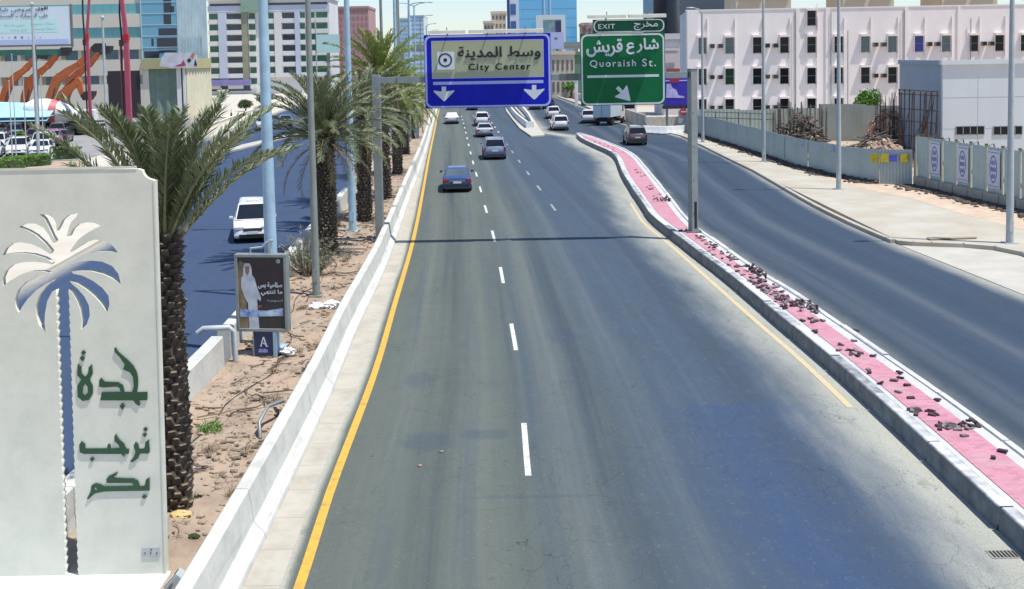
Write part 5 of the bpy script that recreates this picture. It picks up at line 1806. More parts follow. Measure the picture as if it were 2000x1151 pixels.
notice_y = mat('notice_yellow', (0.50, 0.42, 0.02), (0.30, 0.25, 0.03), scale=7, rough=0.5, lo=0.5, hi=0.6)
notice_b = mat('notice_blue', (0.06, 0.07, 0.42), (0.10, 0.12, 0.5), scale=5, rough=0.5)
for px, lab in [(1708, 'yellow warning notice at the fence corner, left of a pair of yellow notices'), (1728, 'yellow warning notice right of the fence corner post, touching a blue notice'),
                (1767, 'single yellow warning notice right of the blue notice')]:
    on_fence('warning_notice', lab, 'notice', px, 309, 65.3 if px < 1718 else 64.75, 0.50, 0.52, notice_y, 'yellow notices on the corrugated fence', 0 if px > 1718 else -0.5)
on_fence('blue_notice', 'wide blue notice between yellow notices on the corrugated fence', 'notice', 1743, 309, 64.8, 0.55, 0.42, notice_b)
for px, py, Y, lab in [(1568, 281, 75.3, 'small blue white sticker sheet on the corrugated fence near the timber stack'), (1625, 292, 70.3, 'small blue white sticker sheet on the corrugated fence beside the second pole')]:
    on_fence('sticker_sheet', lab, 'notice', px, py, Y, 0.3, 0.42, mat('sticker', (0.5, 0.53, 0.66), (0.12, 0.15, 0.45), scale=6, rough=0.5), None, -1.0)

# banner fence with concrete feet
bf = thing('banner_fence', 'pale corrugated fence of tall panels on concrete feet, hung with white banners', 'fence', (0, 0, 0))
A0, B0 = Vector((24.75, 64.6, 0)), Vector((26.9, 44.5, 0))
dv = (B0 - A0).normalized()
nv = Vector((dv.y, -dv.x, 0))
if nv.x > 0: nv = -nv
L_ = (B0 - A0).length
npan = 13
ang = math.atan2(dv.y, dv.x)
RZ = Matrix.Rotation(ang, 3, 'Z')
ban = mat('banner_white', (0.58, 0.62, 0.70), (0.52, 0.56, 0.64), scale=1, rough=0.7)
banb = mat('banner_blue', (0.10, 0.13, 0.42), (0.06, 0.08, 0.3), scale=3, rough=0.6)
bi = 0
for i in range(npan):
    p, q = A0 + dv * (L_ * i / npan), A0 + dv * (L_ * (i + 1) / npan)
    m_ = MB()
    corrug(m_, p + dv * 0.10, q - dv * 0.06, 0.72, 3.15, pitch=0.25, amp=0.03)
    m_.build('sheet_panel', M['sheetl'], bf)
    c = (p + q) / 2
    MB().box(c + Vector((0, 0, 0.36)) + nv * 0.05, ((q - p).length - 0.10, 0.45, 0.72), rot=RZ).build('concrete_foot', M['conblock'], bf, bevel=0.02)
    MB().box(p + nv * 0.06 + Vector((0, 0, 1.95)), (0.08, 0.08, 2.5), rot=RZ).build('post', mat('fence_post_cream', (0.42, 0.42, 0.33), rough=0.6), bf)
    pk = MB()
    pk.tube([p + nv * 0.06 + Vector((0, 0, 3.1)), p - nv * 0.35 + Vector((0, 0, 3.28)), p - nv * 1.3 + Vector((0, 0, 0.1))], 0.035, 6)
    pk.box(p + nv * 0.05 + Vector((0, 0, 3.24)), (0.13, 0.13, 0.1), rot=RZ)
    pk.build('brace', mat('brace_brown', (0.13, 0.10, 0.08), rough=0.8), bf)
    if i in (1, 3, 5):
        lab = ['white banner with an oval blue emblem on the tall fence, farthest of three', 'white banner with an oval blue emblem on the tall fence, middle of three',
               'white banner with an oval blue emblem on the tall fence, nearest the light pole'][bi]
        bt = thing('banner', lab, 'banner', c + nv * 0.10, ang, 'banners on the tall fence')
        bi += 1
        w_ = (q - p).length - 0.34
        sgn = 1.0 if (Matrix.Rotation(ang, 3, 'Z') @ Vector((0, -1, 0))).dot(nv) > 0 else -1.0
        MB().bb(-w_ / 2, w_ / 2, -0.012, 0.012, 0.95, 2.98).build('cloth', ban, bt)
        fy = -0.014 * sgn
        def fl2(nm, loops, m__):
            ob = filled(nm, loops, m__, 0.003, bt, -0.0155 if sgn > 0 else 0.0125)
            return ob
        el = circle(0, 1.98, w_ * 0.30, 26, 0.74)
        fl2('emblem', [el, circle(0, 1.98, w_ * 0.25, 26, 0.66)], banb)
        # emblem lettering blocks inside the oval: three rows of strokes
        rows = []
        for r_ in range(3):
            zc = 1.98 + (1 - r_) * 0.36
            hw_ = w_ * (0.17, 0.215, 0.17)[r_]
            for u in range(4):
                xa = -hw_ + 2 * hw_ * u / 4 + 0.015
                rows.append([(xa, zc - 0.13), (xa + 2 * hw_ / 4 - 0.035, zc - 0.13), (xa + 2 * hw_ / 4 - 0.035, zc + (0.13 if (u + r_) % 2 else 0.05)), (xa, zc + (0.13 if u % 2 else 0.09))])
        fl2('emblem_strokes', rows, banb)
        for zz in (2.86, 1.07):
            fl2('rule', [[(-w_ * .44, zz), (w_ * .44, zz), (w_ * .44, zz + 0.03), (-w_ * .44, zz + 0.03)]], banb)

# dark rubble along the foot of the corrugated fence
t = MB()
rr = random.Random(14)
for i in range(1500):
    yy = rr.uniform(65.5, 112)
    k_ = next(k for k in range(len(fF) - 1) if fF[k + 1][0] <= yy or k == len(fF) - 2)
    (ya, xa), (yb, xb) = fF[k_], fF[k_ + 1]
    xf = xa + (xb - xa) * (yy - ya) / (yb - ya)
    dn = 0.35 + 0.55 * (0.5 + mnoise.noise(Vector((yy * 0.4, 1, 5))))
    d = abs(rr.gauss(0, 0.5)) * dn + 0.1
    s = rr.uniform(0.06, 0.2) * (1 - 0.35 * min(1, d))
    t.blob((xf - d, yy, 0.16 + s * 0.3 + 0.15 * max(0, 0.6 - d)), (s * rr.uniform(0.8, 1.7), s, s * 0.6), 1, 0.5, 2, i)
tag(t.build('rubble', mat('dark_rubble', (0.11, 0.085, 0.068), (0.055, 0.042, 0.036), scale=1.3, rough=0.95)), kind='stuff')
t = MB()  # dark lumps that broaden the dark band along the banner fence foot
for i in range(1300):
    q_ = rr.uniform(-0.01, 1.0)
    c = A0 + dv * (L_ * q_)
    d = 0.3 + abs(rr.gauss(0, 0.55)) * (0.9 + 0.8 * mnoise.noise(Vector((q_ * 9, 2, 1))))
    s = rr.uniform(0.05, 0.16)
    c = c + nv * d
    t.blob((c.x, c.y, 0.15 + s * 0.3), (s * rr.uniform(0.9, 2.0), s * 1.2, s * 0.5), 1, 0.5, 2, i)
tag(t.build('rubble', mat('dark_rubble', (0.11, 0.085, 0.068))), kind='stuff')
# a plank on the pavement
a, b = G(1813, 468, 0.17), G(1905, 465, 0.17)
t = MB().box((a + b) / 2 + Vector((0, 0, 0.035)), ((b - a).length, 0.32, 0.06), rot=Matrix.Rotation(math.atan2(b.y - a.y, b.x - a.x), 3, 'Z'))
tag(t.build('plank', mat('plank_board', (0.42, 0.36, 0.26), (0.33, 0.27, 0.19), scale=4, rough=0.9, stretch=(1, 6, 1)), bevel=0.006), 'wide weathered plank lying on the right pavement near the nearest pole', 'plank')

# building site behind the fence
rr = random.Random(33)
TS = D(1562, 250, 84)
ts = thing('timber_stack', 'big rounded heap of weathered scaffold timber with upright poles behind the corrugated fence', 'timber stack', (TS.x, 84, 0))
lg, upm = MB(), MB()
for i in range(300):
    a = rr.uniform(-1.0, 1.0)
    h = 3.3 * math.sqrt(max(0, 1 - a * a)) * rr.uniform(0.15, 1)
    x_ = a * 1.95
    y_ = rr.uniform(-1.2, 1.2)
    d = Vector((rr.gauss(0, .5), rr.gauss(0, .35), rr.gauss(0, .22))).normalized() * rr.uniform(0.3, 0.75)
    c = Vector((x_, y_, 0.2 + h))
    lg.tube([c - d, c + d], 0.055, 5)
for i in range(46):
    x_ = rr.uniform(-2.0, 2.0)
    y_ = rr.uniform(-1.1, 1.3)
    upm.tube([(x_, y_, 0), (x_ + rr.uniform(-.12, .12), y_, rr.uniform(3.4, 4.6))], 0.04, 5)
lg.build('heaped_poles', M['timber'], ts)
upm.build('upright_poles', M['timber'], ts)
sf = thing('scaffold', 'dark rusty scaffold frame standing against the shaded side wall of the warehouse', 'scaffold', (0, 0, 0))
vb, hb = MB(), MB()
for i, px in enumerate([1757, 1766, 1776, 1786, 1797, 1808, 1820, 1831]):
    p = D(px, 200, 80 - i * 0.55)
    vb.tube([(p.x, p.y, 0), (p.x + rr.uniform(-.05, .05), p.y, 5.55 - (0.0 if i < 3 else 0.15))], 0.05, 6)
    if i % 2: vb.tube([(p.x - 0.14, p.y + 0.3, 0), (p.x + rr.uniform(-.2, .2), p.y + 0.3, 5.3)], 0.045, 6)
    if i == 5: vb.bb(p.x - 0.19, p.x + 0.15, p.y - 0.1, p.y + 0.1, 1.6, 3.6)
a, b = D(1754, 200, 80.2), D(1833, 200, 76)
for z_ in (1.2, 2.1, 3.2, 4.1, 5.2, 5.5):
    hb.tube([(a.x, a.y - 0.08, z_), (b.x, b.y - 0.08, z_ - 0.05)], 0.042, 6)
for i in range(7):
    q, r2 = rr.uniform(0, 0.75), rr.uniform(0.1, 0.25)
    p0, p1 = a.lerp(b, q), a.lerp(b, q + r2)
    hb.tube([(p0.x, p0.y - 0.15, rr.uniform(0.3, 3)), (p1.x, p1.y - 0.15, rr.uniform(3, 5.4))], 0.035, 5)
vb.build('standards', M['rebar'], sf)
hb.build('ledgers', M['rebar'], sf)
rc = thing('rebar_columns', 'row of tall rusty reinforcement bars sticking up over the building rubble', 'rebar', (0, 0, 0))
for j, (px, Yr) in enumerate([(1716, 86), (1727, 84), (1739, 86), (1748, 84)]):
    m_ = MB()
    for i in range(7):
        p = D(px + rr.uniform(-6, 6), 200, Yr)
        m_.tube([(p.x, p.y + rr.uniform(-.3, .3), 0), (p.x + rr.uniform(-.12, .12), p.y, rr.uniform(4.2, 5.2))], 0.024, 5)
    for z_ in (1.0, 2.2, 3.3):
        p = D(px, 200, Yr)
        m_.bb(p.x - .28, p.x + .28, p.y - .2, p.y + .2, z_, z_ + 0.05)
    m_.build('bar_cage', M['rebar'], rc)
def heap(name, lab, cat, px, py, Y, rx_, ry, rz_, m_, n, s0, s1, seed, long=False, kind=None):
    rq = random.Random(seed)
    p = D(px, py, Y)
    t = MB()
    t.blob((p.x, Y, 0.0), (rx_ * .9, ry * .9, rz_ * .8), 3, 0.35, 2, seed)
    for i in range(n):
        a = rq.uniform(0, 6.28)
        r_ = math.sqrt(rq.random())
        x_, y_ = p.x + math.cos(a) * r_ * rx_, Y + math.sin(a) * r_ * ry
        z_ = rz_ * (1 - r_ * r_) * rq.uniform(0.75, 1.05)
        s = rq.uniform(s0, s1)
        if long:
            d = Vector((rq.gauss(0, 1), rq.gauss(0, .5), rq.gauss(0, .2))).normalized() * s * 3
            t.tube([Vector((x_, y_, z_ + .05)) - d, Vector((x_, y_, z_ + .05)) + d], s * 0.16, 5)
        else:
            t.box((x_, y_, z_), (s * rq.uniform(.6, 1.6), s, s * rq.uniform(.4, .9)), rot=Matrix.Rotation(rq.uniform(0, 3), 3, Vector((rq.gauss(0, 1), rq.gauss(0, 1), rq.gauss(0, 1))).normalized()))
    return tag(t.build(name, m_), lab, cat)


rub = mat('site_rubble', (0.42, 0.31, 0.23), (0.22, 0.15, 0.12), scale=1.2, rough=0.95, lo=0.4, hi=0.6)
heap('rubble_heap', 'heap of broken tan rubble on the building site left of the scaffold', 'rubble heap', 1722, 200, 78, 2.3, 2.0, 1.75, rub, 420, 0.12, 0.4, 3)
heap('board_pile', 'pile of dark boards lying on the building site in front of the rebar', 'board pile', 1712, 200, 82, 1.9, 1.5, 1.9, M['timber'], 110, 0.2, 0.38, 5, True)
heap('sand_heap', 'low heap of yellow sand between timber stack and rubble on the building site', 'sand heap', 1652, 200, 80, 2.1, 1.8, 1.5, mat('yellow_sand', (0.52, 0.40, 0.25), (0.44, 0.33, 0.2), scale=1, rough=0.95), 60, 0.05, 0.15, 7)
heap('brick_heap', 'reddish heap of bricks farther back beside the rebar', 'brick heap', 1735, 200, 92, 2.2, 2, 3.3, mat('old_brick', (0.36, 0.22, 0.15), (0.5, 0.38, 0.28), scale=1.5, rough=0.95, lo=0.45, hi=0.6), 300, 0.15, 0.45, 9)
inf = thing('site_hoarding', 'pale greenish hoarding panels along the back of the building site', 'fence', (0, 0, 0))
hp = mat('pale_green_sheet', (0.42, 0.47, 0.41), (0.36, 0.41, 0.35), scale=0.6, rough=0.6, dirt=(0.36, 0.31, 0.24), dscale=0.7, damt=0.5)
for (xa, xb, Yh, h) in [(1340, 1500, 116, 2.5), (1500, 1610, 112, 2.65), (1600, 1692, 102, 3.45), (1684, 1760, 99.5, 3.4)]:
    a, b = D(xa, 200, Yh), D(xb, 200, Yh - 2)
    n = max(1, round((b - a).length / 3))
    for i in range(n):
        m_ = MB()
        p, q = a.lerp(b, i / n), a.lerp(b, (i + 1) / n)
        corrug(m_, p, q, 0.0, h + rr.uniform(-.1, .1), pitch=0.4)
        m_.build('sheet_panel', hp, inf)
rl_ = thing('site_railing', 'thin grey railing along the near side of the pale hoarding', 'railing', (0, 0, 0))
rb2 = MB()
a, b = D(1376, 240, 106), D(1512, 240, 100)
for z_ in (2.2, 2.75):
    rb2.tube([(a.x, a.y, z_), (b.x, b.y, z_)], 0.05, 6)
rb2.build('rails', M['steeld'], rl_)
for i in range(7):
    p = a.lerp(b, i / 6)
    MB().cyl((p.x, p.y, 0), (p.x, p.y, 2.8), 0.05, n=6).build('post', M['steeld'], rl_)

# warehouse
YC = 78.0
cr_ = D(1841, 200, YC)
zt = D(1841, 127, YC).z
wl = mat('warehouse_wall', (0.66, 0.70, 0.70), (0.61, 0.65, 0.655), scale=0.4, rough=0.6, dirt=(0.55, 0.585, 0.59), dscale=0.3, damt=0.4, stretch=(1, 1, 0.2))
wg = mat('warehouse_wall_shaded', (0.27, 0.36, 0.44), (0.24, 0.33, 0.41), scale=0.4, rough=0.6)  # darker copy of the wall colour: the side's shade is painted in
wr_ = thing('warehouse', 'pale grey flat roofed warehouse with dark slot windows behind the banner fence', 'building', (cr_.x, YC, 0))
pl0 = D(1757, 200, 92)
sx_, sy_ = pl0.x - cr_.x, 92 - YC
W2 = 22.0
MB().add([(0, 0, 0), (W2, 0, 0), (W2, 0, zt), (0, 0, zt), (0, 0.3, 0), (W2, 0.3, 0), (W2, 0.3, zt), (0, 0.3, zt)],
         [(0, 1, 2, 3), (4, 7, 6, 5), (0, 3, 7, 4), (1, 5, 6, 2), (3, 2, 6, 7)]).build('front_wall', wl, wr_)
MB().add([(0, 0.3, 0), (sx_, sy_, 0), (sx_, sy_, zt), (0, 0.3, zt), (0.3, 0.3, 0), (sx_ + .3, sy_, 0), (sx_ + .3, sy_, zt), (0.3, 0.3, zt)],
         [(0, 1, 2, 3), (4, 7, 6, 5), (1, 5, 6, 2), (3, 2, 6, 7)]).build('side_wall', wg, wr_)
MB().add([(0.3, 0.3, zt - .4), (W2, 0.3, zt - .4), (W2, sy_, zt - .4), (sx_ + .3, sy_, zt - .4)], [(0, 1, 2, 3)]).build('roof', M['conc'], wr_)
kz = YC / F
MB().bb(-0.16, W2, -0.16, 0.32, zt + 0.003, zt + 0.34).build('parapet', wl, wr_)
ca = MB()
ca.add([(-0.16, 0.33, zt + .003), (sx_ - 0.16, sy_, zt + .003), (sx_ - 0.16, sy_, zt + .34), (-0.16, 0.33, zt + .34), (0.32, 0.33, zt + .003), (sx_ + .32, sy_, zt + .003), (sx_ + .32, sy_, zt + .34), (0.32, 0.33, zt + .34)],
       [(0, 1, 2, 3), (4, 7, 6, 5), (1, 5, 6, 2), (3, 2, 6, 7), (0, 4, 5, 1), (0, 3, 7, 4)])
ca.build('parapet', wg, wr_)
for xa, xb in [(1867, 1922), (1940, 1996)]:
    pa, pb_ = D(xa, 263, YC), D(xb, 247, YC)
    wn = MB().bb(pa.x - cr_.x, pb_.x - cr_.x, -0.012, 0.05, pa.z, pb_.z).build('window', M['twin'], wr_)
    f_ = MB()
    xm = [pa.x - cr_.x + (pb_.x - pa.x) * q for q in (0, 0.25, 0.5, 0.75, 1)]
    for x_ in xm: f_.bb(x_ - .03, x_ + .03, -0.05, -0.013, pa.z - .05, pb_.z + .05)
    f_.bb(xm[0] + .03, xm[-1] - .03, -0.05, -0.013, pb_.z, pb_.z + .05)
    f_.bb(xm[0] + .03, xm[-1] - .03, -0.05, -0.013, pa.z - .05, pa.z)
    f_.build('frame', M['trim'], wn)
sm = MB()
for i in range(1, 9):
    sm.bb(i * 2.6 - .012, i * 2.6 + .012, -0.006, 0.0, 0, zt - .9)
for zz in (2.6, 4.9):
    for i in range(8): sm.bb(i * 2.6 + .02, i * 2.6 + 2.58, -0.006, 0.0, zz - .012, zz + .012)
sm.build('panel_seams', wg, wr_)

# long white apartment building
YA = 126.0
ka = YA / F
wa = mat('white_building_wall', (0.87, 0.80, 0.755), (0.83, 0.76, 0.72), scale=0.15, rough=0.85, dirt=(0.70, 0.65, 0.63), dscale=0.4, damt=0.4, stretch=(1, 1, 0.3))
wsd = mat('white_building_side_shaded', (0.56, 0.60, 0.63), (0.53, 0.57, 0.60), scale=0.2, rough=0.85)  # greyer copy of the front wall, with this face's shade in its colour
c0 = D(1341, 120, YA)
apt = thing('apartment_building', 'long white four storey building with dark windows and air conditioners, behind the fence', 'building', (c0.x, YA, 0))
def ua(x, y):
    p = D(x, y, YA)
    return p.x - c0.x, p.z
xr_, _ = ua(2090, 100)
_, zr_ = ua(1341, 22)
MB().bb(0, xr_, 0, 0.5, 0, zr_).build('front_wall', wa, apt)
sl_ = D(1328, 60, 140)
MB().add([(0, 0.0, 0), (sl_.x - c0.x, 14, 0), (sl_.x - c0.x, 14, zr_), (0, 0.0, zr_), (0.0, 0.5, 0), (.5 + sl_.x - c0.x, 14, 0), (.5 + sl_.x - c0.x, 14, zr_), (0.0, 0.5, zr_)],
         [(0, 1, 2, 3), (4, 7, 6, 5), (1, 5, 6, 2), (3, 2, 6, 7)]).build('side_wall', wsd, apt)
MB().add([(0, 0.5, zr_ - .6), (xr_, 0.5, zr_ - .6), (xr_, 14, zr_ - .6), (sl_.x - c0.x, 14, zr_ - .6)], [(0, 1, 2, 3)]).build('roof', M['conc'], apt)
MB().bb(-0.06, xr_, -0.06, 0.5, zr_ + .002, zr_ + .14).build('coping', wa, apt)
cols = [1371, 1425, 1479, 1532, 1585, 1638, 1690, 1743, 1795, 1848, 1902, 1952, 2002]
rr = random.Random(77)
gmats = [M['twin'], glass('window_teal', (0.10, 0.17, 0.19), 0.1), glass('window_green', (0.02, 0.055, 0.025), 0.1), glass('window_blue', (0.012, 0.025, 0.30), 0.15)]
pick = {(0, 0): 1, (0, 1): 1, (0, 6): 1, (0, 7): 1, (0, 8): 3, (0, 9): 1, (1, 0): 2, (1, 1): 2}
rows = [88, 148.5, 208]
acm = mat('air_conditioner', (0.30, 0.27, 0.25), (0.22, 0.2, 0.19), scale=2, rough=0.6)
def a_window(xc, yc, key, h_px=30):
    x_, z_ = ua(xc, yc + (1535 - xc) * 0.009)
    w2, h2 = 16.2 * ka / 2, h_px * ka / 2
    g = MB().bb(x_ - w2, x_ + w2, -0.012, 0.05, z_ - h2, z_ + h2).build('window', gmats[pick.get(key, 0)], apt)
    f_ = MB()
    f_.bb(x_ - w2, x_ + w2, -0.03, -0.013, z_ - .02, z_ + .02)
    f_.bb(x_ - w2 - .05, x_ + w2 + .05, -0.10, -0.013, z_ - h2 - .07, z_ - h2)
    f_.build('frame', M['trim'], g)
    hd = MB()
    hd.bb(x_ - w2 - .16, x_ + w2 + .10, -0.50, -0.002, z_ + h2 + .05, z_ + h2 + .30)
    hd.bb(x_ - w2 - .16, x_ - w2 - .06, -0.14, -0.002, z_ - h2 - .1, z_ + h2 + .048)
    hd.bb(x_ + w2 + .10, x_ + w2 + .16, -0.18, -0.002, z_ - h2 - .7, z_ + h2 + .30 + (2.0 if key[0] == 0 else 0.6))
    hd.build('hood', wa, g)
for r_, yc in enumerate(rows):
    for i, xc in enumerate(cols):
        if r_ == 2 and xc > 1700: continue
        if r_ == 1 and xc > 1760: continue
        a_window(xc, yc, (r_, i))
a_window(1585, 36, (9, 4), 28)
for r_, yc in enumerate(rows):
    for ia, ib in ((0, 1), (2, 3), (6, 7), (8, 9), (10, 11)):
        if r_ and ia >= 8 or (r_ == 2 and ia > 5): continue
        for q in (0.355, 0.655):
            xc = cols[ia] + (cols[ib] - cols[ia]) * q
            x_, z_ = ua(xc, yc + 1 + (1535 - xc) * 0.009)
            ac = MB().bb(x_ - .27, x_ + .27, -0.52, -0.003, z_ - .25, z_ + .27).build('air_conditioner', acm, apt, bevel=0.03)
            MB().bb(x_ - .24, x_ + .24, -0.535, -0.522, z_ - .22, z_ + .23).build('grille', M['black' if (ia + r_) % 3 else 'dark'], ac)
for xc, wv in ((1554, 8), (1612, 8), (1712, 0), (1766, 7), (1342, 22), (1869, 6)):
    x_, _ = ua(xc, 100)
    if wv: MB().bb(x_, x_ + wv * ka, -0.12, -0.002, 0, zr_ - .02).build('pilaster', wa, apt)
for xc in (1553, 1622, 1765):
    x_, _ = ua(xc, 100)
    MB().cyl((x_, -0.2, 0), (x_, -0.2, zr_ - .4), 0.055, n=6).build('drain_pipe', M['steel'], apt)
for xc, ya, yb in ((1655, 60, 205), (1895, 36, 120)):
    x_, za = ua(xc, ya)
    MB().cyl((x_, -0.2, 0 if xc < 1700 else ua(xc, yb)[1]), (x_, -0.2, za), 0.05, n=6).build('drain_pipe', M['steel'], apt)
# beige roof rooms behind
be = mat('beige_wall', (0.60, 0.52, 0.38), (0.55, 0.47, 0.34), scale=0.3, rough=0.85)
for xa, xb, lab in [(1437, 1545, 'beige building top rising behind the white building roof, leftmost of three'), (1646, 1746, 'beige building top rising behind the white building roof, middle of three'),
                    (1840, 1948, 'beige building top rising behind the white building roof, rightmost of three')]:
    a, b = D(xa, 0, 170), D(xb, 0, 170)
    t = thing('beige_block', lab, 'building', ((a.x + b.x) / 2, 170, 0), 0, 'beige blocks behind the white building')
    w2 = (b.x - a.x) / 2
    MB().bb(-w2, w2, 0, 9, 0, 24).build('wall', be, t)
    rc_ = MB()
    for zz in (17.2, 18.6, 21.5):
        rc_.bb(-w2 * .85, -w2 * .05, -0.25, -0.002, zz, zz + .2)
        rc_.bb(w2 * .1, w2 * .92, -0.25, -0.002, zz, zz + .2)
    rc_.build('ledge', mat('beige_ledge', (0.42, 0.36, 0.27), rough=0.85), t)
    for sx in (-0.45, 0.5):
        MB().bb(w2 * sx - .7, w2 * sx + .7, -0.02, 0.05, 18.9, 20.3).build('window', mat('beige_recess', (0.40, 0.33, 0.22), rough=0.8), t)
# round bush behind the hoarding
p = D(1693, 200, 108)
bush('round_tree', 'bright green round tree crown showing above the pale hoarding in front of the white building', 'tree', p.x, 108, 0, 1.7, 1.5, 1.65, 6400, 0.17, 'leafg', 91, trunk=2.35, clumps=9)

# ------------------------------------------------------------------ loose paving bricks on the pink island
brk = MB().box((0, 0, 0), (0.165, 0.085, 0.045)).build('loose_paver', mat('paver_dark', (0.075, 0.042, 0.050), (0.042, 0.027, 0.032), scale=3, rough=0.9), None, bevel=0.006)
brg = MB().box((0, 0, 0), (0.165, 0.085, 0.045)).build('loose_paver', mat('paver_grey', (0.22, 0.20, 0.21), (0.14, 0.12, 0.13), scale=3, rough=0.9), None, bevel=0.006)
rr = random.Random(99)
first = {0: True, 1: True}


def paver_at(x, y, z, label, kind=0, tilt=0.25, long=1.0):
    src = brk if kind == 0 else brg
    o = src if first[kind] else src.copy()
    if not first[kind]: COL.objects.link(o)
    first[kind] = False
    o.location = (x, y, z)
    o.rotation_euler = (rr.gauss(0, tilt), rr.gauss(0, tilt), rr.uniform(0, 3.14))
    o.scale = (long, rr.uniform(0.9, 1.2), 1)
    tag(o, label, 'paving brick', 'loose paving bricks on the pink island')
    return o


def strew(px0, py0, px1, py1, n, wid, label, grey=0.4, pile=0.0, tilt=0.22):
    """bricks strewn along the line between two surveyed points of the island top"""
    a, b = G(px0, py0, H_IS), G(px1, py1, H_IS)
    for i in range(n):
        t = rr.random()
        p = a.lerp(b, t)
        x_ = p.x + rr.gauss(0, wid)
        x_ = min(max(x_, fM(p.y) + 0.45), fMR(p.y) - 0.30)
        paver_at(x_, p.y + rr.gauss(0, wid * 0.8), H_IS + 0.026 + rr.random() * pile * 0.7, label, 1 if rr.random() < grey else 0, tilt)


strew(1266, 362, 1285, 385, 10, 0.18, 'loose grey paving brick in the strip before the heap beyond the gantry post', 0.8)
strew(1283, 395, 1318, 390, 20, 0.22, 'broken paving brick in the dark heap on the island just beyond the gantry post', 0.45, 0.22, 0.7)
strew(1350, 452, 1322, 452, 4, 0.18, 'loose paving brick by the foot of the gantry post', 0.3)
strew(1368, 462, 1445, 522, 40, 0.17, 'loose grey paving brick in the thin scatter just nearer than the gantry post', 0.75)
strew(1466, 528, 1494, 545, 34, 0.18, 'dark paving brick in the first heap nearer than the gantry post', 0.2, 0.24, 0.6)
strew(1470, 545, 1545, 595, 44, 0.2, 'loose paving brick between the two big heaps on the pink island', 0.6, 0.03)
strew(1520, 592, 1610, 608, 56, 0.22, 'broken paving brick in the widest heap on the pink island', 0.5, 0.2, 0.6)
strew(1570, 625, 1605, 632, 9, 0.15, 'loose paving brick on the near edge of the widest heap', 0.4)
strew(1400, 490, 1890, 850, 40, 0.3, 'small brick fragment scattered along the pink paving of the island', 0.5)
strew(1655, 686, 1690, 696, 9, 0.16, 'loose paving brick in the small cluster halfway down the near part of the island', 0.5)
strew(1775, 797, 1822, 818, 11, 0.16, 'loose paving brick in the farther group of the nearest scatter on the island', 0.55)
strew(1830, 832, 1890, 842, 14, 0.15, 'loose paving brick in the middle of the nearest scatter on the island', 0.35)
strew(1893, 828, 1902, 836, 7, 0.10, 'dark paving brick stacked at the right edge of the nearest scatter', 0.0, 0.12, 0.4)
strew(1240, 330, 1262, 348, 6, 0.2, 'loose paving brick far up the island beyond the heaps', 0.6)
strew(1160, 276, 1215, 300, 12, 0.25, 'small pale paving brick near the far tip of the island', 0.8)
for px, py, lab in [(1958, 884, 'single dark paving brick lying alone nearest the camera on the pink island'), (1940, 897, 'small broken brick just below the nearest single brick'),
                    (1757, 730, 'single dark paving brick on the right edging of the island'), (1698, 730, 'small dark brick piece lying alone on the pink paving'),
                    (1672, 648, 'dark brick with wire lying on the white right kerb'), (1594, 650, 'lone dark brick just nearer than the widest heap')]:
    p = G(px, py, H_IS)
    paver_at(p.x, p.y, H_IS + 0.04, lab, 0, 0.05, 0.6 if 'small' in lab else 1.1)

# drain grate by the near kerb, and a few stones on the road
p = G(1962, 1083, 0.004)
dg = thing('drain_grate', 'iron drain grate with dark slots in the dusty road edge by the near kerb', 'drain', (p.x - 0.1, p.y, 0))
MB().bb(-0.16, 0.36, -0.14, 0.14, 0.001, 0.010).build('slab', mat('grate_dusty_iron', (0.30, 0.29, 0.25), (0.2, 0.2, 0.18), scale=6, rough=0.8), dg)
for i in range(7):
    MB().bb(-0.12 + i * 0.062, -0.085 + i * 0.062, -0.11, 0.11, 0.0105, 0.014).build('slot', M['black'], dg)
for i, (px, py, lab) in enumerate([(862, 884, 'small brown stone lying on the left lane of the main road'), (820, 912, 'tiny dark stone on the left lane near the bottom of the picture')]):
    p = G(px, py, 0)
    tag(MB().blob((p.x, p.y, 0.02), (0.05, 0.035, 0.03), 2, 0.4, 2, i).build('stone', rub), lab, 'stone')

# ------------------------------------------------------------------ left side: car lot, machines, buildings
# billboard on the car lot
YBB = 112.0
a, b = D(-60, 90, YBB), D(136, 12, YBB)
bbm = mat('billboard_face', (0.60, 0.72, 0.78), (0.66, 0.76, 0.82), scale=0.2, rough=0.5)
bb = thing('billboard', 'large pale blue billboard with arabic car sale lettering above the car lot', 'billboard', ((a.x + b.x) / 2, YBB, 0), math.radians(0))
hw_ = (b.x - a.x) / 2
MB().bb(-hw_, hw_, 0, 0.25, a.z, b.z).build('panel', bbm, bb)
kk = YBB / F
mx_ = (a.x + b.x) / 2
def ub2(x, y):
    p = D(x, y, YBB)
    return p.x - mx_, p.z
fr_ = MB()
fr_.bb(hw_ + .002, hw_ + 0.13, -0.05, 0.3, a.z - .3, b.z + .2)
fr_.bb(-hw_, hw_, -0.05, 0.3, a.z - 0.18, a.z - .002)
fr_.build('frame', M['steeld'], bb)
l0, l1 = ub2(-60, 90), ub2(134, 76)
MB().bb(l0[0], l1[0], -0.012, -0.001, l0[1], l1[1]).build('lilac_band', mat('billboard_lilac', (0.46, 0.54, 0.76), (0.42, 0.52, 0.74), scale=0.5, rough=0.5), bb)
l0, l1 = ub2(-60, 66), ub2(112, 36)
MB().bb(l0[0], l1[0], -0.012, -0.001, l0[1], l1[1]).build('mint_band', mat('billboard_mint', (0.50, 0.80, 0.76), (0.56, 0.78, 0.78), scale=0.3, rough=0.5), bb)
ink = mat('billboard_ink', (0.16, 0.22, 0.28), rough=0.6)
inkd = mat('billboard_ink_dark', (0.04, 0.06, 0.07), rough=0.6)
inkt = mat('billboard_ink_teal', (0.22, 0.45, 0.44), rough=0.6)
l0, l1 = ub2(-20, 25), ub2(62, 14)
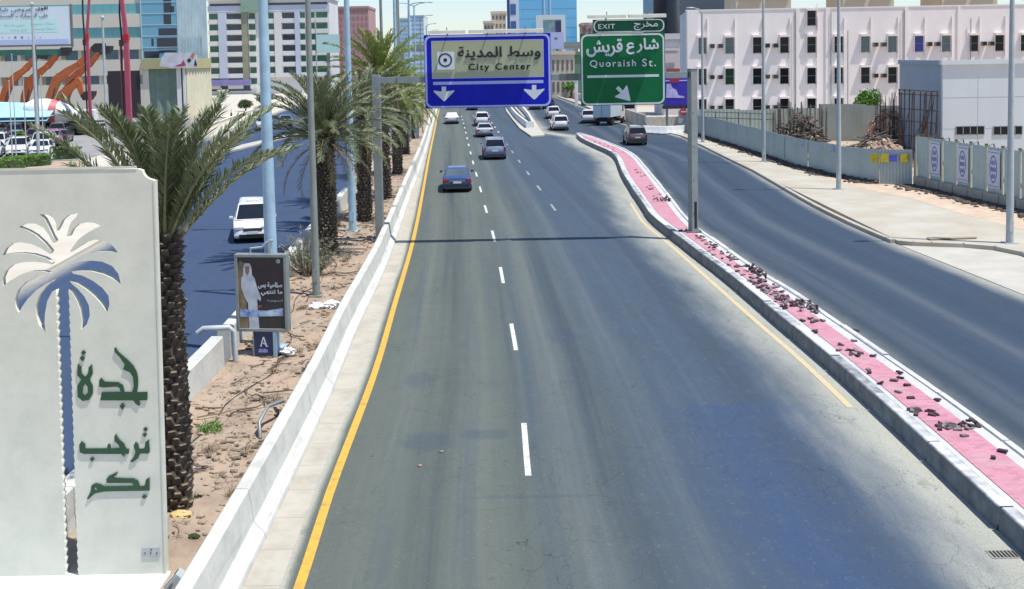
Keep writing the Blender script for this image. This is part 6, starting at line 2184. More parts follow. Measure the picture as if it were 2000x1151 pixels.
lettering('lettering', 'عروض شاملة', ink, bb, l0[0], l1[0], l0[1], l1[1], -0.002, bold=0.01, ar=True, depth=0.01)
l0, l1 = ub2(70, 21), ub2(93, 12)
lettering('lettering', 'اقوى', inkd, bb, l0[0], l1[0], l0[1], l1[1], -0.002, bold=0.03, ar=True, depth=0.01)
l0, l1 = ub2(-22, 36.5), ub2(94, 26)
lettering('lettering', 'على السيارات المستعملة', ink, bb, l0[0], l1[0], l0[1], l1[1], -0.002, bold=0.01, ar=True, depth=0.01)
for x0_, x1_, y0_, y1_, tx in [(60, 106, 50, 44, 'سيارات مضمونة'), (8, 48, 53, 47, 'بدون دفعة'), (64, 106, 60, 54, 'صيانة وضمان'), (20, 52, 62, 56, 'بدل وجدد')]:
    l0, l1 = ub2(x0_, y0_), ub2(x1_, y1_)
    lettering('lettering', tx, inkt, bb, l0[0], l1[0], l0[1], l1[1], -0.012, ar=True, depth=0.006)
for i, x_ in enumerate([5, 18, 30, 43, 56, 68, 79]):
    o = ub2(x_, 73.5)
    filled('logo_dot', [circle(o[0], o[1], 0.13 if i in (2, 3) else 0.08, 10)], ink if i in (2, 3) else M['palepole'], 0.01, bb, -0.011)
for xx in (-hw_ * .6, hw_ * .22):
    MB().bb(xx - .14, xx + .14, 0.3, 0.8, 0, b.z - .5).build('leg', M['steel'], bb)
gb_ = MB()
l0, l1 = ub2(-60, 110), ub2(112, 96)
gb_.bb(l0[0], l1[0], 0.0, 0.9, l0[1], l1[1])
gb_.build('green_walkway', mat('dark_green_sheet', (0.03, 0.15, 0.10), (0.02, 0.1, 0.08), scale=0.5, rough=0.6), bb)

# flag poles and light masts of the lot
for i, (x0_, y0_, x1_, y1_, Y, r_, lab) in enumerate([
        (76, 318, 61, 12, 91, 0.16, 'tall grey pole in front of the billboard and the car lot'),
        (211, 300, 201, 38, 98, 0.17, 'tall white pole rising left of the near palm, in front of the striped building'),
        (24, 300, 14, 160, 96, 0.06, 'thin pale flagpole at the left edge of the car lot, leftmost of four'), (32, 305, 27, 108, 97, 0.06, 'thin pale flagpole in the car lot, second from the left'),
        (52, 305, 46, 150, 96, 0.06, 'thin pale flagpole in the car lot, left of the tall grey pole'), (86, 300, 80, 150, 97, 0.06, 'thin pale flagpole in the car lot, right of the tall grey pole')]):
    p0, p1 = D(x0_, y0_, Y), D(x1_, y1_, Y)
    t = thing('flagpole', lab, 'pole', (p0.x, Y, 0), 0, 'poles in the car lot')
    MB().cyl((0, 0, 0), (0.0, 0, p1.z), r_, r_ * .6, n=10).build('pole', M['palepole'], t, smooth=True)
    MB().blob((0, 0, p1.z + r_), r_ * 1.1, 2, 0).build('finial', M['palepole'], t)
    MB().bb(-r_ * 2, r_ * 2, -r_ * 2, r_ * 2, 0, 0.2).build('base', M['conc'], t)

# hedges
def hedge(lab, pts, w_, h, n, seed, leaf='leafg', top=None):
    rq = random.Random(seed)
    lb = MB()
    for i in range(n):
        t = rq.random() * (len(pts) - 1)
        k_ = min(int(t), len(pts) - 2)
        p = pts[k_].lerp(pts[k_ + 1], t - k_)
        hh = h * (0.9 + 0.25 * mnoise.noise(p * 0.8))
        side = rq.random()
        q = p + Vector((rq.uniform(-w_, w_), rq.uniform(-w_, w_), hh - abs(rq.gauss(0, 0.05)) if side < 0.6 else rq.uniform(0.05, hh)))
        s = rq.uniform(0.08, 0.17)
        a = Vector((rq.gauss(0, 1), rq.gauss(0, 1), rq.gauss(0, 1))).normalized()
        b = a.orthogonal().normalized()
        lb.add([q - b * s * .4, q + a * s * .6, q + b * s * .4, q - a * s * .6], [(0, 1, 2, 3)])
    hd = thing('hedge', lab, 'hedge', (0, 0, 0))
    lb.build('foliage', M[leaf], hd)
    c = MB()
    for a, b in zip(pts[:-1], pts[1:]):
        d = b - a
        c.box((a + b) / 2 + Vector((0, 0, h * 0.42)), (d.length + w_, w_ * 1.5, h * 0.8), rot=Matrix.Rotation(math.atan2(d.y, d.x), 3, 'Z'))
    c.build('core', M['leafd'], hd)
    return hd


G0 = lambda x, y: G(x, y, 0)
hedge('bright green clipped hedge at the left edge in front of the car lot', [G0(-40, 340), G0(10, 334), G0(45, 325), G0(88, 322)], 0.75, 1.0, 5200, 3)
hedge('short dark green clipped hedge block beside the near palm crown', [G0(112, 312), G0(147, 310)], 0.6, 1.15, 2400, 4, 'leafd')
bush('small_tree', 'lone bright green shrub standing among the parked cars', 'shrub', D(38, 270, 104).x, 104, 0, 0.7, 0.7, 0.75, 1200, 0.16, 'leafg', 12, trunk=1.2)
p = G0(478, 218)
bush('round_tree', 'dark round tree on the pale pavement beyond the left road, left of the blue pole', 'tree', G0(480, 219).x, G0(480, 219).y, 0.1, 1.7, 1.6, 1.3, 3600, 0.2, 'leafd', 17, trunk=0.5)
bush('round_tree', 'bushy tree right of the pale blue pole, half behind the palm fronds', 'tree', G0(506, 214).x, G0(506, 214).y + 5, 0.1, 2.2, 1.9, 1.6, 3600, 0.22, 'leafd', 18, trunk=0.6)

# parked cars of the lot
protos = {}
rr = random.Random(55)
def parked(kind, colr, X, Y, rz, lab):
    kx = (kind, colr)
    if kx not in protos:
        protos[kx] = car({'sedan': 'sedan_car', 'suv': 'suv_car', 'van': 'minivan'}[kind], lab, kind, P[colr], X, Y, rz, 'cars parked in the lot')
        return protos[kx]
    o = copy_tree(protos[kx])
    o.location = (X, Y, 0.02)
    o.rotation_euler = (0, 0, rz)
    o['label'] = lab
    return o


def row(Y, px0, px1, stepm, cols_, rz, where):
    X = D(px0, 250, Y).x
    X1 = D(px1, 250, Y).x
    i = 0
    while X < X1:
        kind, colr = cols_[i % len(cols_)]
        nm = {'sedan': 'sedan', 'suv': 'SUV', 'van': 'minivan'}[kind]
        parked(kind, colr, X, Y + rr.uniform(-.4, .4), rz + rr.uniform(-.06, .06), '%s %s parked %s' % (colr, nm, where))
        X += stepm * rr.uniform(0.95, 1.1)
        i += 1


row(101, -12, 128, 2.25, [('sedan', 'silver'), ('suv', 'white'), ('sedan', 'white'), ('sedan', 'grey'), ('suv', 'silver'), ('sedan', 'white')], math.pi + 0.3, 'in the row of the lot nearest the hedge')
row(108, -10, 118, 2.3, [('suv', 'white'), ('sedan', 'silver'), ('suv', 'white'), ('sedan', 'white'), ('suv', 'silver')], math.pi + 0.3, 'in the second row of the lot')
row(118, -10, 140, 2.4, [('suv', 'black'), ('sedan', 'grey'), ('suv', 'brown'), ('sedan', 'black'), ('suv', 'white')], 0.3, 'in the third row of the lot')
row(128, -10, 128, 2.5, [('suv', 'grey'), ('suv', 'black'), ('sedan', 'red'), ('suv', 'brown')], 0.3, 'in the last row of the lot before the blue canopy')
parked('suv', 'purple', D(100, 250, 114).x, 114, 0.5, 'purple SUV standing out among the dark parked cars')
row(132, 150, 215, 3.0, [('suv', 'black'), ('sedan', 'beige'), ('suv', 'grey')], 0.8, 'beside the concrete mixer behind the near palm')

# light blue canopy over the lot
a, b = D(-30, 240, 130), D(92, 232, 130)
cv = thing('canopy', 'light blue shade canopy along the far side of the car lot', 'canopy', (0, 0, 0))
cm = mat('canopy_blue', (0.30, 0.56, 0.68), (0.38, 0.63, 0.73), scale=0.6, rough=0.6)
MB().prism([(a.x, 130), (b.x, 130), (b.x - 4, 146), (a.x - 6, 146)], 'z', 2.3, 2.38).build('sheet_roof', cm, cv)
zz0 = D(0, 240, 130).z
MB().add([(a.x, 129.8, 1.9), (b.x, 129.8, 1.9), (b.x - 2, 138, 3.7), (a.x - 3, 138, 4.1), (a.x, 129.85, 1.85), (b.x, 129.85, 1.85), (b.x - 2, 138.05, 3.62), (a.x - 3, 138.05, 4.02)],
         [(0, 1, 2, 3), (4, 7, 6, 5), (0, 4, 5, 1), (1, 5, 6, 2), (2, 6, 7, 3), (3, 7, 4, 0)]).build('shade_cloth', cm, cv)
for q in (0.1, 0.5, 0.9):
    x_ = a.x + (b.x - a.x) * q
    MB().cyl((x_, 131, 0), (x_, 131, 2.3), 0.08, n=8).build('post', M['palepole'], cv)

# concrete mixer
mxp = D(105, 210, 136)
mt = thing('concrete_mixer', 'white concrete mixer truck with a red patch on its drum behind the canopy', 'truck', (mxp.x, 136, 0), math.radians(8))
dr = MB()
prof = [(-3.6, 0.55), (-2.6, 1.25), (-1.0, 1.55), (0.6, 1.45), (2.2, 0.95), (3.0, 0.7)]
dr.tube([(x_, 0, 2.75 - x_ * 0.16) for x_, _ in prof], [r_ for _, r_ in prof], 16)
dr.build('drum', M['white'], mt, smooth=True)
dr2 = MB().tube([(-0.35, 0, 2.80), (0.5, 0, 2.67)], [1.585, 1.48], 16)
dr2.build('drum_band', mat('mixer_red', (0.55, 0.16, 0.16), rough=0.5), mt, smooth=True)
MB().bb(3.3, 5.2, -1.1, 1.1, 0.7, 2.9).build('cab', M['white'], mt, bevel=0.08)
MB().bb(3.6, 4.6, -1.115, -1.103, 1.8, 2.6).build('side_window', M['cglass'], mt)
MB().bb(-3.6, 4.8, -0.5, 0.5, 0.6, 1.0).build('chassis', M['dark'], mt)
for wx in (-2.6, -1.4, 3.9):
    for sy in (-1, 1):
        MB().cyl((wx, sy * 0.75, 0.5), (wx, sy * 1.1, 0.5), 0.5, n=16).build('wheel', M['rubber'], mt)

# excavators with raised arms
eo = mat('excavator_orange', (0.50, 0.12, 0.025), (0.40, 0.085, 0.02), scale=0.8, rough=0.5, dirt=(0.2, 0.07, 0.03), dscale=1.2, damt=0.6)
ed = mat('excavator_black', (0.03, 0.03, 0.032), rough=0.6)


def excavator(label, px, Y, h, flip=1.0, curl=0.0, lean=0.55):
    X = D(px, 200, Y).x
    t = thing('excavator', label, 'excavator', (X, Y, 0), 0, 'orange excavators behind the car lot')
    MB().prism([(-2.0, 0.15), (2.0, 0.15), (2.4, 0.5), (2.1, 0.95), (-2.1, 0.95), (-2.4, 0.5)], 'y', -1.6, -1.0).build('track', ed, t, bevel=0.05)
    MB().prism([(-2.0, 0.15), (2.0, 0.15), (2.4, 0.5), (2.1, 0.95), (-2.1, 0.95), (-2.4, 0.5)], 'y', 1.0, 1.6).build('track', ed, t, bevel=0.05)
    MB().prism([(-2.6, 1.1), (1.6, 1.1), (1.6, 2.0), (-0.4, 2.2), (-2.6, 2.1)], 'y', -1.4, 1.4).build('house', eo, t, bevel=0.08)
    MB().prism([(0.0, 2.2), (1.5, 2.05), (1.3, 3.1), (0.1, 3.2)], 'y', -1.35, -0.35).build('cab', eo, t, bevel=0.05)
    MB().prism([(0.15, 2.35), (1.3, 2.25), (1.15, 2.95), (0.2, 3.05)], 'y', -1.37, -1.36).build('cab_window', M['cglass'], t)
    # boom: cranked box section rising to the elbow, stick, bucket
    b0 = Vector((1.0 * flip, 0.2, 2.0))
    b1 = Vector((flip * (1.0 + lean * h * 0.24), 0.2, h * 0.60))
    b2 = Vector((flip * (1.0 + lean * h * 0.72), 0.2, h * 0.80))
    def plate(pts, wid, m_, nm, y0, y1):
        mb = MB()
        up, lo = [], []
        for i, p in enumerate(pts):
            d = (pts[min(i + 1, len(pts) - 1)] - pts[max(i - 1, 0)]).normalized()
            n_ = Vector((-d.z, 0, d.x))
            w_ = wid[i]
            up.append((p.x + n_.x * w_, p.z + n_.z * w_))
            lo.append((p.x - n_.x * w_, p.z - n_.z * w_))
        mb.prism(up + lo[::-1], 'y', y0, y1)
        return mb.build(nm, m_, t, bevel=0.03)
    plate([b0, b0.lerp(b1, 0.5) + Vector((-0.15 * flip, 0, 0.1)), b1, b1.lerp(b2, 0.5) + Vector((0, 0, 0.12)), b2], [0.38, 0.55, 0.62, 0.48, 0.3], eo, 'boom', -0.1, 0.5)
    s1 = b2 + Vector((flip * (0.12 + curl) * h * 0.3, 0, -0.30 * h * (1 - 1.9 * max(0, curl)))) if curl < 0.5 else b2 + Vector((flip * h * 0.16, 0, h * 0.17))
    sb = b2 + (b2 - s1).normalized() * 0.7
    plate([sb, b2, s1], [0.22, 0.44, 0.22], eo, 'stick', -0.05, 0.45)
    bk = MB()
    cs = [(-0.1, 0.15), (0.55, 0.75), (1.6, 0.75), (1.5, 0.2), (1.0, -0.45), (0.25, -0.45)]
    bk.prism([(s1.x + flip * u, s1.z + v) for u, v in cs], 'y', -0.55, 0.95)
    bk.build('bucket', ed, t, bevel=0.04)
    MB().tube([b0 + Vector((flip * .3, -.35, -.3)), b0.lerp(b1, .75) + Vector((flip * .25, -.35, 0))], [0.13, 0.08], 8).build('boom_ram', M['dark'], t)
    MB().tube([b1 + Vector((0, 0, .75)), sb + Vector((0, 0, .15))], [0.11, 0.08], 8).build('stick_ram', M['dark'], t)
    return t


excavator('orange excavator with its raised bucket reaching right past the billboard, rightmost of the machines', 108, 150, 10.9, 1, 0.6, 0.5)
excavator('orange excavator in front of the striped building, second from the right', 74, 146, 11.2, 1, 0.6, 0.62)
excavator('orange excavator with a dark raised arm below the billboard, third from the right', 28, 150, 10.8, 1, 0.6, 0.5)
excavator('orange excavator with a low bent arm in front of the beige wall', 92, 140, 8.0, 1, 0.1, 0.55)
excavator('orange excavator half cut by the left edge of the picture', -14, 148, 10.4, 1, 0.6, 0.5)

# pink red drilling masts
rm = mat('mast_red', (0.44, 0.075, 0.13), (0.36, 0.06, 0.10), scale=0.7, rough=0.45)
def mast(label, px, Y, h, w_, bend):
    a = D(px, 165, Y)
    t = thing('drill_rig', label, 'drill rig', (a.x, Y, 0), 0, 'red drill rigs left of the glass tower')
    MB().bb(-1.3, 1.3, -1.2, 1.2, 0.8, 1.6).build('house', M['dark'], t, bevel=0.08)
    for sy in (-1.0, 1.0):
        MB().bb(-1.5, 1.5, sy - .3, sy + .3, 0, 0.75).build('track', ed, t, bevel=0.1)
    m_ = MB()
    m_.prism([(-w_ * .8, 1.5), (w_ * .8, 1.5), (w_ * .75, h * .62), (-w_ * .75, h * .62)], 'y', -w_ * .7, w_ * .7)
    m_.prism([(-w_ * .7, h * .66), (w_ * .7, h * .66), (w_ * .5 - bend, h), (-w_ * .5 - bend, h)], 'y', -w_ * .6, w_ * .6)
    m_.build('mast', rm, t)
    MB().bb(-w_ * .9, w_ * .95, -w_ * .85, w_ * .85, h * .621, h * .659).build('mast_joint', mat('mast_joint_red', (0.5, 0.01, 0.015), rough=0.4), t)
    d = MB()
    d.bb(-w_ * 2.2, -w_ * .92, -.3, .3, h * .585, h * .625)
    d.tube([(-w_ * 1.6, 0, h * .6), (-w_ * 1.75, 0, h * .4), (-w_ * 1.7, 0, 1.5)], 0.09, 6)
    d.tube([(-w_ * 1.3, 0, h), (-w_ * 1.9, 0, h * .8), (-w_ * 1.5, 0, h * .62)], 0.12, 6)
    d.build('hydraulic_hose', ed, t)
    m2 = MB().tube([(-w_ * 2.3, .2, h * .585), (-w_ * 2.3, .2, 1.2)], 0.08, 6).build('kelly_bar', rm, t)
    return t


mast('tall pink red drill mast rising left of the glass tower, above the near palm', 250, 128, 18.5, 0.36, 0.5)
mast('darker red drill mast crossing the teal bands of the striped building', 174, 134, 19.0, 0.22, -0.7)

# striped building, glass tower
YS = 172.0
sb_w = mat('striped_beige', (0.64, 0.60, 0.49), (0.60, 0.56, 0.46), scale=0.1, rough=0.8)
sb_g = mat('striped_teal', (0.13, 0.37, 0.37), (0.16, 0.40, 0.42), scale=0.15, rough=0.25)
sb_d = glass('striped_dark_glass', (0.05, 0.13, 0.18), 0.1)
ol = D(140, 100, YS)
st = thing('striped_building', 'beige building with teal window bands behind the drill masts', 'building', (ol.x, YS, 0))
def us(x, y):
    p = D(x, y, YS)
    return p.x - ol.x, p.z
xr_, xl_ = us(277, 100)[0], us(-80, 100)[0]
MB().bb(xl_, xr_, 0.35, 20, 0, us(200, -30)[1]).build('wall', sb_w, st)
for ya, yb, m_ in [(8, 28, sb_g), (54, 75, sb_g), (-40, -18, sb_g)]:
    z1_, z0_ = us(200, ya)[1], us(200, yb)[1]
    bnd = MB().bb(xl_, xr_ - .02, 0.28, 0.4, z0_, z1_).build('window_band', m_, st)
    for i in range(22):
        x_ = xl_ + (xr_ - xl_) * (i + .5) / 22
        MB().bb(x_ - .03, x_ + .03, 0.25, 0.279, z0_, z1_).build('mullion', sb_g, bnd)
prev = None
for ya, yb in [(28, 54), (75, 98), (117, 148), (165, 235)]:
    MB().bb(xl_, xr_, 0.0, 0.349, us(200, yb)[1] if yb < 230 else 0, us(200, ya)[1]).build('spandrel', sb_w, st)
for ya, yb in [(98, 117), (148, 165)]:
    z1_, z0_ = us(200, ya)[1], us(200, yb)[1]
    for i in range(9):
        xa = xl_ + (xr_ - xl_) * i / 9
        MB().bb(xa + .7, xa + 2.6, 0.26, 0.4, z0_, z1_).build('window', sb_d, st)
        MB().bb(xa, xa + .68, 0.2, 0.349, z0_, z1_).build('pier', mat('striped_olive', (0.25, 0.22, 0.13), (0.32, 0.29, 0.18), scale=0.6, rough=0.8), st)
d0, d1 = us(214, 235), us(273, 138)
MB().bb(d0[0], d1[0], -0.012, -0.001, 0, d1[1]).build('loading_door', mat('door_dark', (0.035, 0.025, 0.03), rough=0.7), st)

gt = thing('glass_tower', 'blue glass curtain wall tower with a beige base, right of the striped building', 'building', (0, 0, 0))
g1 = D(278, 100, YS)
g2 = D(349, 100, YS)
g3 = D(406, 100, YS + 10)
zt_ = D(300, -60, YS).z
gb1 = glass('tower_glass_blue', (0.13, 0.38, 0.50), 0.04, (0.11, 0.33, 0.45), 0.8, 0.05)
gb2 = glass('tower_glass_grey', (0.30, 0.40, 0.45), 0.05, (0.20, 0.27, 0.30), 0.8, 0.25)
zb1 = D(300, 115, YS).z
zb0 = D(300, 135, YS).z
MB().bb(g1.x, g2.x, YS, YS + 14, zb1, zt_).build('glass_front', gb1, gt)
MB().add([(g2.x + .01, YS, zb1), (g3.x, g3.y, zb1), (g3.x, g3.y, zt_), (g2.x + .01, YS, zt_)], [(0, 1, 2, 3)]).build('glass_side', gb2, gt)
mu = MB()
zz = zb1
while zz < zt_:
    mu.bb(g1.x, g2.x, YS - .06, YS - .001, zz - .05, zz + .05)
    zz += 1.82
for i in range(7):
    x_ = g1.x + (g2.x - g1.x) * i / 6
    if i in (0, 6): mu.bb(x_ - .07, x_ + .07, YS - .08, YS - .001, zb1, zt_)
mu.build('mullions', mat('mullion_pale', (0.50, 0.62, 0.66), rough=0.4), gt)
mv = MB()
for i in range(9):
    q = (i + .3) / 9
    p = Vector((g2.x + .01, YS, 0)).lerp(Vector((g3.x, g3.y, 0)), q)
    mv.bb(p.x - .05, p.x + .05, p.y - .08, p.y - .01, zb1, zt_)
mv.build('mullions', mat('mullion_pale', (0.5, 0.6, 0.64)), gt)
# dark reflections in the glazing, painted as stepped panels on the facade
dkp = mat('tower_dark_reflection', (0.012, 0.02, 0.05), rough=0.12, spec=0.7)
pn = MB()
for xa, xb, ya, yb in [(310, 345, 55, 70), (307, 345, 74, 95), (320, 333, -30, 25), (320, 334, 28, 48), (334, 340, 12, 24), (282, 311, 100, 114), (311, 345, 98, 104), (296, 300, 76, 90)]:
    pa, pb_ = D(xa, yb, YS), D(xb, ya, YS)
    pn.bb(pa.x, pb_.x, YS - .03, YS - .002, pa.z, pb_.z)
pn.build('dark_reflections', dkp, gt)
olv = mat('tower_base_olive', (0.42, 0.39, 0.20), (0.38, 0.35, 0.18), scale=0.3, rough=0.8)
MB().bb(g1.x - .1, g2.x + 1.2, YS - .5, YS + 12, zb0, zb1 - .003).build('base_band', olv, gt)
MB().add([(g2.x + 1.2, YS - .5, zb0), (g3.x + .6, g3.y - .3, zb0), (g3.x + .6, g3.y - .3, zb1), (g2.x + 1.2, YS - .5, zb1)], [(0, 1, 2, 3)]).build('base_band', olv, gt)
lv = mat('ribbed_cream', (0.60, 0.57, 0.42), (0.54, 0.51, 0.38), scale=0.5, rough=0.8)
lvg = mat('ribbed_green', (0.20, 0.27, 0.21), (0.16, 0.22, 0.18), scale=0.5, rough=0.7)
lo = MB()
corrug(lo, (g2.x + 1.0, YS + .2), (g3.x + .4, g3.y), 0, zb0 - .002, pitch=1.0, amp=.18)
lo.build('ribbed_wall', lv, gt)
lo = MB()
corrug(lo, (g1.x + .9, YS + .3), (g2.x - .6, YS + .3), 0, zb0 - .002, pitch=1.2, amp=.18)
lo.build('ribbed_wall', lvg, gt)
MB().bb(g1.x - .1, g1.x + .85, YS, YS + .8, 0, zb0 - .002).build('pier', sb_w, gt)
MB().bb(g2.x - .5, g2.x + .9, YS, YS + .8, 0, zb0 - .002).build('pier', M['white'], gt)
# shop banner sign in front of it
sbn = D(348, 118, YS - 3)
bns = thing('arched_signboard', 'white shop signboard with red and dark shapes in front of the glass tower', 'signboard', (sbn.x, YS - 3, 0))
hw2, hh2 = 36 * YS / F, 15 * YS / F
zc_ = sbn.z
pts = [(-hw2, zc_ - hh2 * .7), (-hw2 * .9, zc_ + hh2 * .2), (-hw2 * .7, zc_ + hh2), (hw2 * .62, zc_ + hh2 * .95), (hw2, zc_ + hh2 * .55), (hw2 * .98, zc_ - hh2 * .9), (hw2 * .3, zc_ - hh2), (-hw2 * .4, zc_ - hh2 * .95)]
filled('panel', [pts], mat('signboard_white', (0.60, 0.60, 0.63), (0.40, 0.40, 0.45), scale=0.8, rough=0.5, lo=0.45, hi=0.75), 0.15, bns, 0.0)
filled('red_shape', [[(-.6, zc_ - .9), (.5, zc_ - .55), (.8, zc_ + .1), (1.2, zc_ - .8), (.4, zc_ - 1.0)]], mat('signboard_red', (0.45, 0.05, 0.09), rough=0.5), 0.02, bns, -0.03)
filled('dark_shape', [circle(1.75, zc_ - .05, .32, 12), [(2.5, zc_ - .9), (2.7, zc_ + .2), (3.0, zc_ - .9)]], ed, 0.02, bns, -0.03)
filled('orange_shape', [[(1.9, zc_ + .5), (2.4, zc_ + 1.25), (2.7, zc_ + .9), (2.4, zc_ + .2)]], mat('signboard_orange', (0.55, 0.20, 0.14), rough=0.5), 0.02, bns, -0.03)
MB().cyl((0.4, 0.3, 0), (0.4, 0.3, zc_ - hh2 * .8), 0.13, n=8).build('post', ed, bns)

# green windowed building
YGB = 300.0
og = D(410, 90, YGB)
gbd = thing('office_building', 'white office building with green glass bands and a tall central strip, behind the left road', 'building', (og.x, YGB, 0))
def uo(x, y):
    p = D(x, y, YGB)
    return p.x - og.x, p.z
ow_ = mat('office_white', (0.70, 0.70, 0.68), (0.64, 0.64, 0.62), scale=0.1, rough=0.8)
ogl = glass('office_green_glass', (0.02, 0.09, 0.05), 0.08, (0.03, 0.16, 0.09), 0.6, 0.15)
odk = glass('office_dark_glass', (0.02, 0.03, 0.045), 0.08, (0.05, 0.07, 0.11), 0.6, 0.2)
obl = mat('office_blue_grey', (0.52, 0.57, 0.66), (0.48, 0.53, 0.62), scale=0.2, rough=0.7)
ool = mat('office_olive_strip', (0.30, 0.31, 0.22), (0.24, 0.25, 0.17), scale=0.3, rough=0.7)
xr_ = uo(643, 50)[0]
ztop = uo(500, 0)[1]
MB().bb(0, xr_, 0, 16, 0, ztop).build('wall', ow_, gbd)
MB().bb(-.4, xr_ + .4, -.8, 16.4, ztop + .003, ztop + 2.2).build('cornice', ow_, gbd)
MB().bb(-.2, xr_ + .2, -.35, -.002, uo(500, 23)[1], uo(500, 11)[1]).build('roof_band', obl, gbd)
MB().bb(0.4, xr_ - .4, -.12, -.002, uo(500, 11)[1] + .02, uo(500, 6.5)[1]).build('roof_band', odk, gbd)
st_x = [(410, 428, 'g'), (445, 473, 'd'), (488, 500, 'g'), (526, 537, 'g'), (553, 577, 'd'), (588, 597, 'g'), (604, 616, 'g'), (619, 641, 'g')]
for xa, xb, kd in st_x:
    for f_ in range(7):
        y0_ = 26 + f_ * 21.2
        x0_, x1_ = uo(xa, 90)[0], uo(xb, 90)[0]
        if y0_ > 145 and xa > 500: continue
        z1_, z0_ = uo(500, y0_)[1], uo(500, y0_ + 11.2)[1]
        wn = MB().bb(x0_, x1_, -.05, .2, z0_, z1_).build('window', ogl if kd == 'g' else odk, gbd)
        MB().bb(x0_ - .1, x1_ + .1, -.75, -.051, z0_ - 1.25, z0_ - .02).build('balcony', ow_, wn)
for xa, xb in [(429, 444), (578, 587), (538, 552)]:
    MB().bb(uo(xa, 90)[0], uo(xb, 90)[0], -.9, -.002, uo(500, 152)[1], uo(500, 24)[1]).build('pier', obl if xa != 538 else ow_, gbd)
for xa, xb in [(474, 486), (516, 525)]:
    MB().bb(uo(xa, 90)[0], uo(xb, 90)[0], -.6, -.002, uo(500, 160)[1], uo(500, 20)[1]).build('olive_strip', ool, gbd)
MB().bb(uo(472, 20)[0], uo(525, 20)[0], -1.1, -.005, uo(500, 24)[1], ztop + 5).build('entrance_fin', mat('office_green_fin', (0.20, 0.33, 0.23), (0.26, 0.38, 0.30), scale=0.2, rough=0.5), gbd)
MB().bb(uo(410, 160)[0], uo(492, 160)[0], -1.4, -.003, uo(450, 167)[1], uo(450, 156)[1]).build('shop_fascia', mat('shop_purple', (0.20, 0.19, 0.42), (0.26, 0.25, 0.48), scale=0.4, rough=0.5), gbd)
MB().bb(uo(412, 160)[0], uo(490, 160)[0], -.06, -.002, uo(450, 178)[1], uo(450, 168)[1]).build('shop_window', odk, gbd)
# mint billboard beside it
a, b = D(618, 104, 200), D(662, 67, 200)
mbb = thing('billboard', 'pale mint billboard between the white office building and the palms', 'billboard', ((a.x + b.x) / 2, 200, 0))
w2 = (b.x - a.x) / 2
MB().bb(-w2, w2, 0, .3, a.z, b.z).build('panel', mat('mint_face', (0.50, 0.72, 0.64), (0.56, 0.76, 0.70), scale=0.3, rough=0.5), mbb)
filled('bird_mark', [[(-1.0, a.z + 1.9), (-.5, a.z + 2.1), (-.1, a.z + 1.95), (.3, a.z + 2.15), (0.0, a.z + 1.75), (-.6, a.z + 1.7)]], ink, .02, mbb, -.03)
MB().bb(-w2 - .15, -w2 - .002, -.05, .35, a.z - .1, b.z + .1).build('frame', sring, mbb)
MB().cyl((0, .5, 0), (0, .5, a.z + 1), .3, n=10).build('leg', M['steel'], mbb)
# small white kiosk in front
k0 = G0(434, 201)
kq = thing('kiosk', 'small white kiosk with a dark window on the pale pavement before the office building', 'kiosk', (k0.x, k0.y, 0.1))
MB().bb(-.9, .9, 0, 1.6, 0, 2.6).build('body', M['white'], kq, bevel=.04)
MB().bb(-.55, .55, -.02, -.001, .7, 2.2).build('window', M['twin'], kq)
MB().bb(-1.05, 1.05, -.15, 1.75, 2.605, 2.75).build('roof', M['white'], kq)
k1 = G0(452, 231)
bo = thing('bollard_post', 'small dark post standing on the pale pavement left of the round tree', 'post', (k1.x, k1.y, 0.1))
MB().cyl((0, 0, 0), (0, 0, .75), .22, .12, 8).build('base', ed, bo)
MB().cyl((0, 0, .75), (0, 0, 1.3), .04, n=6).build('rod', ed, bo)
# low cream boundary wall behind the left pavement
a, b = G0(370, 268), G0(560, 196)
lw = MB()
d = (b - a)
lw.box((a + b) / 2 + Vector((0, 0, .3)), (d.length, .3, 0.6), rot=Matrix.Rotation(math.atan2(d.y, d.x), 3, 'Z'))
lw.box((a + b) / 2 + Vector((0, 0, 0.64)), (d.length, .42, .08), rot=Matrix.Rotation(math.atan2(d.y, d.x), 3, 'Z'))
tag(lw.build('boundary_wall', mat('cream_wall', (0.66, 0.62, 0.52), (0.60, 0.56, 0.47), scale=.5, rough=.9)), 'low cream boundary wall along the far pavement of the left road', 'wall')

# ------------------------------------------------------------------ distance
def block(name, label, x0_, x1_, ytop, Y, depth, m_, fl=0, wm=None, wpx=2.2, hpx=2.2, cols_=6, group=None, win=None):
    a, b = D(x0_, 120, Y), D(x1_, 120, Y)
    z_ = D((x0_ + x1_) / 2, ytop, Y).z
    t = thing(name, label, 'building', ((a.x + b.x) / 2, Y, 0), 0, group)
    w2 = (b.x - a.x) / 2
    MB().bb(-w2, w2, 0, depth, 0, z_).build('wall', m_, t)
    MB().bb(-w2 - .2, w2 + .2, -.3, depth + .2, z_ + .003, z_ + .8).build('parapet', m_, t)
    if fl:
        fh = z_ / fl
        ww = 2 * w2 / cols_
        for f_ in range(fl):
            if z_ - f_ * fh < 2: break
            if win == 'band':
                MB().bb(-w2 + .3, w2 - .3, -.08, -.002, z_ - f_ * fh - fh * .75, z_ - f_ * fh - fh * .2).build('window_band', wm, t)
            else:
                for c_ in range(cols_):
                    MB().bb(-w2 + ww * (c_ + .28), -w2 + ww * (c_ + .72), -.08, -.002, z_ - f_ * fh - fh * .72, z_ - f_ * fh - fh * .25).build('window', wm, t)
    return t


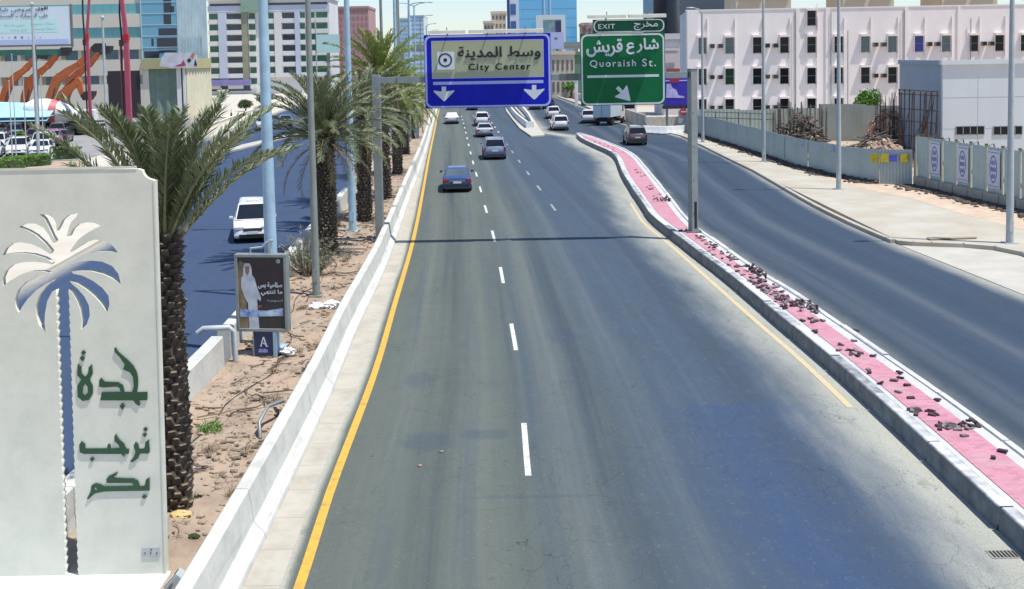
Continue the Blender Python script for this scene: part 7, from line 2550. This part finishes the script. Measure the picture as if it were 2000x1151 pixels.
brick = mat('far_brick', (0.40, 0.255, 0.26), (0.36, 0.23, 0.235), scale=.2, rough=.85)
brickw = mat('far_brick_window', (0.30, 0.19, 0.20), rough=.5)
block('brick_tower', 'pinkish brown brick block rising behind the palms right of the office building', 640, 722, 17, 380, 20, brick, 12, brickw, cols_=10)
block('brick_stair_tower', 'narrow brick stair tower on the left end of the pinkish brown block', 643, 659, 6, 378.5, 1.2, brick)
fb = glass('far_blue_glass', (0.24, 0.42, 0.58), .1, (0.20, 0.37, 0.54), .5, .05)
fbl = mat('far_blue_band', (0.42, 0.54, 0.64), (0.38, 0.5, 0.6), scale=.2, rough=.4)
block('blue_office_block', 'pale blue banded office block in the haze, lower half of a far pair', 780, 800, 38, 560, 30, fbl, 14, fb, win='band')
block('blue_office_block', 'deeper blue glass office block in the haze left of the blue sign', 798.5, 829, 33, 575, 30, fb, 14, fbl, win='band')
tw = glass('tower_sky_blue', (0.11, 0.40, 0.68), .05, (0.13, 0.43, 0.70), .6, .03)
a, b = D(1012, 60, 450), D(1127, 60, 450)
bt = thing('blue_glass_tower', 'tall bright blue glass tower standing between the two overhead signs', 'building', ((a.x + b.x) / 2, 450, 0))
w2 = (b.x - a.x) / 2
MB().bb(-w2, w2, 0, 28, 0, 60).build('glass_front', tw, bt)
sm_ = MB()
for q in (-.05, .15):
    sm_.bb(w2 * q - .9, w2 * q - .3, -.3, -.002, 18, 60)
sm_.build('vertical_rib', fbl, bt)
MB().bb(-w2 - 4.6, -w2 - .01, 2, 24, 0, 60).build('dark_core', mat('tower_core_blue', (0.03, 0.10, 0.30), (0.05, 0.14, 0.36), scale=.1, rough=.3), bt)
MB().bb(-w2 - 3.4, -w2 + .4, -.6, 1.98, 0, 60).build('white_frame', mat('core_white', (0.45, 0.52, 0.66), (0.6, 0.63, 0.7), scale=.15, rough=.6), bt)
for i in range(7):
    MB().bb(-w2 - 3.1, -w2 - .8, -.72, -.602, 6 + i * 7.2, 10.5 + i * 7.2).build('window', mat('tower_core_blue', (0.03, 0.10, 0.30)), bt)
hl = MB()
for zz in range(6, 60, 4): hl.bb(-w2 + .3, w2 - .3, -.06, -.002, zz - .08, zz + .08)
hl.build('floor_lines', fb, bt)
# portal framed building at its foot
a, b = D(1048, 105, 400), D(1104, 29, 400)
pf = thing('portal_building', 'pale frame shaped building with dark glass at the foot of the blue tower', 'building', ((a.x + b.x) / 2, 400, 0))
w2 = (b.x - a.x) / 2
zt2 = b.z
pm_ = mat('portal_pale', (0.52, 0.62, 0.66), (0.48, 0.58, 0.62), scale=.2, rough=.6)
MB().bb(-w2, w2, .3, 14, 0, zt2 - .01).build('wall', mat('portal_glass', (0.18, 0.36, 0.42), (0.36, 0.5, 0.54), scale=.2, rough=.2, lo=.45, hi=.6), pf)
MB().bb(-w2, w2, -.6, .29, zt2 - 1.8, zt2).build('portal_frame', pm_, pf)
for sx in (-1, 1):
    MB().bb(sx * w2, sx * (w2 - (1.6 if sx > 0 else 2.6)), -.6, .29, 0, zt2 - 1.803).build('portal_frame', pm_, pf)
MB().bb(w2 * .32, w2 * .78, -.1, .28, zt2 - 8.2, zt2 - 2.4).build('dark_window', mat('portal_dark', (0.04, 0.06, 0.16), rough=.2), pf)
a, b = D(1075, 96, 260), D(1101, 63, 260)
lb_ = thing('billboard', 'small pale lilac billboard beside the right end of the blue sign', 'billboard', ((a.x + b.x) / 2, 260, 0))
w2 = (b.x - a.x) / 2
MB().bb(-w2 * 1.4, w2, 0, .3, a.z, b.z).build('panel', mat('lilac_face', (0.54, 0.58, 0.86), rough=.5), lb_)
filled('dark_mark', [circle(-.25, a.z + 2.6, .42, 10, .3)], ink, .02, lb_, -.03)
MB().cyl((0, .5, 0), (0, .5, a.z + .5), .3, n=8).build('leg', M['steel'], lb_)
cream = mat('far_cream', (0.62, 0.56, 0.46), (0.56, 0.5, 0.41), scale=.2, rough=.85)
creamw = mat('far_cream_window', (0.18, 0.15, 0.12), rough=.5)
block('cream_block', 'cream block with small windows left of the blue tower above the blue sign', 961, 990, 27, 340, 14, cream, 9, creamw, cols_=4)
block('cream_block', 'low stepped cream block at the left of the taller cream block', 946, 966, 46, 335, 12, cream, 7, creamw, cols_=3)
block('cream_house', 'cream house with dark round windows between the two overhead signs', 1076, 1122, 107, 230, 10, cream, 2, creamw, cols_=5)
block('green_block', 'plain dark green building beside the cream house between the signs', 1121, 1140, 108, 240, 10, mat('far_green', (0.10, 0.22, 0.16), rough=.7))
block('brown_house', 'small brown and white house behind the left edge of the green sign', 1138, 1165, 50, 300, 12, mat('far_brown', (0.55, 0.47, 0.46), (0.35, 0.20, 0.18), scale=.3, rough=.8, lo=.45, hi=.55), 5, creamw, cols_=3)
block('dark_tower', 'dark glass tower between the green sign and the white building', 1277, 1330, -40, 260, 20, glass('dark_tower_glass', (0.03, 0.032, 0.055), .15, (0.02, 0.02, 0.035), .5, .4), 0)
block('dark_tower', 'grey blue dark glass block behind the roof of the white building', 1328, 1428, -40, 240, 20, glass('dark_block_glass', (0.06, 0.085, 0.115), .15, (0.075, 0.10, 0.13), .5, .05), 0)
block('white_house', 'white house with a rust red band between the green sign and the white building', 1292, 1330, 77, 150, 8, mat('white_house_wall', (0.70, 0.66, 0.66), rough=.85))
a, b = D(1303, 141, 149), D(1327, 134, 149)
wh = bpy.data.objects['white_house']
MB().bb(a.x - wh.location.x, b.x - wh.location.x, -1.3, -.31, a.z, b.z).build('rust_awning', mat('rust_awning', (0.32, 0.09, 0.06), rough=.7), wh)
MB().bb(-1.2, 1.2, -.9, -.31, 9.2, 9.6).build('ledge', mat('white_house_wall', (0.7, 0.66, 0.66)), wh)
# purple blue advert under the gantry beam
YPB = 118.0
a, b = D(1296, 207, YPB), D(1346, 150, YPB)
pbb = thing('billboard', 'purple blue billboard with white figures seen under the gantry beam', 'billboard', ((a.x + b.x) / 2, YPB, 0))
w2 = (b.x - a.x) / 2
MB().bb(-w2, w2, 0, .3, a.z, b.z).build('panel', mat('purple_face', (0.035, 0.02, 0.40), (0.05, 0.02, 0.34), scale=.3, rough=.5), pbb)
hz = b.z - a.z
filled('white_figures', [[(-w2 * .8, a.z + hz * .28), (-w2 * .75, a.z + hz * .75), (-w2 * .45, a.z + hz * .78), (-w2 * .3, a.z + hz * .62), (0, a.z + hz * .55), (w2 * .15, a.z + hz * .36), (w2 * .6, a.z + hz * .32), (w2 * .6, a.z + hz * .26)]],
       mat('figure_white', (0.60, 0.58, 0.78), (0.35, 0.32, 0.62), scale=1.5, rough=.5), .02, pbb, -.03)
filled('rule', [[(-w2 * .95, b.z - hz * .15), (w2 * .9, b.z - hz * .15), (w2 * .9, b.z - hz * .11), (-w2 * .95, b.z - hz * .11)]], slilac, .02, pbb, -.03)
filled('red_mark', [[(-w2 * .5, b.z - hz * .2), (w2 * .2, b.z - hz * .2), (w2 * .25, b.z - hz * .04), (-w2 * .5, b.z - hz * .04)]], mat('mark_red', (0.35, 0.02, 0.06), rough=.5), .02, pbb, -.06)
MB().bb(-w2 - .1, w2 + .1, -.1, .4, a.z - .35, a.z - .003).build('frame', ed, pbb)
for xx in (-w2 * .7, w2 * .7):
    MB().bb(xx - .12, xx + .12, .31, .6, 0, a.z + 1).build('leg', M['steel'], pbb)
# traffic sign: red disc over a pale board
p = G0(1314, 250)
ts_ = thing('traffic_sign', 'red round traffic sign on a pale post below the purple billboard', 'traffic sign', (p.x, 116.5, 0))
zc_ = D(1313, 219, 116.5).z
MB().cyl((0, 0, zc_), (0, -.04, zc_), .42, n=20).build('disc', mat('sign_red', (0.52, 0.05, 0.06), rough=.4), ts_)
filled('bar', [[(-.28, zc_ - .06), (.28, zc_ - .06), (.28, zc_ + .06), (-.28, zc_ + .06)]], swhite, .01, ts_, -.052)
MB().bb(-.55, .55, .01, .05, zc_ - 1.25, zc_ - .5).build('board', M['palepole'], ts_)
MB().cyl((0, .09, 0), (0, .09, zc_ + .3), .04, n=8).build('post', M['palepole'], ts_)
# pale hoarding far right and barrier blocks
fh = thing('cream_hoarding', 'cream hoarding beyond the junction at the right, behind the dark brown SUV', 'fence', (0, 0, 0))
for (xa, ya, xb, yb, h) in [(1222, 243, 1262, 258, 1.7), (1262, 258, 1328, 257, 1.5)]:
    a, b = G0(xa, ya - 4), G0(xb, yb - 4)
    for i in range(4):
        p_, q_ = a.lerp(b, i / 4), a.lerp(b, (i + 1) / 4 - .01)
        d = q_ - p_
        MB().box((p_ + q_) / 2 + Vector((0, 0, h / 2)), (d.length, .12, h), rot=Matrix.Rotation(math.atan2(d.y, d.x), 3, 'Z')).build('panel', cream, fh)
fore = MB().prism([(17.75, 109), (17.7, 111), (16.4, 118), (14.8, 128), (13.6, 140), (12.6, 178), (40, 178), (40, 112), (19.3, 112)], 'z', -.02, .10)
tag(fore.build('pavement', M['conc']), kind='structure')
rr = random.Random(4)
for i in range(9):
    p = G0(1236 + i * 11.5, 262 - abs(i - 5) * .6)
    t = MB().prism([(-.3, 0), (.3, 0), (.2, .32), (.1, .75), (-.1, .75), (-.2, .32)], 'y', -.45, .45)
    o = t.build('barrier_block', M['white'], bevel=.02)
    o.location = (p.x, p.y - .5, 0.1)
    o.rotation_euler = (0, 0, 1.5 + rr.uniform(-.1, .1))
    tag(o, 'small white road barrier block in the row at the mouth of the junction', 'barrier block', 'white barrier blocks at the junction')
# far right verge wall with trees, seen between the signs
fw = sweep([(0, 0), (0, 1.25), (.3, 1.25), (.3, 0)], lambda y_: fRR(y_) + 3.0, 150, 260, 4)
tag(fw.build('verge_wall', cream), 'long low cream wall beside the far side road, seen between the signs', 'wall')
fk2 = sweep([(0, 0), (0, .3), (.5, .3), (.5, 0)], lambda y_: fRR(y_) + .02, 140, 300, 4)
tag(fk2.build('kerb', M['conc']), kind='structure')
for i, (px, Y, s) in enumerate([(1098, 235, 2.6), (1115, 228, 2.2), (1085, 262, 2.5)]):
    p = D(px, 180, Y)
    bush('roadside_tree', ['bright green tree behind the cream wall between the signs, middle of three', 'bright green tree behind the cream wall, nearest the green sign', 'bright green tree behind the cream wall, nearest the blue sign'][i],
         'tree', p.x, Y, 0, s, s, s * .55, 1800, .3, 'leafg', 70 + i, 'trees between the overhead signs', trunk=1.6)
# footbridge far away
zb_ = D(800, 97, 300).z
ob = thing('footbridge', 'pale footbridge crossing the road far beyond the blue sign', 'footbridge', (0, 300, 0))
MB().bb(-32, 20, 0, 3, zb_ - .7, zb_ + .1).build('deck', M['conc'], ob)
MB().bb(-32, 20, -.1, -.002, zb_ + .102, zb_ + 1.3).build('parapet', mat('bridge_green', (0.25, 0.32, 0.29), rough=.6), ob)
for x_ in (-31, -20.5, 1, 18.5):
    MB().bb(x_ - .6, x_ + .6, .6, 2.4, 0, zb_ - .702).build('pier', M['conc'], ob)
# white column pair between the signs
p = G0(1126, 208)
cp = thing('white_column', 'slim white concrete column standing beside the road between the signs', 'column', (p.x, p.y, 0))
MB().bb(-.28, .28, -.28, .28, 0, 5.2).build('shaft', M['white'], cp, bevel=.03)
MB().bb(-.45, .45, -.45, .45, 5.2, 5.45).build('cap', M['white'], cp, bevel=.02)
